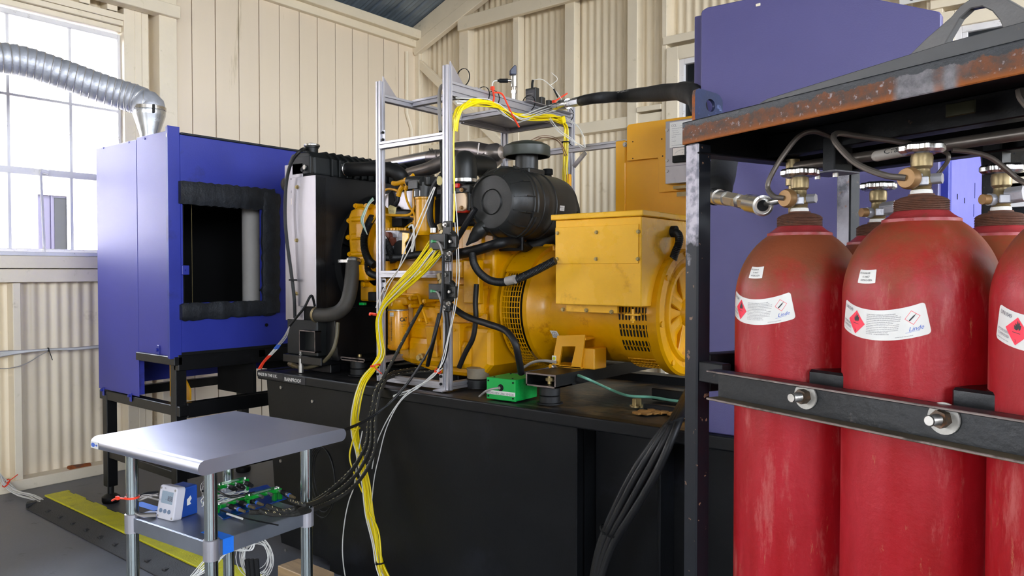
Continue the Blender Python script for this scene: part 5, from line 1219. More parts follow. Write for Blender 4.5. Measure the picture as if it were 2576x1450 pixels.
# yellow fuel lines
def line(pts, r=.006, m=None, name='fuel_line', y=2.36):
    P = spline([pix(p[0], p[1], Y=(p[2] if len(p) > 2 else y)) for p in pts], 8); return E(MB().tube(P, r, 10), name, m or M['yel'], 0)
line([(1042, 475), (1040, 500), (1040, 525), (1030, 540), (1005, 542), (975, 541), (950, 540), (935, 560)]); line([(1020, 468), (1021, 495), (1030, 520), (1042, 540), (1043, 575)], .005)
line([(1005, 482), (985, 476), (970, 478), (958, 492), (945, 520)], .006, y=2.39)
line([(1028, 455), (1012, 458), (998, 462), (988, 461)], .011); line([(1040, 440), (1030, 448), (1018, 452)], .008); line([(1014, 468), (1006, 480), (1002, 494)], .012, m=M['yel'])
line([(1002, 490), (1000, 505), (994, 516)], .010, m=M['rubber'], name='rubber_boot'); line([(1022, 460), (1024, 468), (1020, 478)], .009)
line([(1033, 545), (1043, 546)], .004); line([(1041, 555), (1041, 585)], .006); line([(990, 600), (1040, 560), (1060, 590)], .004, y=2.45)
# black hoses round the filter and behind the post
line([(1113, 440), (1092, 470), (1083, 510), (1082, 550), (1090, 575)], .014, m=M['rubber'], name='black_hose', y=2.33)
line([(1140, 468), (1160, 462), (1178, 478), (1182, 505), (1180, 530)], .010, m=M['rubber'], name='black_hose', y=2.38)
line([(1196, 525), (1180, 550), (1160, 585), (1140, 615), (1120, 640)], .012, m=M['rubber'], name='black_hose', y=2.34)
q = pix(1092, 580, Y=2.33); E(MB().cyl(q-UZ*.01, q+UZ*.01, .017, n=14), 'hose_clip', M['chrome'], 0)
# corrugated looms
def loom(pts, r, name='corrugated_loom', th=None, m=None, step=.006, y=2.36):
    P = resample(spline([pix(p[0], p[1], Y=(p[2] if len(p) > 2 else y)) for p in pts], 14), step/2)
    n = len(P); mb = MB().tube(P, r, 12, rfun=lambda u: r*(1.06 if int(round(u*(n-1))) % 2 else .90)); return (th or en).part(mb, name, m or M['rubber'])
loom([(938, 545), (925, 570), (916, 600), (918, 630), (928, 655), (942, 668)], .018, y=2.36)
loom([(960, 640), (966, 600), (978, 620), (984, 650)], .016, y=2.35); loom([(968, 602), (976, 618), (985, 640), (990, 662)], .016, y=2.34)
loom([(925, 655), (926, 680), (935, 690), (960, 695), (1000, 685)], .016, y=2.37)
loom([(955, 648), (1000, 648), (1040, 642), (1080, 640), (1115, 640), (1150, 636)], .016, y=2.345)
E(MB().tube(spline([pix(a, b, Y=2.38) for a, b in ((1140, 642), (1190, 632), (1225, 622), (1262, 612))]+[pix(1300, 612, Y=2.5), pix(1335, 632, Y=2.66)], 8), .022, 14), 'taped_loom', M['rubber'], 0)
loom([(1188, 640, 2.36), (1193, 665, 2.34), (1210, 690, 2.32), (1240, 708, 2.31), (1285, 708, 2.30), (1340, 685, 2.31), (1398, 655, 2.33)], .0155, m=M['rubber'])
q = pix(1285, 708, Y=2.285); E(MB().cyl(q+Vector((-.02, 0, 0)), q+Vector((.022, 0, .008)), .0175, n=14), 'tape_wrap', M['cabgrey'], 0)
line([(1199, 715), (1196, 760), (1197, 800), (1190, 850), (1170, 890), (1155, 925)], .011, m=M['rubber'], name='black_hose', y=2.33)
# turbo intake elbow and exhaust
q = pix(1170, 450, Y=2.55); e_ = MB().lathe((q.x, 2.55, zof(1170, 462, Y=2.55)), UZ, [(.050, 0), (.052, .02), (.054, .035)], 28)
e_.lathe((q.x, 2.55, q.z), UZ, [(.054, -.01), (.056, .03), (.0555, .06), (.051, .088), (.040, .110), (.022, .124), (0, .129)], 32)
e_.tube(spline([Vector((q.x, 2.56, q.z+.06)), Vector((q.x, 2.64, q.z+.07)), Vector((q.x, 2.72, q.z+.07))], 6), .048, 20)
E(e_, 'intake_elbow', M['plast'], 0)
E(MB().lathe((q.x, 2.55, zof(1170, 458, Y=2.55)), UZ, [(.0545, -.004), (.057, -.003), (.057, .012), (.0545, .013)], 32), 'clamp_band', M['chrome'], 0)
P = spline([pix(930, 428, Y=2.95), pix(1010, 412, Y=2.93), pix(1098, 396, Y=2.90)], 6); E(MB().tube(P, .042, 24), 'exhaust_pipe', M['steel'], 0)
P = spline([pix(1085, 398, Y=2.9), pix(1125, 396, Y=2.88), pix(1150, 400, Y=2.86)], 6); E(MB().tube(P, .045, 24, rfun=lambda u: .043+.004*sin(u*40)), 'exhaust_bellows', M['exh'], 0)
P = spline([pix(1030, 440, Y=2.7), pix(1080, 425, Y=2.7), pix(1120, 405, Y=2.72), pix(1150, 395, Y=2.74)], 6); E(MB().tube(P, .036, 20), 'exhaust_manifold', M['exh'], 0)
P = spline([pix(1150, 380, Y=2.9), pix(1190, 378, Y=2.9), pix(1235, 388, Y=2.88)], 8); E(MB().tube(P, .045, 24), 'exhaust_pipe', M['exh'], 0)
P = spline([pix(1195, 430, Y=2.75), pix(1222, 412, Y=2.78), pix(1248, 390, Y=2.82)], 8); E(MB().tube(P, .047, 24), 'exhaust_pipe', M['exh'], 0)
a = pix(1250, 385, Y=2.8); E(MB().lathe(a, UX, [(0, -.05), (.046, -.04), (.048, 0), (.03, .03), (0, .036)], 24), 'exhaust_bend', M['exh'], 0)
for px in (1098, 1092): q = pix(px, 395, Y=2.9); E(MB().lathe(q, (P[1]-P[0]), [(.044, 0), (.052, .0), (.052, .006), (.044, .006)], 24), 'exhaust_flange', M['exh'], 0)
line([(1095, 378, 2.85), (1098, 400, 2.84)], .004, m=M['exh'], name='flange_bolt'); line([(1202, 388, 2.75), (1205, 360, 2.75)], .004, m=M['exh'], name='flange_bolt')
line([(1220, 390), (1228, 378), (1240, 369), (1258, 366)], .006, m=M['cabgrey'], name='sensor_lead', y=2.8)
# cream cover with red gasket beside the mid post
ccp = prof_px([(1138, 482), (1152, 476), (1166, 484), (1171, 496), (1171, 525), (1160, 531), (1138, 531)], 2.37)
E(MB().prism(ccp, (0, 2.37, 0), UX, UZ, UY, .05), 'cream_cover', mat('cream_cast_cover', (232, 198, 160), .4, var=.05), .006)
E(MB().prism([(a+.004, b-.006) for a, b in ccp], (0, 2.39, 0), UX, UZ, UY, .05), 'red_gasket', M['redcap'], .004)
bx(1138, 468, 1180, 484, 2.365, .02, 'cover_bracket', M['plast']); bx(1140, 462, 1150, 472, 2.35, .02, 'red_cap', M['redcap'], .002)
for px, py in ((1162, 478), (1162, 523)): q = pix(px, py, Y=2.36); E(MB().cyl(q, q-UY*.004, .009, n=14).hexn(q, q-UY*.010, .007), 'bolt', M['copper'], 0)
# front green connector bits and water pipe
bx(903, 768, 914, 762, 2.36, .02, 'green_connector', M['green'], .001); bx(925, 735, 943, 758, 2.37, .03, 'sensor_block', M['blkmatte'])
q = pix(966, 783, Y=2.36); E(MB().hexn(q, q-UY*.012, .016), 'bolt', M['boltg'], .001)
# oil filter
oc = pix(1002, 830, Y=2.37); zo0 = zof(1001, 880, Y=2.37); zo1 = zof(1001, 779, Y=2.37)
of = E(MB().lathe((oc.x, 2.37, zo0), UZ, [(0, 0), (.040, 0), (.046, .006), (.0475, .014), (.0475, zo1-zo0-.004), (.0465, zo1-zo0)], 40), 'oil_filter', M['yeldeep'], 0)
en.part(MB().lathe((oc.x, 2.37, zo1), UZ, [(.047, -.006), (.0495, -.004), (.0495, .001), (.044, .003), (0, .003)], 40), 'filter_seam', M['boltg'], sub=of)
for k in range(30):
    t = radians(180+6*k+3); q = Vector((oc.x+.0472*cos(t), 2.37+.0472*sin(t), zo0+.014)); en.part(MB().beam(q-UZ*.006, q+UZ*.010, .002, .003, up=(cos(t), sin(t), 0)), 'grip_flute', M['yeldeep'], sub=of)
fcd = atan2(-2.37, -oc.x)
def onf(phi, z): return lambda x, y: Vector((oc.x+.0479*cos(fcd+radians(phi)+x/.0475), 2.37+.0479*sin(fcd+radians(phi)+x/.0475), z+y))
mb = MB(); add_text(mb, 'CAT', .025, onf(9, zo1-.052), squeeze=.76, bold=.035)
vs, fs = text_mesh('CAT', .0215); add_text(mb, '7W-2326', .0085, onf(14, zo1-.068), squeeze=.8); add_text(mb, 'ENGINE OIL', .0045, onf(19, zo1-.076), squeeze=.7)
mb.add([onf(11, zo1-.050)(x, y) for x, y in ((.0095, -.0015), (.0255, -.0015), (.0175, .0065))], [(0, 1, 2)])
o = en.part(mb, 'lettering', M['ink'], sub=of); o['kind'] = 'stuff'
w = []; random.seed(11); mb = MB(); z = zo1-.033
while z > zo1-.138: h_b = random.choice((.0010, .0018, .0028)); f = onf(-45, 0); mb.add([f(x, z-y) for x, y in ((0, 0), (.0075, 0), (.0075, h_b), (0, h_b))], [(0, 1, 2, 3)]); z -= h_b+random.choice((.0012, .002))
o = en.part(mb, 'bar_code', mat('brown_black_print', (80, 54, 16), .5), sub=of); o['kind'] = 'stuff'
mb = MB(); f = onf(-52, zo1-.030); mb.add([f(x, y) for x, y in ((0, 0), (.010, 0), (.022, 0), (.022, .018), (.010, .018), (0, .018))], [(0, 1, 4, 5), (1, 2, 3, 4)]); st_ = en.part(mb, 'white_sticker', M['white'], sub=of)
mb = MB(); f2 = lambda x, y: onf(-52, zo1-.030)(x, y)+Vector((-.0003, -.0006, 0))
for i, s_ in enumerate(('17.04.', 'CHANGE')): add_text(mb, s_, .006, lambda a, b, i=i: f2(.003+a, .0105-.0075*i+b), squeeze=.8)
o = en.part(mb, 'lettering', M['greyink'], sub=of); o['kind'] = 'stuff'
E(MB().lathe((oc.x, 2.37, zo1+.003), UZ, [(.044, 0), (.046, .004), (.040, .012), (.034, .022), (.032, .04), (.0, .042)], 28), 'filter_housing', bev=0)
E(MB().box((oc.x-.02, 2.36, zo1+.02), (oc.x+.06, 2.46, zo1+.058)), 'filter_housing', bev=.008)
bx(1010, 738, 1042, 775, 2.41, .05, 'filter_flange', bev=.006)
for px, py in ((1034, 750), (1034, 770), (1004, 748), (990, 762)): q = pix(px, py, Y=2.37); E(MB().cyl(q+UY*.05, q-UY*.004, .010, n=12).hexn(q, q-UY*.010, .008), 'bolt', bev=0)

# ================================================================== AIR CLEANER
ac = Thing('air_cleaner', 'large black plastic air cleaner canister with a mushroom rain cap above the engine', 'air filter', (-1.99, 2.6, 1.5))
f0 = pix(1236, 508, Y=2.37); ax_, az_ = f0.x, f0.z
ctr_ = (ax_, 2.37, az_)
ac.part(MB().lathe(ctr_, UY, [(0, .002), (.049, .002), (.051, -.004), (.054, .002), (.108, .004), (.110, -.004), (.114, -.002), (.128, .012), (.142, .040), (.146, .075), (.150, .085), (.150, .10)], 64), 'lid', M['plast'], 0)
ac.part(MB().lathe(ctr_, UY, [(.150, .098), (.155, .10), (.155, .108), (.149, .112), (.149, .122), (.154, .126), (.154, .134), (.149, .138), (.149, .15), (.147, .17), (.150, .172), (.147, .176), (.150, .20), (.147, .205), (.150, .23), (.147, .236), (.145, .26), (.149, .262), (.149, .272), (.145, .276), (.142, .40), (.136, .44), (.11, .47), (0, .475)], 64), 'canister', M['plast'], 0)
for k in range(14):
    t = 2*pi*(k+.3)/14; d = Vector((cos(t), 0, sin(t))); p = Vector(ctr_)+d*.118+UY*.002; q = Vector(ctr_)+d*.147+UY*.05; r = Vector(ctr_)+d*.151+UY*.095
    ac.part(MB().beam(p, q, .005, .010, up=d).beam(q, r, .005, .010, up=d), 'lid_rib', M['plast'])
for k in range(4):
    t = radians(70+90*k); d = Vector((cos(t), 0, sin(t))); p = Vector(ctr_)+d*.153+UY*.088; ac.part(MB().beam(p, p+UY*.05, .018, .006, up=d).beam(p+d*.004, p+d*.004+UY*.014, .024, .008, up=d), 'latch', M['plast'], .001)
# dust valve
p = pix(1222, 566, Y=2.40); t = (pix(1184, 606, Y=2.36)-p).normalized()
ac.part(MB().lathe(p, t, [(.030, 0), (.032, .012), (.034, .03), (.030, .05), (.026, .055), (.022, .075), (.010, .10), (.004, .118), (0, .12)], 24), 'dust_valve', M['plast'])
# inlet neck and cap
nk = pix(1325, 440, Y=2.60); cz = zof(1325, 385, Y=2.6)
ac.part(MB().cyl((nk.x, 2.60, az_+.10), (nk.x, 2.60, cz), .050, n=32).box((nk.x-.07, 2.545, az_+.10), (nk.x+.055, 2.66, az_+.155)), 'inlet_neck', M['plast'], .004)
ac.part(MB().lathe((nk.x, 2.60, cz-.018), UZ, [(.092, 0), (.100, 0), (.102, .004), (.102, .042), (.096, .048), (.07, .060), (.035, .068), (0, .070)], 48), 'rain_cap', mat('greenish_black_plastic', (50, 54, 46), .45, var=.15, scale=20), 0)
q = pix(1378, 440, Y=2.83); ac.part(MB().lathe((q.x, 2.83, q.z-.04), UZ, [(.006, 0), (.006, .015), (.018, .02), (.018, .04), (.024, .041), (.024, .058), (.022, .066), (0, .066)], 24), 'restriction_indicator', M['blkmatte'])
P = spline([Vector((ax_+.03, 2.80, az_-.03)), pix(1428, 515, Y=2.82), pix(1432, 560, Y=2.80), pix(1400, 592, Y=2.76), pix(1350, 618, Y=2.70), pix(1300, 630, Y=2.66)], 8)
ac.part(MB().tube(P, .046, 24), 'outlet_hose', M['rubber'])
# white maker label with small print
def onc(phi, yy): return lambda x, y: Vector((ax_+.1455*sin(radians(phi)-y/.145), yy+x, az_+.1455*cos(radians(phi)-y/.145)))
lb = ac.part(MB().add([onc(100, 2.655)(x, y) for x, y in ((0, 0), (.034, 0), (.034, .022), (0, .022))], [(0, 1, 2, 3)]), 'maker_label', M['white'])
mb = MB(); f = onc(100, 2.655); add_text(mb, 'Parker', .0075, lambda a, b: f(.006+a, .0115+b)+UX*.0006); mb.add([f(x, y)+UX*.0006 for x, y in ((.002, .0115), (.005, .0115), (.005, .017), (.002, .017))], [(0, 1, 2, 3)])
add_text(mb, 'FILTRATION', .0038, lambda a, b: f(.006+a, .005+b)+UX*.0006); o = ac.part(mb, 'lettering', M['greyink'], sub=lb); o['kind'] = 'stuff'
ac.part(MB().box((ax_-.10, 2.50, az_-.20), (ax_+.06, 2.515, az_-.125)), 'mount_bracket', M['tank'], .003)

# ================================================================== ALTERNATOR
al = Thing('alternator', 'yellow alternator with a square terminal box, wire-mesh guard and round end bell', 'alternator', (-1.65, cyc, 1.02))
def A(mb, name, m=None, bev=.0, **k): return al.part(mb, name, m or M['yel'], bev, 2 if bev > .003 else 1, **k)
A(MB().lathe((-1.905, cyc, czc), UX, [(.258, 0), (.258, .022), (.250, .032), (.222, .075), (.2135, .10), (.213, .12), (.213, .40), (.216, .405), (.216, .43)], 72), 'stator_body')
A(MB().lathe((-2.02, cyc, czc), UX, [(.20, 0), (.20, .115)], 48), 'fan_drum', M['blkmatte'])
A(MB().lathe((-2.022, cyc, czc), UX, [(.25, 0), (.256, 0), (.256, .118), (.25, .118)], 48, a0=radians(-95), a1=radians(52), ref=(0, 0, 1)), 'guard_cover')
# mesh guard on the camera side: theta measured from straight up, negative towards the camera
mb = MB(); r_ = .262; X0, X1 = -2.012, -1.915
def gp(x, th): return Vector((x, cyc-r_*sin(th), czc+r_*cos(th)))
T0, T1 = radians(53), radians(163); nr = 22
for i in range(nr+1):
    th = T0+(T1-T0)*i/nr; mb.beam(gp(X0, th), gp(X1, th), .0032, .0026, up=gp(0, th)-Vector((0, cyc, czc)))
for j in range(8):
    x = X0+(X1-X0)*j/7; P = [gp(x, T0+(T1-T0)*i/24) for i in range(25)]
    mb.tube(P, .0019, 4)
g_ = A(mb, 'mesh_guard'); g_['kind'] = 'stuff'
mb = MB().lathe((X0-.006, cyc, czc), UX, [(r_, 0), (r_+.006, 0), (r_+.006, .010), (r_, .010)], 40, a0=radians(40), a1=radians(163), ref=(0, 0, 1))
A(mb, 'guard_edge'); A(MB().add([gp(X0, T0-.18)-UY*.004, gp(X1, T0-.18)-UY*.004, gp(X1, T0+.03)-UY*.004, gp(X0, T0+.03)-UY*.004], [(0, 1, 2, 3)]), 'guard_tab')
hood = MB().lathe((X0-.008, cyc, czc), UX, [(.256, 0), (.276, 0), (.276, .128), (.256, .128)], 40, a0=radians(10), a1=radians(55), ref=(0, 0, 1)); A(hood, 'guard_hood', bev=0)
# rear shell with ventilation slots
A(MB().lathe((-1.48, cyc, czc), UX, [(.216, 0), (.222, .003), (.222, .15), (.232, .155)], 72), 'rear_shell')
mb = MB(); sl = .2225
def sp(x, th, lift=0): r = sl+lift; return Vector((x, cyc-r*sin(th), czc+r*cos(th)))
for row, th0 in enumerate((radians(90), radians(107), radians(124))):
    for k in range(9):
        xc = -1.462+k*.0142; hw, hh = .0042, radians(6.6); P = []
        for i in range(12):
            a = 2*pi*i/12; P.append(sp(xc+hw*cos(a), th0+(hh*.72*(1 if sin(a) > 0 else -1)+hh*.28*sin(a) if abs(sin(a)) > .01 else 0), .0006))
        mb.add(P, [tuple(range(12))])
o = A(mb, 'ventilation_slot', M['blkmatte']); o['kind'] = 'stuff'
mb = MB()
for i in range(7):
    th = radians(142+6*i); mb.beam(sp(-1.47, th, .004), sp(-1.34, th, .004), .003, .003)
for k in range(10): mb.tube([sp(-1.47+k*.0144, radians(142+i*4), .004) for i in range(10)], .0018, 4)
A(mb, 'bottom_mesh')['kind'] = 'stuff'
# end bell
A(MB().lathe((-1.335, cyc, czc), UX, [(.22, -.005), (.246, 0), (.248, .008), (.248, .040), (.240, .050), (.215, .056), (.208, .050), (.195, .048), (.185, .060), (.175, .062), (.172, .040), (.10, .030), (.06, .045), (.05, .065), (0, .066)], 72), 'end_bell')
for k in range(8):
    t = 2*pi*(k+.5)/8; d = Vector((0, cos(t), sin(t))); c = Vector((-1.298, cyc, czc)); A(MB().beam(c+d*.05, c+d*.175, .034, .022, up=UX), 'bell_rib', bev=.003)
for k in range(8):
    t = 2*pi*k/8+.15; d = Vector((0, cos(t), sin(t))); c = Vector((-1.29, cyc, czc))+d*.228; A(MB().hexn(c-UX*.03, c+UX*.012, .012), 'bell_bolt', bev=.001)
A(MB().prism([(-.05, 0), (.05, 0), (.032, .06), (.018, .075), (-.018, .075), (-.032, .06)], (-1.33, cyc-.03, czc+.225), UY, UZ, UX, .03), 'lifting_ear', bev=.004)
q = pix(1378, 640, Y=2.66)
mb = MB().prism([(-.045, -.02), (.045, -.02), (.032, .035), (.020, .045), (-.020, .045), (-.032, .035)], (q.x, 2.66, q.z), UX, UZ, UY, .02); A(mb, 'lifting_ear', bev=.004)
A(MB().cyl((q.x, 2.652, q.z+.012), (q.x, 2.662, q.z+.012), .016, n=20), 'ear_hole', M['blkmatte'])
# foot bracket (front leg is a plate with a window) and the one behind
fy = 2.46
def fpoly(l): return [(pix(a, b, Y=fy).x, pix(a, b, Y=fy).z) for a, b in l]
o4 = fpoly([(1402, 845), (1472, 843), (1459, 936), (1385, 936)]); i4 = fpoly([(1414, 872), (1448, 872), (1437, 921), (1406, 921)])
mb = MB()
for k in range(4):
    j = (k+1) % 4; mb.prism([o4[k], o4[j], i4[j], i4[k]], (0, fy, 0), UX, UZ, UY, .008)
A(mb, 'foot_bracket', M['orange'])
a, b = o4[0], o4[1]; A(MB().box((a[0], fy+.004, a[1]-.012), (b[0], fy+.07, a[1]-.002)).box((o4[3][0], fy, TZ+.118), (o4[2][0]+.01, fy+.10, TZ+.126)), 'foot_flange', M['orange'], .002)
A(MB().box((o4[2][0]-.0, fy+.01, 1.018), (o4[2][0]+.06, fy+.10, 1.10)), 'foot_gusset', M['orange'], .004)
A(MB().box((-1.56, 2.85, 1.018), (-1.46, 2.95, 1.08)), 'rear_foot', M['orange'], .004)
q = pix(1394, 902, Y=fy-.001); s_ = A(MB().boxc(q, (.020, .001, .022)), 'earth_sticker', M['white']); al.part(MB().cyl(q-UY*.0008, q-UY*.0014, .007, n=20), 'sticker_mark', mat('lime_print', (206, 214, 40), .5), sub=s_)
q = pix(1389, 922, Y=fy-.001); A(MB().cyl(q, q-UY*.010, .010, n=16), 'earth_bolt', M['yel'])
# earth-symbol warning sticker on the body
th0 = None; q = pix(1390, 842, Y=cyc-.205); sx_ = q.x
thc = math.acos(max(-1, min(1, (q.z-czc)/.2135)))
def bd(x, y, l=.0008): th = thc-y/.2135; r = .2135+l; return Vector((sx_+x, cyc-r*sin(th), czc+r*cos(th)))
st_ = A(MB().add([bd(x, y) for y in (-.017, 0, .017) for x in (-.0175+(-.003 if y > 0 else .003), .0175+(-.003 if y > 0 else .003))], [(0, 1, 3, 2), (2, 3, 5, 4)]), 'symbol_sticker', M['white'])
mb = MB(); n = 24
ring = [(cos(2*pi*i/n), sin(2*pi*i/n)) for i in range(n)]
for i in range(n):
    j = (i+1) % n; mb.add([bd(a*r, b*r, .0014) for (a, b), r in ((ring[i], .012), (ring[j], .012), (ring[j], .0106), (ring[i], .0106))], [(0, 1, 2, 3)])
for x0_, x1_, y0_, y1_ in ((-.0006, .0006, -.001, .009), (-.007, .007, -.0018, -.0008), (-.0045, .0045, -.0045, -.0035), (-.002, .002, -.0072, -.0062)): mb.add([bd(x, y, .0014) for x, y in ((x0_, y0_), (x1_, y0_), (x1_, y1_), (x0_, y1_))], [(0, 1, 2, 3)])
al.part(mb, 'earth_symbol', M['ink'], sub=st_)['kind'] = 'stuff'
# terminal box
BX0, BX1, BY0, BY1, BZ0, BZ1 = -1.693, -1.316, 2.40, 2.98, 1.272, 1.598
A(MB().box((BX0, BY0, BZ0), (BX1, BY1, BZ1)), 'terminal_box', [M['yelp'], M['orange']], .003)
A(MB().box((BX0-.015, BY0-.012, BZ1+.001), (BX1+.012, BY1+.01, BZ1+.022)), 'box_lid', M['yelp'], .003)
zp = zof(1500, 664, Y=BY0)
A(MB().box((BX0+.003, BY0-.005, zp), (BX1-.010, BY0-.001, BZ1-.028)), 'cover_panel', M['yelp'], .001)
for px, py in ((1403, 587), (1501, 585), (1606, 583), (1402, 652), (1500, 652), (1605, 652)):
    q = pix(px, py, Y=BY0-.005); A(MB().cyl(q, q-UY*.003, .0075, n=14).hexn(q, q-UY*.008, .0058), 'bolt', M['bolt'])
A(MB().box((BX0+.02, BY0+.045, BZ0-.03), (BX1-.125, BY0+.06, BZ0)), 'box_flange', M['yelp'], .001)
for px, py in ((1417, 779), (1476, 781), (1539, 785)): q = pix(px, py, Y=BY0+.045); A(MB().cyl(q, q-UY*.003, .0085, n=14).hexn(q, q-UY*.009, .0065), 'bolt', M['bolt'])
q = pix(1592, 792, Y=BY0+.05); A(MB().boxc(q, (.055, .02, .006)).cyl(q-UZ*.03, q+UZ*.02, .004, n=8).boxc(q-UZ*.02, (.014, .014, .01)), 'adjuster_bracket', M['yelp'], .001)
# cable gland and conduit on the right side face
g0 = pix(1690, 583, X=BX1); A(MB().cyl(g0, g0+UX*.02, .022, n=18), 'cable_gland', M['blkmatte'])
loom([(1692, 583, 2.66), (1706, 590, 2.62), (1708, 610, 2.60), (1697, 640, 2.6), (1690, 665, 2.62)], .015, name='conduit', th=al)

# ================================================================== CONTROL PANEL
cpn = Thing('control_panel', 'ochre generator control panel with a bare metal ammeter plate, above the terminal box', 'control panel', (-1.45, 2.86, BZ1+.02))
YP = 2.86
def cpoly(l, y): return [(pix(a, b, Y=y).x, pix(a, b, Y=y).z) for a, b in l]
zb_ = BZ1+.022; bl = pix(1552, 360, Y=YP+.02); xr_ = -1.19
cpn.part(MB().box((bl.x, YP+.02, zb_), (xr_, YP+.10, zof(1560, 356, Y=YP+.02))), 'cabinet', M['orange'], .004)
fxp = pix(1573, 400, Y=YP+.012).x
cpn.part(MB().box((bl.x-.004, YP+.012, zb_), (fxp, YP+.020, zof(1560, 354, Y=YP+.012))), 'side_strip', M['orange'], .004)
pp = cpoly([(1577, 405), (1577, 320), (1581, 314), (1670, 301)], YP); zt3 = zof(1670, 301, Y=YP); zl2 = zof(1660, 484, Y=YP); xi = pix(1657, 450, Y=YP).x; zi = zof(1650, 403, Y=YP)
cpn.part(MB().prism([pp[0], pp[1], pp[2], (pp[2][0]+.01, zt3), (xr_, zt3), (xr_, zl2), (xi, zl2), (xi, zi), (xi-.006, pp[0][1])], (0, YP, 0), UX, UZ, UY, .004), 'front_plate', M['orange'], .001)
sx = pix(1674, 380, Y=YP-.05).x; sz1, sz0 = zof(1676, 306, Y=YP-.05), zof(1676, 463, Y=YP-.05)
mp2 = cpn.part(MB().box((sx, YP-.05, sz0), (xr_, YP, sz1)), 'meter_box', [M['alud'], M['orange']], .001)
zc2 = zof(1690, 418, Y=YP-.05); cpn.part(MB().box((sx+.001, YP-.0515, zc2-.0006), (xr_, YP-.0495, zc2+.0006)), 'seam', M['greyink'], sub=mp2)
for px, py in ((1678, 328), (1678, 404), (1678, 431)): q = pix(px, py, Y=YP-.05); cpn.part(MB().cyl(q, q-UY*.004, .0065, n=12), 'screw', M['boltg'], sub=mp2)
lx0 = pix(1685, 330, Y=YP-.052).x; lz1 = zof(1690, 308, Y=YP-.052); lz0 = zof(1690, 372, Y=YP-.052)
pl2 = cpn.part(MB().box((lx0, YP-.052, lz0), (xr_-.02, YP-.0502, lz1)), 'instruction_plate', M['white'], sub=mp2)
mb = MB(); f = planar((lx0+.007, YP-.052, lz1), UX, UZ, .0006)
add_text(mb, 'CCL', .012, lambda a, b: f(a, b-.018)); add_text(mb, '____/\\/\\__', .010, lambda a, b: f(.036+a, b-.018))
for i, s_ in enumerate(['GENERATING SET CONTROLLER', 'Output current', '1  SELECT PHASE', '2  SET METER RANGE', 'READING', 'a         b', 'CURRENT', '1         2', 'ISOLATE BEFORE OPENING']): add_text(mb, s_, .0042, lambda a, b, i=i: f(.002+a, b-.028-.0085*i))
cpn.part(mb, 'lettering', M['greyink'], sub=mp2)['kind'] = 'stuff'
for px, py in ((1592, 357), (1592, 399), (1665, 350), (1667, 393)): q = pix(px, py, Y=YP); cpn.part(MB().cyl(q, q-UY*.001, .003, n=8), 'hole', M['blkmatte'])
q = pix(1573, 364, Y=YP+.012); cpn.part(MB().cyl(q, q-UY*.003, .011, n=16).hexn(q, q-UY*.010, .008), 'bolt', M['boltg'])
mx0 = pix(1694, 400, Y=YP-.056).x; mz1, mz0 = zof(1700, 372, Y=YP-.056), zof(1700, 410, Y=YP-.056)
mt_ = cpn.part(MB().box((mx0, YP-.068, mz0), (mx0+.085, YP-.050, mz1)), 'ammeter', M['blkmatte'], .002)
cpn.part(MB().box((mx0+.003, YP-.0688, mz0+(mz1-mz0)*.45), (mx0+.082, YP-.068, mz1-.003)), 'ammeter_dial', mat('ivory_dial', (226, 216, 206), .3), sub=mt_)
mb = MB(); c = Vector((mx0+.045, YP-.0692, mz0+(mz1-mz0)*.35))
for i in range(14):
    a, b = radians(35+8*i), radians(35+8*(i+1)); mb.add([c+Vector((cos(t)*r*1.1, 0, sin(t)*r*.8)) for t, r in ((a, .034), (b, .034), (b, .033), (a, .033))], [(0, 1, 2, 3)])
add_text(mb, 'A', .007, lambda a, b: c+Vector((a-.002, 0, b+.013))); cpn.part(mb, 'dial_marking', M['greyink'], sub=mt_)['kind'] = 'stuff'
cpn.part(MB().cyl(c+Vector((0, .001, -.002)), c+Vector((0, -.003, -.002)), .005, n=12), 'zero_screw', M['blkmatte'], sub=mt_)
q = pix(1717, 476, Y=YP-.03); cpn.part(MB().boxc(q+UZ*.006, (.06, .05, .012)).boxc(q-UZ*.02, (.05, .004, .018)), 'brass_bar', M['brass'])

# ================================================================== VIOLET CANOPY PANEL ON THE RIGHT
YC = 2.19
cn = Thing('canopy_panel', 'tall violet blue enclosure panel standing on the base tank behind the gas rack', 'enclosure', (-.6, YC, TZ))
def kpoly(l, y): return [(pix(a, b, Y=y).x, pix(a, b, Y=y).z) for a, b in l]
k = kpoly([(1770, 22), (2035, -36), (2362, 29), (2368, 36)], YC)
xl_, xr2 = kpoly([(1763, 30)], YC)[0][0], k[3][0]
cn.part(MB().prism([(xl_, TZ+.001), (xl_, k[0][1]-.012), (xl_+.004, k[0][1]-.004), (k[0][0]+.01, k[0][1]+.002), k[1], k[2], k[3], (xr2, TZ+.001)], (0, YC, 0), UX, UZ, UY, .03), 'panel', M['violet'], .003)
x1_ = pix(1746, 200, Y=YC+.04).x
cn.part(MB().box((x1_, YC+.04, TZ+.001), (xl_+.05, YC+.07, zof(1755, 40, Y=YC+.04))), 'edge_post', M['violet'], .002)
q = pix(1907, 12, Y=YC-.001); cn.part(MB().boxc(q, (.014, .002, .008)), 'slot', M['cream'], .003)
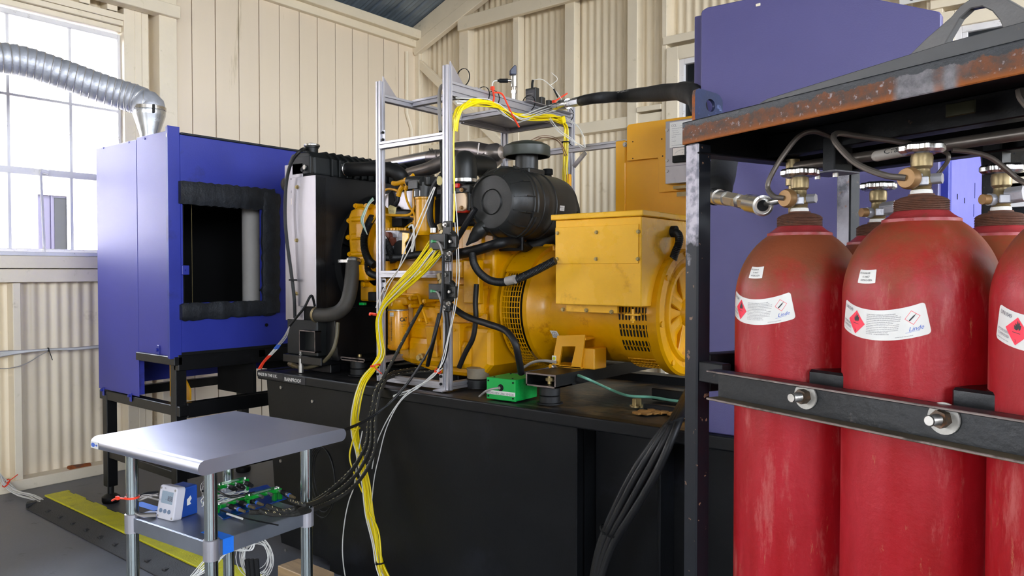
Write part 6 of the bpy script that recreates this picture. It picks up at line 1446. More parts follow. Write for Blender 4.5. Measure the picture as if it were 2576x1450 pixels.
# side door hanging back from the right edge, with louvre punchings
xs2 = xr2-.004
def spx(px, py): v = pix(px, py, X=xs2); return (v.y, v.z)
dd = [spx(2368, 40), spx(2386, 50), spx(2412, 112), spx(2462, 300), spx(2471, 372), spx(2464, 590), spx(2452, 608), spx(2440, 612)]
yend = dd[4][0]; dd = [(YC+.03, 2.04), (YC+.12, 2.05), (2.50, 1.98), (yend-.05, 1.80), (yend, 1.74), (yend, dd[5][1]), (yend-.03, dd[6][1]), (YC+.03, dd[6][1]-.01)]
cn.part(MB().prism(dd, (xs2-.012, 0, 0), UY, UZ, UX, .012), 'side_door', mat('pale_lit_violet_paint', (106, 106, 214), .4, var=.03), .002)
for px, py, w, h in ((2408, 495, .012, .016), (2426, 505, .012, .016), (2452, 480, .006, .05), (2449, 530, .004, .04)):
    v = pix(px, py, X=xs2); cn.part(MB().boxc(v, (.002, w, h)), 'punched_slot', M['blkmatte'])
v = pix(2400, 570, X=xs2); cn.part(MB().box((xs2-.0, v.y, v.z), (xs2+.01, yend-.06, v.z+.008)), 'fold', M['blued'])
cn.part(MB().box((xs2-.002, YC+.03, TZ), (xs2+.022, YC+.07, 2.0)), 'edge_post', M['blued'], .002)
# red and white barrier seen under the radiator
bp_ = pix(830, 885, Y=3.75)
bt = Thing('striped_board', 'white board with red diagonal stripes leaning behind the base tank, seen below the radiator', 'board', (bp_.x, 3.75, 0))
bt.part(MB().box((bp_.x-.45, 3.75, 0), (bp_.x+.5, 3.77, 1.1)), 'board', M['white'], .002)
for px in (786, 868): q = pix(px, 880, Y=3.749); bt.part(MB().prism([(-.03, -.3), (.005, -.3), (.035, .3), (0, .3)], (q.x, 3.747, q.z), UX, UZ, UY, .002), 'stripe', M['redpaint'])
# ================================================================== CABLES, SENSORS AND SMALL THINGS
def PT(p):
    if isinstance(p, Vector): return p
    if len(p) == 4: return pix(p[0], p[1], **{p[2]: p[3]})
    return pix(p[0], p[1], Y=p[2])
def path(pts, n=8): return spline([PT(p) for p in pts], n)
def offset_path(P, spread, seed, wob=.35):
    """a strand that wanders inside a bundle; spread(u) = bundle radius"""
    rnd = random.Random(seed); a0 = rnd.uniform(0, 6.28); rr = sqrt(rnd.uniform(.05, 1)); w1, w2 = rnd.uniform(-2, 2), rnd.uniform(0, 6.28); out = []; n = len(P)
    for i, p in enumerate(P):
        u = i/(n-1); d = (P[min(i+1, n-1)]-P[max(i-1, 0)]).normalized(); e = d.cross(Vector((.3, .9, .2))).normalized(); f = d.cross(e)
        t = a0+w1*u*3+wob*sin(9*u+w2); r = spread(u)*rr; out.append(p+e*cos(t)*r+f*sin(t)*r)
    return out
def strand_set(T, pts, count, r, m, spread, name='cable', seed=0, n=8, sides=6):
    P = path(pts, n)
    for k in range(count): T.part(MB().tube(offset_path(P, spread, seed*100+k), r, sides), name, m)
    return P
def tie(T, c, d, R, m, w=.006, tail=None, name='cable_tie'):
    c = PT(c); d = Vector(d).normalized(); mb = MB().lathe(c-d*w/2, d, [(R, 0), (R+.0015, 0), (R+.0015, w), (R, w)], 16)
    mb.boxc(c+Vector((.0, -R-.003, 0)), (.008, .006, .008))
    if tail: mb.tube([c+Vector((0, -R-.003, 0))]+[c+Vector(t) for t in tail], .0022, 5)
    return T.part(mb, name, m)
# ---- main yellow bundle down the left post to the floor
yb = Thing('yellow_cable_bundle', 'thick bundle of yellow sensor cables hanging from the aluminium frame to the floor', 'cable bundle', (-2.6, 2.1, 0))
main = [(1098, 622, 2.24), (1060, 672, 2.23), (1010, 722, 2.22), (972, 762, 2.22), (955, 800, 2.225), (958, 850, 2.235), (962, 890, 2.23), (944, 922, 2.20), (912, 965, 2.13), (896, 1025, 2.10), (893, 1085, 2.09), (906, 1150, 2.08), (922, 1220, 2.07), (930, 1290, 2.06), (942, 1350, 2.05), (955, 1420, 2.03), (975, 1470, 2.0)]
def sprd(u): return .034*max(0, 1-u*5)+.013+.006*abs(sin(u*14))
Pm = strand_set(yb, main, 16, .0033, M['cabyel'], sprd, seed=1)
strand_set(yb, main, 5, .0026, M['cabwhite'], lambda u: sprd(u)*1.1, name='white_cable', seed=2)
strand_set(yb, [(905, 1060, 2.09), (888, 1110, 2.07), (880, 1150, 2.06), (890, 1190, 2.06), (912, 1240, 2.06)], 1, .0032, M['cabyel'], lambda u: .002, seed=3)
strand_set(yb, [(930, 1290, 2.05), (950, 1330, 2.04), (957, 1380, 2.03), (958, 1430, 2.02)], 1, .0032, M['cabyel'], lambda u: .002, seed=4)
tie(yb, (941, 791, 2.235), (0, .3, 1), .021, M['tie']); tie(yb, (945, 921, 2.20), (-.4, 0, 1), .021, M['tie'], tail=[(.01, -.02, .0), (.045, -.02, -.018), (.05, -.01, -.03)])
tie(yb, (895, 1078, 2.09), (0, 0, 1), .018, M['cabyel']); tie(yb, (957, 1416, 2.03), (.1, 0, -1), .018, M['blkmatte'])
# ---- bundle across the top of the frame and down the far post
tb2 = Thing('yellow_cable_loom', 'yellow cable loom looping under the top rail and down the far frame post', 'cable bundle', (-2.16, 2.8, 2.1))
top_ = [(1142, 330, 'X', -2.15), (1146, 295, 'X', -2.14), (1160, 268, 'X', -2.13), (1195, 258, 'X', -2.12), (1232, 262, 'X', -2.12), (1262, 276, 'X', -2.12), (1295, 292, 'X', -2.12), (1340, 296, 'X', -2.12), (1390, 296, 'X', -2.13), (1415, 305, 'X', -2.13)]
strand_set(tb2, top_, 12, .0030, M['cabyel'], lambda u: .016, seed=5)
strand_set(tb2, [(1150, 250, 'X', -2.13), (1195, 252, 'X', -2.12), (1240, 258, 'X', -2.12), (1280, 288, 'X', -2.11), (1310, 300, 'X', -2.11), (1360, 282, 'X', -2.12), (1425, 262, 'X', -2.13)], 6, .0024, M['cabwhite'], lambda u: .018, name='white_cable', seed=6)
down = [(1412, 305, 'X', -2.13), (1424, 325, 'X', -2.125), (1424, 380, 'X', -2.125), (1422, 440, 'X', -2.125), (1428, 495, 'X', -2.125), (1448, 530, 'X', -2.12), (1452, 560, 'X', -2.12)]
strand_set(tb2, down, 10, .0030, M['cabyel'], lambda u: .014+.01*max(0, u-.8), seed=7)
q = pix(1414, 302, X=-2.12); tb2.part(MB().boxc(q, (.025, .03, .034), Matrix.Rotation(.4, 3, 'X')), 'connector_block', M['cabyel'], .003)
q = pix(1431, 460, X=-2.12); tb2.part(MB().boxc(q, (.02, .022, .085)), 'connector_block', M['yeldeep'], .003)
strand_set(tb2, [(1143, 300, 2.26), (1142, 360, 2.26), (1143, 430, 2.26), (1143, 500, 2.26), (1141, 560, 2.26)], 2, .0030, M['cabyel'], lambda u: .002, seed=8)
for p in ((1165, 195), (1215, 240), (1240, 250), (1330, 260), (1427, 290)):
    q = pix(*p, X=-2.16); tb2.part(MB().lathe(q, UY, [(.036, -.002), (.0385, -.002), (.0385, .002), (.036, .002)], 20), 'cable_tie', M['blkmatte'])
for p in ((1423, 358), (1424, 500)): q = pix(*p, X=-2.13); tb2.part(MB().lathe(q, UZ, [(.020, -.003), (.022, -.003), (.022, .003), (.020, .003)], 18).tube([q+UY*.02, q+Vector((0, .06, -.01))], .0018, 5), 'cable_tie', M['blkmatte'])
strand_set(tb2, [(1425, 392, 'X', -2.11), (1410, 358, 'X', -2.12), (1385, 346, 'X', -2.2), (1350, 348, 'X', -2.25), (1315, 368, 'X', -2.3), (1262, 398, 'X', -2.4)], 4, .0016, M['cabbrown'], lambda u: .012, name='thermocouple_wire', seed=9, sides=5)
strand_set(tb2, [(1380, 300, 'X', -2.12), (1410, 330, 'X', -2.1), (1440, 350, 'X', -2.08), (1465, 372, 'X', -2.05)], 3, .0016, M['cabwhite'], lambda u: .012, name='white_cable', seed=10, sides=5)
strand_set(tb2, [(1425, 300, 'X', -2.12), (1452, 318, 'X', -2.08), (1468, 345, 'X', -2.05), (1472, 372, 'X', -2.05)], 2, .0018, M['cabwhite'], lambda u: .006, name='white_cable', seed=12, sides=5)
# orange-red ties on the rail
P = [pix(1239, 226, X=-2.13), pix(1243, 245, X=-2.12), pix(1240, 262, X=-2.12)]
tb2.part(MB().tube(P, .004, 6).boxc(P[0]+UZ*.006, (.014, .012, .016)), 'orange_tie', M['tie'])
tb2.part(MB().tube(path([(1241, 233, 'X', -2.12), (1262, 236, 'X', -2.11), (1276, 262, 'X', -2.10), (1288, 288, 'X', -2.10), (1306, 320, 'X', -2.10)], 6), .0038, 6), 'orange_tie', M['tie'])
q = pix(1394, 256, X=-2.14); tb2.part(MB().tube([q, pix(1427, 235, X=-2.12)], .0036, 6).boxc(q, (.016, .014, .014)), 'orange_tie', M['tie'])
# grey corrugated tube standing behind the mid post
P = path([(1108, 330, 2.34), (1106, 290, 2.34), (1105, 240, 2.34), (1112, 216, 2.36), (1122, 232, 2.4), (1128, 262, 2.4)], 8); tb2.part(MB().tube(P, .008, 10), 'grey_tube', M['cabgrey'])
P = path([(1110, 560, 2.33), (1113, 470, 2.33), (1110, 380, 2.33), (1108, 330, 2.34)], 8); tb2.part(MB().tube(P, .007, 8), 'sleeved_hose', M['sleeve'])
# ---- braided black hoses from the engine to the boards on the table
def sleeved(T, pts, r, name='braided_hose', nfl=0, seed=0):
    P = resample(path(pts, 12), .006); o = T.part(MB().tube(P, r, 10), name, M['sleeve'])
    mb = MB(); n = len(P); k = 4; j = 0
    while k < n-3:
        d = (P[k+1]-P[k-1]).normalized(); v = Vector((0, -.8, .4)) if j % 2 else Vector((-.5, -.6, .7)); v = (v-d*v.dot(d)).normalized(); w = d.cross(v); c = P[k]+v*(r+.0004)
        mb.beam(c-(d*.7+w*.5)*.004, c+(d*.7+w*.5)*.004, .0013, .001, up=v); k += 4; j += 1
    f = T.part(mb, 'tracer_fleck', M['fleck'], sub=o); f['kind'] = 'stuff'; return o
bh = Thing('braided_hose_set', 'black braided sensor hoses with pale flecks sagging from the engine to the table shelf', 'hose', (-2.3, 1.9, .7))
SZ = .70
e0 = [(935, 1060, 2.10), (932, 1120, 2.05), (905, 1182, 1.95), (862, 1228, 1.82), (806, 1262, 1.66), (752, 1284, 'Z', .725)]
e1 = [(945, 1060, 2.09), (943, 1130, 2.04), (918, 1190, 1.94), (875, 1238, 1.81), (815, 1272, 1.65), (757, 1291, 'Z', .715)]
e2 = [(928, 1060, 2.11), (920, 1120, 2.06), (888, 1178, 1.96), (845, 1222, 1.84), (796, 1258, 1.68), (745, 1279, 'Z', .735)]
sleeved(bh, [(1062, 768, 2.27), (1030, 828, 2.26), (1000, 885, 2.24), (975, 932, 2.21), (952, 975, 2.15), (945, 1010, 2.12)]+e0+[(705, 1290, 'Z', .705), (660, 1290, 'Z', .70), (628, 1289, 'Z', .70)], .0072)
sleeved(bh, [(1092, 925, 2.45), (1050, 928, 2.42), (1010, 934, 2.32), (978, 945, 2.22), (958, 985, 2.14), (950, 1020, 2.11)]+e1+[(712, 1296, 'Z', .70), (672, 1292, 'Z', .70), (648, 1283, 'Z', .71)], .0072)
sleeved(bh, [(1092, 935, 2.4), (1040, 938, 2.38), (1000, 945, 2.3), (965, 958, 2.2), (945, 985, 2.13), (938, 1020, 2.11)]+e2+[(715, 1287, 'Z', .72), (690, 1280, 'Z', .72), (670, 1272, 'Z', .72)], .0068)
sleeved(bh, [(928, 1085, 2.11), (908, 1150, 2.02), (870, 1205, 1.9), (815, 1252, 1.72), (775, 1270, 'Z', .745), (745, 1265, 'Z', .74), (728, 1257, 'Z', .73)], .006)
# ---- white wires falling separately
ww = Thing('white_wire_run', 'thin white wires running down the mid frame post and falling to the floor', 'wire', (-2.1, 2.2, .9))
strand_set(ww, [(1146, 480, 2.26), (1152, 560, 2.26), (1155, 640, 2.25), (1156, 700, 2.24), (1148, 770, 2.24), (1130, 850, 2.23), (1112, 920, 2.2), (1060, 970, 2.16), (1010, 1010, 2.12), (975, 1075, 2.1), (955, 1150, 2.08), (942, 1210, 2.08), (934, 1290, 2.08)], 1, .0022, M['cabwhite'], lambda u: .003, name='wire', seed=20)
strand_set(ww, [(1143, 560, 2.26), (1148, 640, 2.25), (1147, 720, 2.24), (1138, 800, 2.24), (1118, 890, 2.22), (1095, 945, 2.18), (1030, 985, 2.13), (985, 1040, 2.1), (950, 1110, 2.09), (935, 1180, 2.08)], 1, .0022, M['cabwhite'], lambda u: .003, name='wire', seed=21)
strand_set(ww, [(912, 1085, 2.1), (900, 1150, 2.07), (892, 1220, 2.06), (878, 1262, 2.05), (868, 1310, 2.04), (862, 1370, 2.03), (864, 1420, 2.02), (872, 1470, 2.0)], 1, .0024, M['cabwhite'], lambda u: .001, name='wire', seed=22)
strand_set(ww, [(1112, 925, 2.2), (1050, 975, 2.15), (990, 1000, 2.12)], 3, .0018, M['cabwhite'], lambda u: .008, name='wire', seed=23, sides=5)
strand_set(ww, [(1093, 470, 2.27), (1060, 550, 2.25), (1030, 620, 2.24), (1005, 680, 2.235), (975, 720, 2.23), (950, 775, 2.23)], 2, .0024, M['cabwhite'], lambda u: .012, name='wire', seed=24)
tie(ww, (1102, 934, 2.2), (.5, 0, .7), .013, M['tie'])
# ---- thin black leads from the regulators to behind the table
bl_ = Thing('black_lead_pair', 'pair of thin black leads curving from the frame towards the table corner', 'cable', (-2.3, 2.1, .9))
strand_set(bl_, [(1117, 640, 2.2), (1116, 720, 2.18), (1108, 800, 2.17), (1080, 880, 2.15), (1030, 960, 2.12), (975, 1022, 2.08), (915, 1062, 1.95), (860, 1086, 1.8), (830, 1100, 1.72), (790, 1112, 1.68)], 2, .0034, M['rubber'], lambda u: .008, name='lead', seed=30)
strand_set(bl_, [(1122, 770, 2.24), (1127, 830, 2.24), (1120, 890, 2.24), (1100, 938, 2.26)], 1, .010, M['rubber'], lambda u: .001, name='hose', seed=31, sides=10)
strand_set(bl_, [(1106, 790, 2.26), (1090, 860, 2.26), (1075, 920, 2.3)], 1, .009, M['rubber'], lambda u: .001, name='hose', seed=32, sides=10)
strand_set(bl_, [(1125, 762, 2.28), (1170, 795, 2.27), (1225, 815, 2.26), (1270, 832, 2.25), (1295, 862, 2.24), (1305, 900, 2.26), (1312, 940, 2.3)], 1, .0135, M['rubber'], lambda u: .001, name='hose', seed=33, sides=12)
# ---- heavy power cables over the tank edge
pc = Thing('power_cable_group', 'heavy black power cables spilling over the tank edge beside the rack post', 'cable', (-1.2, 2.1, .9))
for dx, r in ((0, .0125), (22, .0125), (46, .013), (-14, .010)):
    P = path([(1745+dx*.3, 960, 2.5), (1722+dx*.2, 1000, 2.32), (1697+dx*.3, 1050, 2.16), (1655+dx*.7, 1110, 2.10), (1605+dx, 1190, 2.08), (1560+dx*.9, 1275, 2.07), (1520+dx*.6, 1360, 2.06), (1500+dx*.4, 1430, 2.05), (1490+dx*.3, 1500, 2.04)], 8)
    pc.part(MB().tube(P, r, 12), 'power_cable', M['rubber'])
tie(pc, (1702, 1058, 2.14), (.3, 0, -.6), .030, M['blkmatte']); tie(pc, (1532, 1336, 2.06), (-.4, 0, -.8), .030, M['blkmatte'])
# ---- earth lead
gl_ = Thing('earth_lead', 'translucent green earth lead running from the alternator foot across the tank top', 'cable', (-1.6, 2.4, .95))
gl_.part(MB().tube(path([(1400, 932, 2.44), (1440, 940, 2.42), (1480, 955, 2.40), (1530, 978, 'Z', .93), (1580, 996, 'Z', .915), (1640, 1000, 'Z', .912), (1690, 1008, 'Z', .912), (1730, 1012, 'Z', .912)], 8), .0055, 10), 'lead', M['greenhose'])
gl_.part(MB().tube(path([(1310, 930, 2.5), (1340, 912, 2.47), (1370, 908, 2.45), (1398, 912, 2.445)], 6), .006, 8), 'grey_lead', M['cabgrey'])
gl_.part(MB().cyl(PT((1392, 922, 2.45)), PT((1406, 934, 2.44)), .009, n=10), 'lug', M['boltg'])
# ---- hydrogen leak sensor
a = pix(1224, 1003, Z=TZ+.001); b = pix(1296, 1012, Z=TZ+.001); w_ = (b-a).length; hgt = zof(1224, 950, Y=a.y)-TZ
ls = Thing('leak_sensor_box', 'bright green box with a white lettered strip on the tank edge', 'sensor', (a.x, a.y, TZ+.001), atan2(b.y-a.y, b.x-a.x))
R_ = Matrix.Rotation(atan2(b.y-a.y, b.x-a.x), 3, 'Z'); ex = R_ @ UX; ey = R_ @ UY; O = Vector((a.x, a.y, TZ+.001)); dpt = .15
def lsb(x0, y0, z0, x1, y1, z1, mb=None): c = O+ex*((x0+x1)/2)+ey*((y0+y1)/2)+UZ*((z0+z1)/2); return (mb or MB()).boxc(c, (abs(x1-x0), abs(y1-y0), abs(z1-z0)), R_)
ls.part(lsb(0, 0, 0, w_, dpt, hgt), 'case', M['green'], .0015)
for x in (.07, .93):
    for z in (.14, .86): c = O+ex*w_*x+UZ*hgt*z; ls.part(MB().cyl(c, c-ey*.003, .0035, n=12), 'screw', M['blkmatte'])
for x in (.18, .82):
    for y in (.12, .85): c = O+ex*w_*x+ey*dpt*y+UZ*hgt; ls.part(MB().cyl(c, c+UZ*.003, .0035, n=12), 'screw', M['blkmatte'])
c = O+ex*w_*.5+UZ*hgt*.58; ls.part(MB().cyl(c-ey*.0004, c+ey*.001, .0135, n=24), 'cable_hole', M['blkmatte'])
ls.part(MB().hexn(c+ey*.002, c-ey*.010, .0065), 'gland', M['chrome'])
ls.part(MB().tube(spline([c-ey*.004, c-ey*.02+Vector((-.03, 0, -.006)), pix(1222, 985, Y=a.y-.02), pix(1206, 998, Z=TZ+.004)], 8), .0042, 10), 'lead', M['cabgrey'])
stp = ls.part(lsb(0, -.0008, hgt*.235, w_, 0, hgt*.42), 'label_strip', M['white'])
mb = MB(); add_text(mb, 'HYDROGEN LEAK SENSOR', .0125, lambda x, y: O+ex*(.004+x)+UZ*(hgt*.255+y)-ey*.0012); vs = [v for v in mb.v]
mx_ = max((Vector(v)-O).dot(ex) for v in vs); k = (w_-.006)/mx_
mb.v = [tuple(O+ex*((Vector(v)-O).dot(ex)*k)+UZ*(Vector(v)-O).z-ey*.0012) for v in vs]; ls.part(mb, 'lettering', M['ink'], sub=stp)['kind'] = 'stuff'
mb = MB()
for i in range(9):
    for j in range(5):
        c = O+ex*w_+ey*(dpt*(.12+.09*i))+UZ*hgt*(.15+.17*j); mb.boxc(c, (.0015, .003, .005), R_)
ls.part(mb, 'side_dimple', M['green'])['kind'] = 'stuff'
# ---- gas regulators on the mid post
def regulator(name, label, px, py):
    q = pix(px, py, Y=2.215); T = Thing(name, label, 'valve', q, 0, 'gas regulator blocks on the mid post')
    T.part(MB().lathe(q+UY*.012, UY, [(0, 0), (.040, 0), (.048, .006), (.048, .022), (.040, .026), (.040, .034), (0, .034)], 36), 'diaphragm_housing', M['plast'])
    T.part(MB().lathe(q+UY*.012+Vector((-.035, 0, 0)), UY, [(.018, -.002), (.030, -.002), (.034, .004), (.034, .02), (0, .02)], 28), 'steel_ring', M['chrome'])
    T.part(MB().box(q+Vector((-.075, -.012, -.034)), q+Vector((.012, .006, .030))).box(q+Vector((.02, .008, -.026)), q+Vector((.055, .026, .020))), 'front_plate', M['plast'], .002)
    T.part(MB().box(q+Vector((-.022, .012, .03)), q+Vector((.022, .028, .082))).prism([(-.022, -.03), (.022, -.03), (.016, -.085), (-.022, -.085)], q+UY*.014, UX, UZ, UY, .014), 'mount_arm', M['plast'], .003)
    for dx, dz in ((-.004, .066), (.030, -.002), (-.006, -.068), (.020, -.05)):
        c = q+Vector((dx, .010, dz)); T.part(MB().cyl(c+UY*.004, c-UY*.002, .009, n=16).hexn(c, c-UY*.012, .0062), 'nut', M['boltg'])
    g = T.part(MB().cyl(q+Vector((-.052, -.014, 0)), q+Vector((-.028, -.014, -.002)), .0045, n=12).cyl(q+Vector((-.052, -.012, 0)), q+Vector((-.052, -.020, 0)), .006, n=12), 'green_fitting', mat('pale_green_fitting', (64, 150, 96), .4))
    T.part(MB().tube(spline([q+Vector((-.03, -.014, -.002)), q+Vector((-.01, -.022, -.008)), q+Vector((.003, -.022, -.035)), q+Vector((.006, -.012, -.075)), q+Vector((.008, -.006, -.12))], 8), .004, 8), 'vent_tube', M['cabgrey'])
    T.part(MB().cyl(q+Vector((-.035, .02, .030)), q+Vector((-.035, .02, .048)), .009, n=6, smooth=False).cyl(q+Vector((-.035, .02, .046)), q+Vector((-.045, .02, .07)), .013, n=12), 'inlet', M['brass'])
    return T
regulator('gas_regulator', 'black regulator block with green fitting, upper of the two on the mid post', 1118, 607)
regulator('gas_regulator', 'black regulator block with green fitting, lower of the two on the mid post', 1116, 733)
# ---- things on the top rail: pressure sensor, black modules, shelf plate, coupling
xt = -2.16; zr = 2.1905
q = pix(1293, 262, X=xt); q.z = zr
ps = Thing('pressure_sensor', 'silver upright pressure sensor with a dark slanted head on the top rail', 'sensor', q)
ps.part(MB().cyl(q, q+UZ*.03, .010, n=6, smooth=False).cyl(q+UZ*.03, q+UZ*.044, .013, n=6, smooth=False).cyl(q+UZ*.044, q+UZ*.06, .009, n=14).cyl(q+UZ*.06, q+UZ*.108, .0145, n=24), 'body', M['chrome'])
ps.part(MB().prism([(-.015, 0), (.015, 0), (.015, .042), (.004, .042), (-.015, .020)], q+Vector((0, -.013, .108)), Vector((.62, .78, 0)), UZ, Vector((.78, -.62, 0)), .026), 'head', mat('dark_blue_plastic', (40, 46, 66), .35), .003)
a_ = q+UZ*.088; dv = Vector((-.78, -.62, 0)); ps.part(MB().cyl(a_, a_+dv*.028, .007, n=12), 'plug_nut', M['chrome']); ps.part(MB().cyl(a_+dv*.028, a_+dv*.068, .0095, n=14).cyl(a_+dv*.068, a_+dv*.076, .006, n=10), 'plug', M['blkmatte'])
ps.part(MB().tube(spline([a_+dv*.074, a_+dv*.095+UZ*-.004, a_+dv*.10+UZ*-.03, a_+dv*.085+UZ*-.075], 6), .0025, 8), 'lead', M['cabwhite'])
p0, p1 = pix(1312, 258, X=xt), pix(1432, 285, X=xt)
pt = Thing('rail_plate', 'thin grey plate lying along the top rail under the black modules', 'plate', (xt, p0.y, zr))
pt.part(MB().box((xt-.05, p0.y, zr), (xt+.045, p1.y-.02, zr+.004)), 'plate', M['alud'], .001)
def module(px, py, w, d, h, name, label, cat='module', text=False):
    q = pix(px, py, X=xt-.01); q.z = zr+.0045; T = Thing(name, label, cat, q)
    T.part(MB().boxc(q+UZ*h/2, (w, d, h)), 'case', M['plast'], .002)
    if text:
        s_ = T.part(MB().box(q+Vector((-w/2+.003, -d/2-.0006, .004)), q+Vector((w/2-.003, -d/2, h-.01))), 'face_label', mat('dark_grey_label', (66, 64, 68), .4))
        T.part(MB().box(q+Vector((w/2-.024, -d/2-.0012, .004)), q+Vector((w/2-.003, -d/2-.0006, .012))), 'red_flash', M['redcap'], sub=s_)
        mb = MB()
        for i in range(5): mb.box(q+Vector((-w/2+.008, -d/2-.0012, .018+.008*i)), q+Vector((w/2-.012, -d/2-.0006, .0192+.008*i)))
        T.part(mb, 'printed_line', M['cabgrey'], sub=s_)['kind'] = 'stuff'
    return T, q
m_, q = module(1339, 262, .062, .030, .078, 'data_module', 'largest black module with a printed face on the top rail', text=True)
P = spline([q+Vector((0, 0, .078)), q+Vector((0, 0, .10)), q+Vector((.004, 0, .118))], 5); m_.part(MB().tube(P, .006, 8), 'plug', M['blkmatte'])
m_.part(MB().tube(spline([P[-1], P[-1]+Vector((.04, .02, .0)), P[-1]+Vector((.08, .05, -.04)), P[-1]+Vector((.11, .07, -.085)), P[-1]+Vector((.12, .08, -.115))], 6), .0016, 5).tube(spline([P[-1]+Vector((.07, .04, -.03)), P[-1]+Vector((.10, .06, .0)), P[-1]+Vector((.08, .04, .03))], 6), .0013, 5), 'lead', M['cabwhite'])
m_.part(MB().cyl(P[-1]+Vector((.085, .05, -.045)), P[-1]+Vector((.10, .065, -.085)), .004, n=8), 'ferrite', M['blkmatte'])
module(1363, 266, .022, .030, .050, 'relay', 'black relay block next to the largest module')
module(1381, 271, .022, .028, .046, 'relay', 'black relay block nearest the hose coupling')
# ---- big black hose with steel couplings
hs = Thing('gas_hose', 'black sleeved gas hose with steel couplings running from the frame to the first cylinder', 'hose', (-1.8, 2.9, 2.2))
c0 = pix(1386, 270, X=-2.12); c1_ = pix(1462, 254, Y=c0.y-.10)
def coupling(T, a, b, segs, name='coupling'):
    d = (b-a)
    for i, (u0, u1, r, hx) in enumerate(segs):
        m = MB().cyl(a+d*u0, a+d*u1, r, n=6 if hx else 24, smooth=not hx); T.part(m, name, M['chrome'], .0008)
coupling(hs, c0, c1_, [(0, .12, .010, 0), (.10, .26, .017, 1), (.26, .34, .013, 0), (.34, .58, .024, 0), (.58, .62, .016, 0), (.62, .76, .018, 1), (.74, 1.0, .021, 1)])
HP = spline([c1_, pix(1500, 247, Y=c0.y-.16), pix(1560, 243, Y=2.95), pix(1630, 237, Y=2.75), pix(1700, 231, Y=2.50), pix(1728, 233, Y=2.32), pix(1749, 243, Y=2.21), pix(1761, 282, Y=2.10), pix(1790, 348, Y=1.98), pix(1822, 395, Y=1.90), pix(1812, 440, Y=1.80), pix(1803, 478, Y=1.72), pix(1800, 492, Y=1.70)], 10)
HR = lambda u: (.020+.016*min(1, u*2.4)-.012*max(0, 1-abs(u-.60)/.16)+.0015*sin(u*31)+.001*sin(u*70)) if u < .93 else .034-.17*(u-.93)
hs.part(MB().tube(HP, .03, 20, rfun=HR), 'hose', M['sleeveblk'])
d = (HP[4]-HP[0]).normalized(); hs.part(MB().cyl(HP[0], HP[0]+d*.05, .0225, n=18), 'end_tape', M['rubber'])
# worn stencil on the upper side of the hose
i0 = 13
def onhose(x, y):
    s = 0; k = i0
    while s < x and k < len(HP)-2: s += (HP[k+1]-HP[k]).length; k += 1
    dd = (HP[k+1]-HP[k]).normalized(); p = HP[k]-dd*(s-x); side = Vector((-.55, -.83, 0)); side = (side-dd*side.dot(dd)).normalized(); up = dd.cross(side); up = up if up.z > 0 else -up
    t = y/.030; R = HR(k/(len(HP)-1))+.0012; return p+(side*cos(t)+up*sin(t))*R
mb = MB(); add_text(mb, '1/CG-252-GLC', .030, lambda x, y: onhose(.26-x, .036-y), squeeze=.85)
hs.part(mb, 'lettering', M['white'])['kind'] = 'stuff'
# lower coupling to the first cylinder's valve
lo0 = pix(1797, 494, Y=1.70)
lo1 = rw(rp(1925, 519, y=-.03))
coupling(hs, lo0, lo1, [(-.03, .12, .0185, 0), (.10, .30, .0165, 0), (.28, .34, .014, 1), (.34, .56, .0165, 1), (.56, .62, .011, 0), (.62, .74, .0155, 1), (.70, .76, .018, 1), (.74, .96, .019, 0)])
d = (lo1-lo0); hs.part(MB().cyl(lo0-d*.10, lo0+d*.02, .0215, n=18), 'end_tape', M['rubber'])
hs.part(MB().lathe(lo0+d*.94, d, [(.018, 0), (.0205, .001), (.0205, .009), (.0165, .010), (.0165, .003)], 28), 'coupling_rim', M['chrome'])
hs.part(MB().cyl(lo0+d*.962, lo0+d*.966, .011, n=24), 'socket_bore', M['blkmatte']); hs.part(MB().cyl(lo0+d*.9, rw((-.004, -.030, 1.534)), .0065, n=16), 'probe', M['chrome'])
# ---- sensor leads from the radiator to the tank corner
rl_ = Thing('splice_lead', 'black lead splitting into red and white wires at the tank corner', 'wire', (-3.2, 2.15, .92))
rl_.part(MB().tube(path([(792, 770, 2.23), (783, 744, 2.2), (765, 775, 2.18), (745, 800, 2.18), (729, 820, 2.18)], 6), .006, 8), 'sheath', M['rubber'])
for k, (dx, m) in enumerate(((0, 'redcap'), (7, 'redcap'), (3, 'cabgrey'))):
    rl_.part(MB().tube(path([(729, 820, 2.18), (714+dx, 848, 2.17), (698+dx, 868, 2.165)], 5), .0022, 6), 'wire', M['cabgrey'])
    rl_.part(MB().tube(path([(698+dx, 868, 2.165), (690+dx*1.2, 878, 2.165)], 4), .004, 6), 'splice', M['blueink'])
    rl_.part(MB().tube(path([(690+dx*1.2, 878, 2.165), (676+dx, 894, 2.165)], 4), .0026, 6), 'white_wire', M['cabwhite'])
    rl_.part(MB().tube(path([(676+dx, 894, 2.165), (660+dx*.8, 912, 2.18), (650+dx, 928, 'Z', TZ+.005)], 6), .003, 6), 'red_wire', M['tie'])
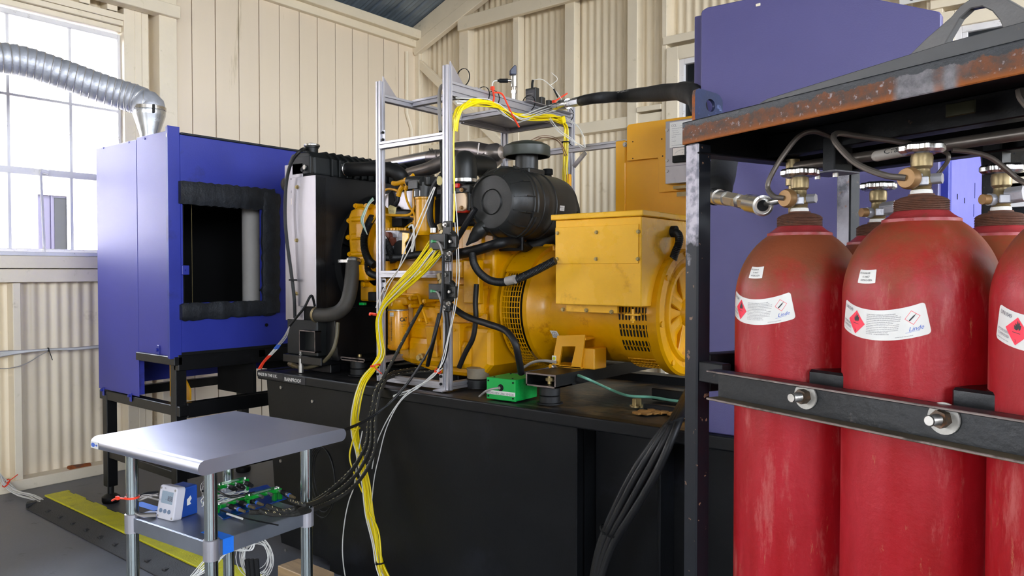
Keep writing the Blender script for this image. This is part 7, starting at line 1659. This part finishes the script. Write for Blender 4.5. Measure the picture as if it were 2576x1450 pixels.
# ================================================================== ON THE TABLE SHELF
ZS = sz+.0005
mq = pix(392, 1303, Z=ZS); mr = TBR+radians(4)
mt = Thing('flow_meter', 'pale grey display meter with three round buttons leaning on its blue housing', 'meter', mq, mr)
Rm = Matrix.Rotation(mr, 3, 'Z'); mx_, my_, mz_ = Rm @ UX, Rm @ UY, UZ
tilt = Matrix.Rotation(radians(-10), 3, mx_); ty, tz_ = tilt @ my_, tilt @ mz_
wM, hM, dM = .078, .098, .030
def rr(w, h, r, x0=0, y0=0, n=5): return [(x0+cx+r*cos(a), y0+cy+r*sin(a)) for cx, cy, a0 in ((w-r, r, -pi/2), (w-r, h-r, 0), (r, h-r, pi/2), (r, r, pi)) for a in [a0+pi/2*i/n for i in range(n+1)]]
case = mt.part(MB().prism(rr(wM, hM, .010), mq, mx_, tz_, ty, dM), 'case', M['meterw'], .003, 2)
mt.part(MB().prism(rr(wM*.66, hM*.36, .002, wM*.17, hM*.47), mq-ty*.0005, mx_, tz_, ty, .001), 'display', M['lcd'])
f = planar(mq-ty*.0012, mx_, tz_, .0003)
mb = MB(); add_text(mb, '858', .021, lambda x, y: f(wM*.545+x, hM*.56+y), squeeze=.72); mb.add([f(x, y) for x, y in ((wM*.44, hM*.585), (wM*.48, hM*.585), (wM*.48, hM*.60), (wM*.44, hM*.60))], [(0, 1, 2, 3)]); mt.part(mb, 'digits', M['greyink'])['kind'] = 'stuff'
mb = MB(); add_text(mb, 'm', .010, lambda x, y: f(wM*.30+x, hM*.885+y)); mt.part(mb, 'emblem', M['greyink'])['kind'] = 'stuff'
for i in range(3): c = mq+mx_*wM*(.24+.24*i)+tz_*hM*.25; mt.part(MB().cyl(c, c-ty*.002, .0062, n=20), 'button', mat('slate_button', (110, 128, 152), .35))
for x in (.09, .91):
    for y in (.08, .90): c = mq+mx_*wM*x+tz_*hM*y; mt.part(MB().cyl(c, c-ty*.001, .0035, n=12), 'screw', M['cabgrey'])
mt.part(MB().boxc(mq+mx_*wM*.5+my_*.062+UZ*.044, (.066, .056, .088), Rm), 'housing', M['meterb'], .004, 2)
c = mq+mx_*(wM*.5+.0335)+my_*.06+UZ*.045; mt.part(MB().prism([(-.008, -.012), (.006, -.010), (.002, -.002), (.008, .006), (.004, .016), (-.002, .010), (-.008, .006)], c, my_, UZ, mx_, .0008), 'white_emblem', M['white'])
ck = Thing('meter_lead', 'grey meter lead coiled beside the table leg under an orange tie', 'cable', pix(350, 1290, Z=ZS))
for k in range(4):
    ck.part(MB().tube(path([(398, 1238+10*k % 25, 'Z', ZS+.055), (362, 1243+4*k, 'Z', ZS+.05), (338, 1262+2*k, 'Z', ZS+.03), (334, 1278+2*k, 'Z', ZS+.012), (352, 1292+2*k, 'Z', ZS+.004+.003*k), (392, 1293+2*k, 'Z', ZS+.006)], 7), .0028 if k else .0034, 6), 'lead', M['cabgrey'] if k else M['rubber'])
ll = tw(lc[0]-lhx, lc[1]-lhy, .725)
ck.part(MB().lathe(ll+UZ*-.002, UZ, [(.0180, 0), (.0205, 0), (.0205, .006), (.0180, .006)], 18).tube([ll+Vector((-.0, -.021, .001)), ll+Vector((-.03, -.03, -.0)), ll+Vector((-.065, -.03, -.015))], .003, 6).boxc(ll+Vector((-.028, -.03, 0)), (.012, .008, .010)), 'orange_tie', M['tie'])
# board with green breakout modules
bc = [pix(a, b, Z=ZS) for a, b in ((561, 1309), (722, 1256), (672, 1222), (505, 1262))]
bd_ = Thing('sensor_board', 'blue backing sheet with three green connector modules and plugs on the shelf', 'circuit board', bc[0])
n = (bc[1]-bc[0]); n.z = 0
bd_.part(MB().add(bc+[p+UZ*.003 for p in bc], [(3, 2, 1, 0), (4, 5, 6, 7), (0, 1, 5, 4), (1, 2, 6, 5), (2, 3, 7, 6), (3, 0, 4, 7)]), 'backing_sheet', mat('blue_acrylic_sheet', (10, 60, 140), .15), .0005)
def gmod(pa, pb, z, w=.030, plugs=(), body='chrome', tip=None):
    a = pix(*pa, Z=ZS+z); b = pix(*pb, Z=ZS+z); d = (b-a).normalized(); s_ = Vector((d.y, -d.x, 0)); s_ = s_ if s_.x > 0 else -s_; up = UZ
    bd_.part(MB().beam(a+s_*-.0, b+s_*-.0, w, .012, up=(0, 0, 1)), 'green_module', M['green2'], .0015)
    for e in (a, b): bd_.part(MB().beam(e-UZ*.006, Vector((e.x, e.y, ZS+.003)), .010, .014, up=s_), 'standoff', M['green2'], .001); bd_.part(MB().cyl(e+UZ*.006+d*(.006 if e is a else -.006), e+UZ*.010+d*(.006 if e is a else -.006), .004, n=8), 'screw', M['chrome'])
    bd_.part(MB().beam(a+UZ*.0066+d*.02, b+UZ*.0066-d*.03, w*.35, .0006), 'label_tape', mat('frosted_tape', (130, 160, 140), .3), 0)
    for u in plugs:
        c = a.lerp(b, u)+s_*w*.5; k = s_*1.0+UZ*-.12
        bd_.part(MB().cyl(c-k*.006, c+k*.016, .006, n=6, smooth=False), 'socket', M['chrome'], .0005)
        if tip: bd_.part(MB().cyl(c+k*.014, c+k*.034, .0078, n=16), 'plug', M['blkmatte']); bd_.part(MB().cyl(c+k*.034, c+k*.046, .0062, n=14), 'plug_tip', M['chrome' if tip == 'silver' else 'blkmatte'])
        if tip == 'silver': bd_.part(MB().cyl(c+k*.046, c+k*.052, .0066, n=12), 'blue_ring', M['blueink']); bd_.part(MB().cyl(c+k*.052, c+k*.075, .0055, r2=.004, n=10), 'strain_relief', M['brass'])
gmod((547, 1225), (620, 1207), .045, .034, (.25, .52, .8), tip='black')
gmod((546, 1275), (620, 1250), .022, .030, (.22, .55, .85), tip='silver')
gmod((622, 1252), (700, 1231), .035, .030, (.3, .58), tip=None); gmod((690, 1236), (704, 1232), .034, .024, (.5,), tip='silver')
rnd = random.Random(4)
for k in range(16):
    x0_, y0_ = 512+rnd.uniform(0, 30), 1238+rnd.uniform(-20, 30); pts = [(540+rnd.uniform(-8, 10), 1222+rnd.uniform(-10, 20), 'Z', ZS+.05), (x0_, y0_-15, 'Z', ZS+rnd.uniform(.03, .06)), (505+rnd.uniform(0, 15), y0_+10, 'Z', ZS+rnd.uniform(.02, .04)), (530+rnd.uniform(0, 40), 1255+rnd.uniform(-10, 15), 'Z', ZS+rnd.uniform(.015, .045)), (600+rnd.uniform(-20, 30), 1243+rnd.uniform(-8, 8), 'Z', ZS+.035)]
    bd_.part(MB().tube(path(pts, 7), .0012, 5), 'wire', M['cabwhite' if k % 4 else 'cabgrey'])
bd_.part(MB().tube(path([(508, 1236, 'Z', ZS+.05), (545, 1236, 'Z', ZS+.05), (580, 1250, 'Z', ZS+.045), (640, 1240, 'Z', ZS+.04)], 6), .004, 8), 'lead', M['rubber'])
bd_.part(MB().tube(path([(571, 1293, 'Z', ZS+.010), (610, 1306, 'Z', ZS+.008)], 3), .0032, 8), 'white_marker', M['cabwhite'])
bd_.part(MB().tube(path([(556, 1284, 'Z', ZS+.012), (600, 1300, 'Z', ZS+.01), (650, 1312, 'Z', ZS+.006), (700, 1322, 'Z', ZS+.004)], 4), .0022, 6), 'lead', M['rubber'])
# masking tape strips
tx = tl(pix(548, 1345, Z=ZS)); xe = sx1_+.0085
tp = thing('masking_tape', 'blue masking tape folded over the front corner of the shelf', 'tape', TBC, TBR)
ty0, ty1 = tx.y-.018, tx.y+.016
MB().box((xe-.10, ty0, sz+.0006), (xe+.0006, ty1, sz+.0012)).box((xe, ty0, sz-.042), (xe+.0008, ty1, sz+.0012)).build('tape_strip', M['tape'], tp)
t2 = tl(pix(350, 1270, Z=ZS)); MB().box((t2.x-.02, t2.y-.01, sz+.0006), (t2.x+.10, t2.y+.02, sz+.0012)).build('tape_strip', M['tape'], tp)
# white wires hanging below the shelf in coils
hw_ = Thing('hanging_wire_coil', 'loose coils of thin white wire hanging under the table, orange tie round them', 'wire', tw(.1, 0, .45))
rnd = random.Random(9); cb = tw(lc[0]+lhx*.3, lc[1]+lhy+.03, .52)
cbc = pix(645, 1402, t=2.5); exx = Vector((.80, .6, 0))
for k in range(9):
    R1, R2 = rnd.uniform(.04, .065), rnd.uniform(.045, .075); cc = cbc+Vector((rnd.uniform(-.01, .01), rnd.uniform(-.01, .01), rnd.uniform(-.015, .01)))
    P = [cc+exx*R1*cos(2*pi*i/24)+UZ*R2*sin(2*pi*i/24) for i in range(25)]; hw_.part(MB().tube(P, .0015, 5, caps=False), 'wire', M['cabwhite'])
for k in range(8):
    P = path([(640+rnd.uniform(-4, 4), 1345, 't', 2.45), (632+rnd.uniform(-8, 8), 1385, 't', 2.45), (580+rnd.uniform(-10, 10), 1375+k*2, 't', 2.4), (530+rnd.uniform(-8, 8), 1400+k*4, 't', 2.35), (478+rnd.uniform(-8, 8), 1460, 't', 2.3)], 6); hw_.part(MB().tube(P, .0014, 5), 'wire', M['cabwhite'])
for dx in (-10, 0, 12): a = pix(632+dx, 1408, t=2.45); hw_.part(MB().cyl(a, a+Vector((.008, 0, -.055)), .009, n=10), 'black_plug', M['blkmatte'])
lb_ = tw(lc[0]-lhx, lc[1]+lhy, .53)
hw_.part(MB().lathe(lb_, UZ, [(.0180, 0), (.0205, 0), (.0205, .006), (.0180, .006)], 18).tube([lb_+Vector((.02, -.005, 0)), lb_+Vector((-.02, -.03, .012)), lb_+Vector((-.065, -.035, .018))], .003, 6), 'orange_tie', M['tie'])
# ---- dark hose coil hanging on the tank behind the table
dc = Thing('hung_hose_coil', 'coil of thin black hose hanging at the tank end behind the table', 'hose', pix(800, 1190, Y=2.1))
c = pix(815, 1195, Y=2.14)
for k in range(4): R = .10+.012*k; dc.part(MB().tube([c+Vector((R*.75*cos(2*pi*i/28), -.006*k, R*1.2*sin(2*pi*i/28)-.01*k)) for i in range(29)], .0032, 6), 'hose_turn', M['rubber'])
# ---- timber block and odd bits on the floor
a = pix(712, 1470, Z=0); wb2 = Thing('timber_block', 'pale timber offcut on the floor at the foot of the tank', 'wood block', (a.x, a.y, 0))
a = pix(708, 1420, Z=.09); wb2.part(MB().box((a.x, a.y-.02, .0), (a.x+.26, a.y+.09, .09)), 'block', M['wood'], .003)
a = pix(172, 1182, X=XI-.03); b = pix(226, 1174, X=XI-.03)
rp_ = Thing('rusty_pipe_stub', 'short rusty pipe stub at the foot of the window wall', 'pipe', a); rp_.part(MB().cyl(a, b, .026, n=16), 'pipe', M['rust'])
# ---- wires along the window wall
wwr = Thing('wall_wire_run', 'bundle of pale wires slung along the wall under the window', 'wire', pix(120, 880, X=XI+.02))
xq = XI+.035
for k in range(7):
    wwr.part(MB().tube(path([(-60, 890+k*4, 'X', xq), (0, 884+k*2.5, 'X', xq), (60, 882+k, 'X', xq), (122, 878+k*.6, 'X', xq), (190, 875+k*.9, 'X', xq), (262, 868+k*1.2, 'X', xq)], 6), .0028, 5), 'wire', M['cabwhite' if k not in (0, 6) else 'cabgrey'])
wwr.part(MB().tube(path([(-40, 920, 'X', xq), (10, 928, 'X', xq), (60, 918, 'X', xq), (100, 895, 'X', xq), (125, 882, 'X', xq)], 6), .003, 5), 'wire', M['cabgrey'])
q = pix(121, 880, X=xq); wwr.part(MB().lathe(q, UY, [(.011, -.003), (.013, -.003), (.013, .003), (.011, .003)], 12).tube([q+Vector((0.013, 0, 0)), q+Vector((.013, .02, -.07))], .0025, 5), 'cable_tie', M['blkmatte'])
fw = Thing('floor_wire_bundle', 'pale wire bundle with a red tie dropping down the wall into the cable ramp', 'wire', pix(40, 1240, X=XI+.05))
strand_set(fw, [(-30, 1150, 'X', XI+.04), (0, 1195, 'X', XI+.05), (22, 1222, 'X', XI+.07), (50, 1240, 'Z', .03), (85, 1250, 'Z', .03), (110, 1262, 'Z', .03)], 10, .0028, M['cabwhite'], lambda u: .022, name='wire', seed=40)
q = pix(16, 1216, X=XI+.06); fw.part(MB().lathe(q, Vector((0, 1, -.8)), [(.026, -.004), (.029, -.004), (.029, .004), (.026, .004)], 14).tube([q, q+Vector((.04, .05, .05))], .003, 5), 'red_tie', M['tie'])

# thin green and white wires by the timing case
tw_ = Thing('harness_tail', 'thin green and cream wires looping out beside the frame post at the timing case', 'wire', pix(925, 545, Y=2.33))
for k, m in enumerate(('greenhose', 'cabwhite', 'greenhose', 'cabwhite')):
    tw_.part(MB().tube(path([(938+k, 497+2*k, 2.33), (926+k, 512+k, 2.32), (914+k*2, 535, 2.31), (908+k*2, 555, 2.31), (916+k, 575, 2.33), (924, 590, 2.35)], 6), .0022, 6), 'wire', M[m])
tw_.part(MB().tube(path([(962, 568, 2.33), (966, 590, 2.33), (974, 604, 2.34)], 5), .004, 6), 'wire', M['cabwhite'])
for k in range(4): tw_.part(MB().tube(path([(1028, 570+k, 2.34), (1036+k, 566, 2.34), (1040+k, 590, 2.34), (1036+2*k, 615, 2.34), (1034+k, 638, 2.34)], 5), .002, 6), 'wire', M['cabwhite'])

q = pix(1106, 455, Y=2.315); tg2 = Thing('crumpled_tag', 'small crumpled cream paper tag tied on the left of the mid frame post', 'tag', q)
tg2.part(MB().prism([(-.016, -.012), (-.004, -.020), (.012, -.016), (.018, .002), (.008, .018), (-.010, .020), (-.018, .006)], q, UX, UZ, UY, .002), 'paper', M['teflon'] if False else MATS['manila_tag'], .0005)
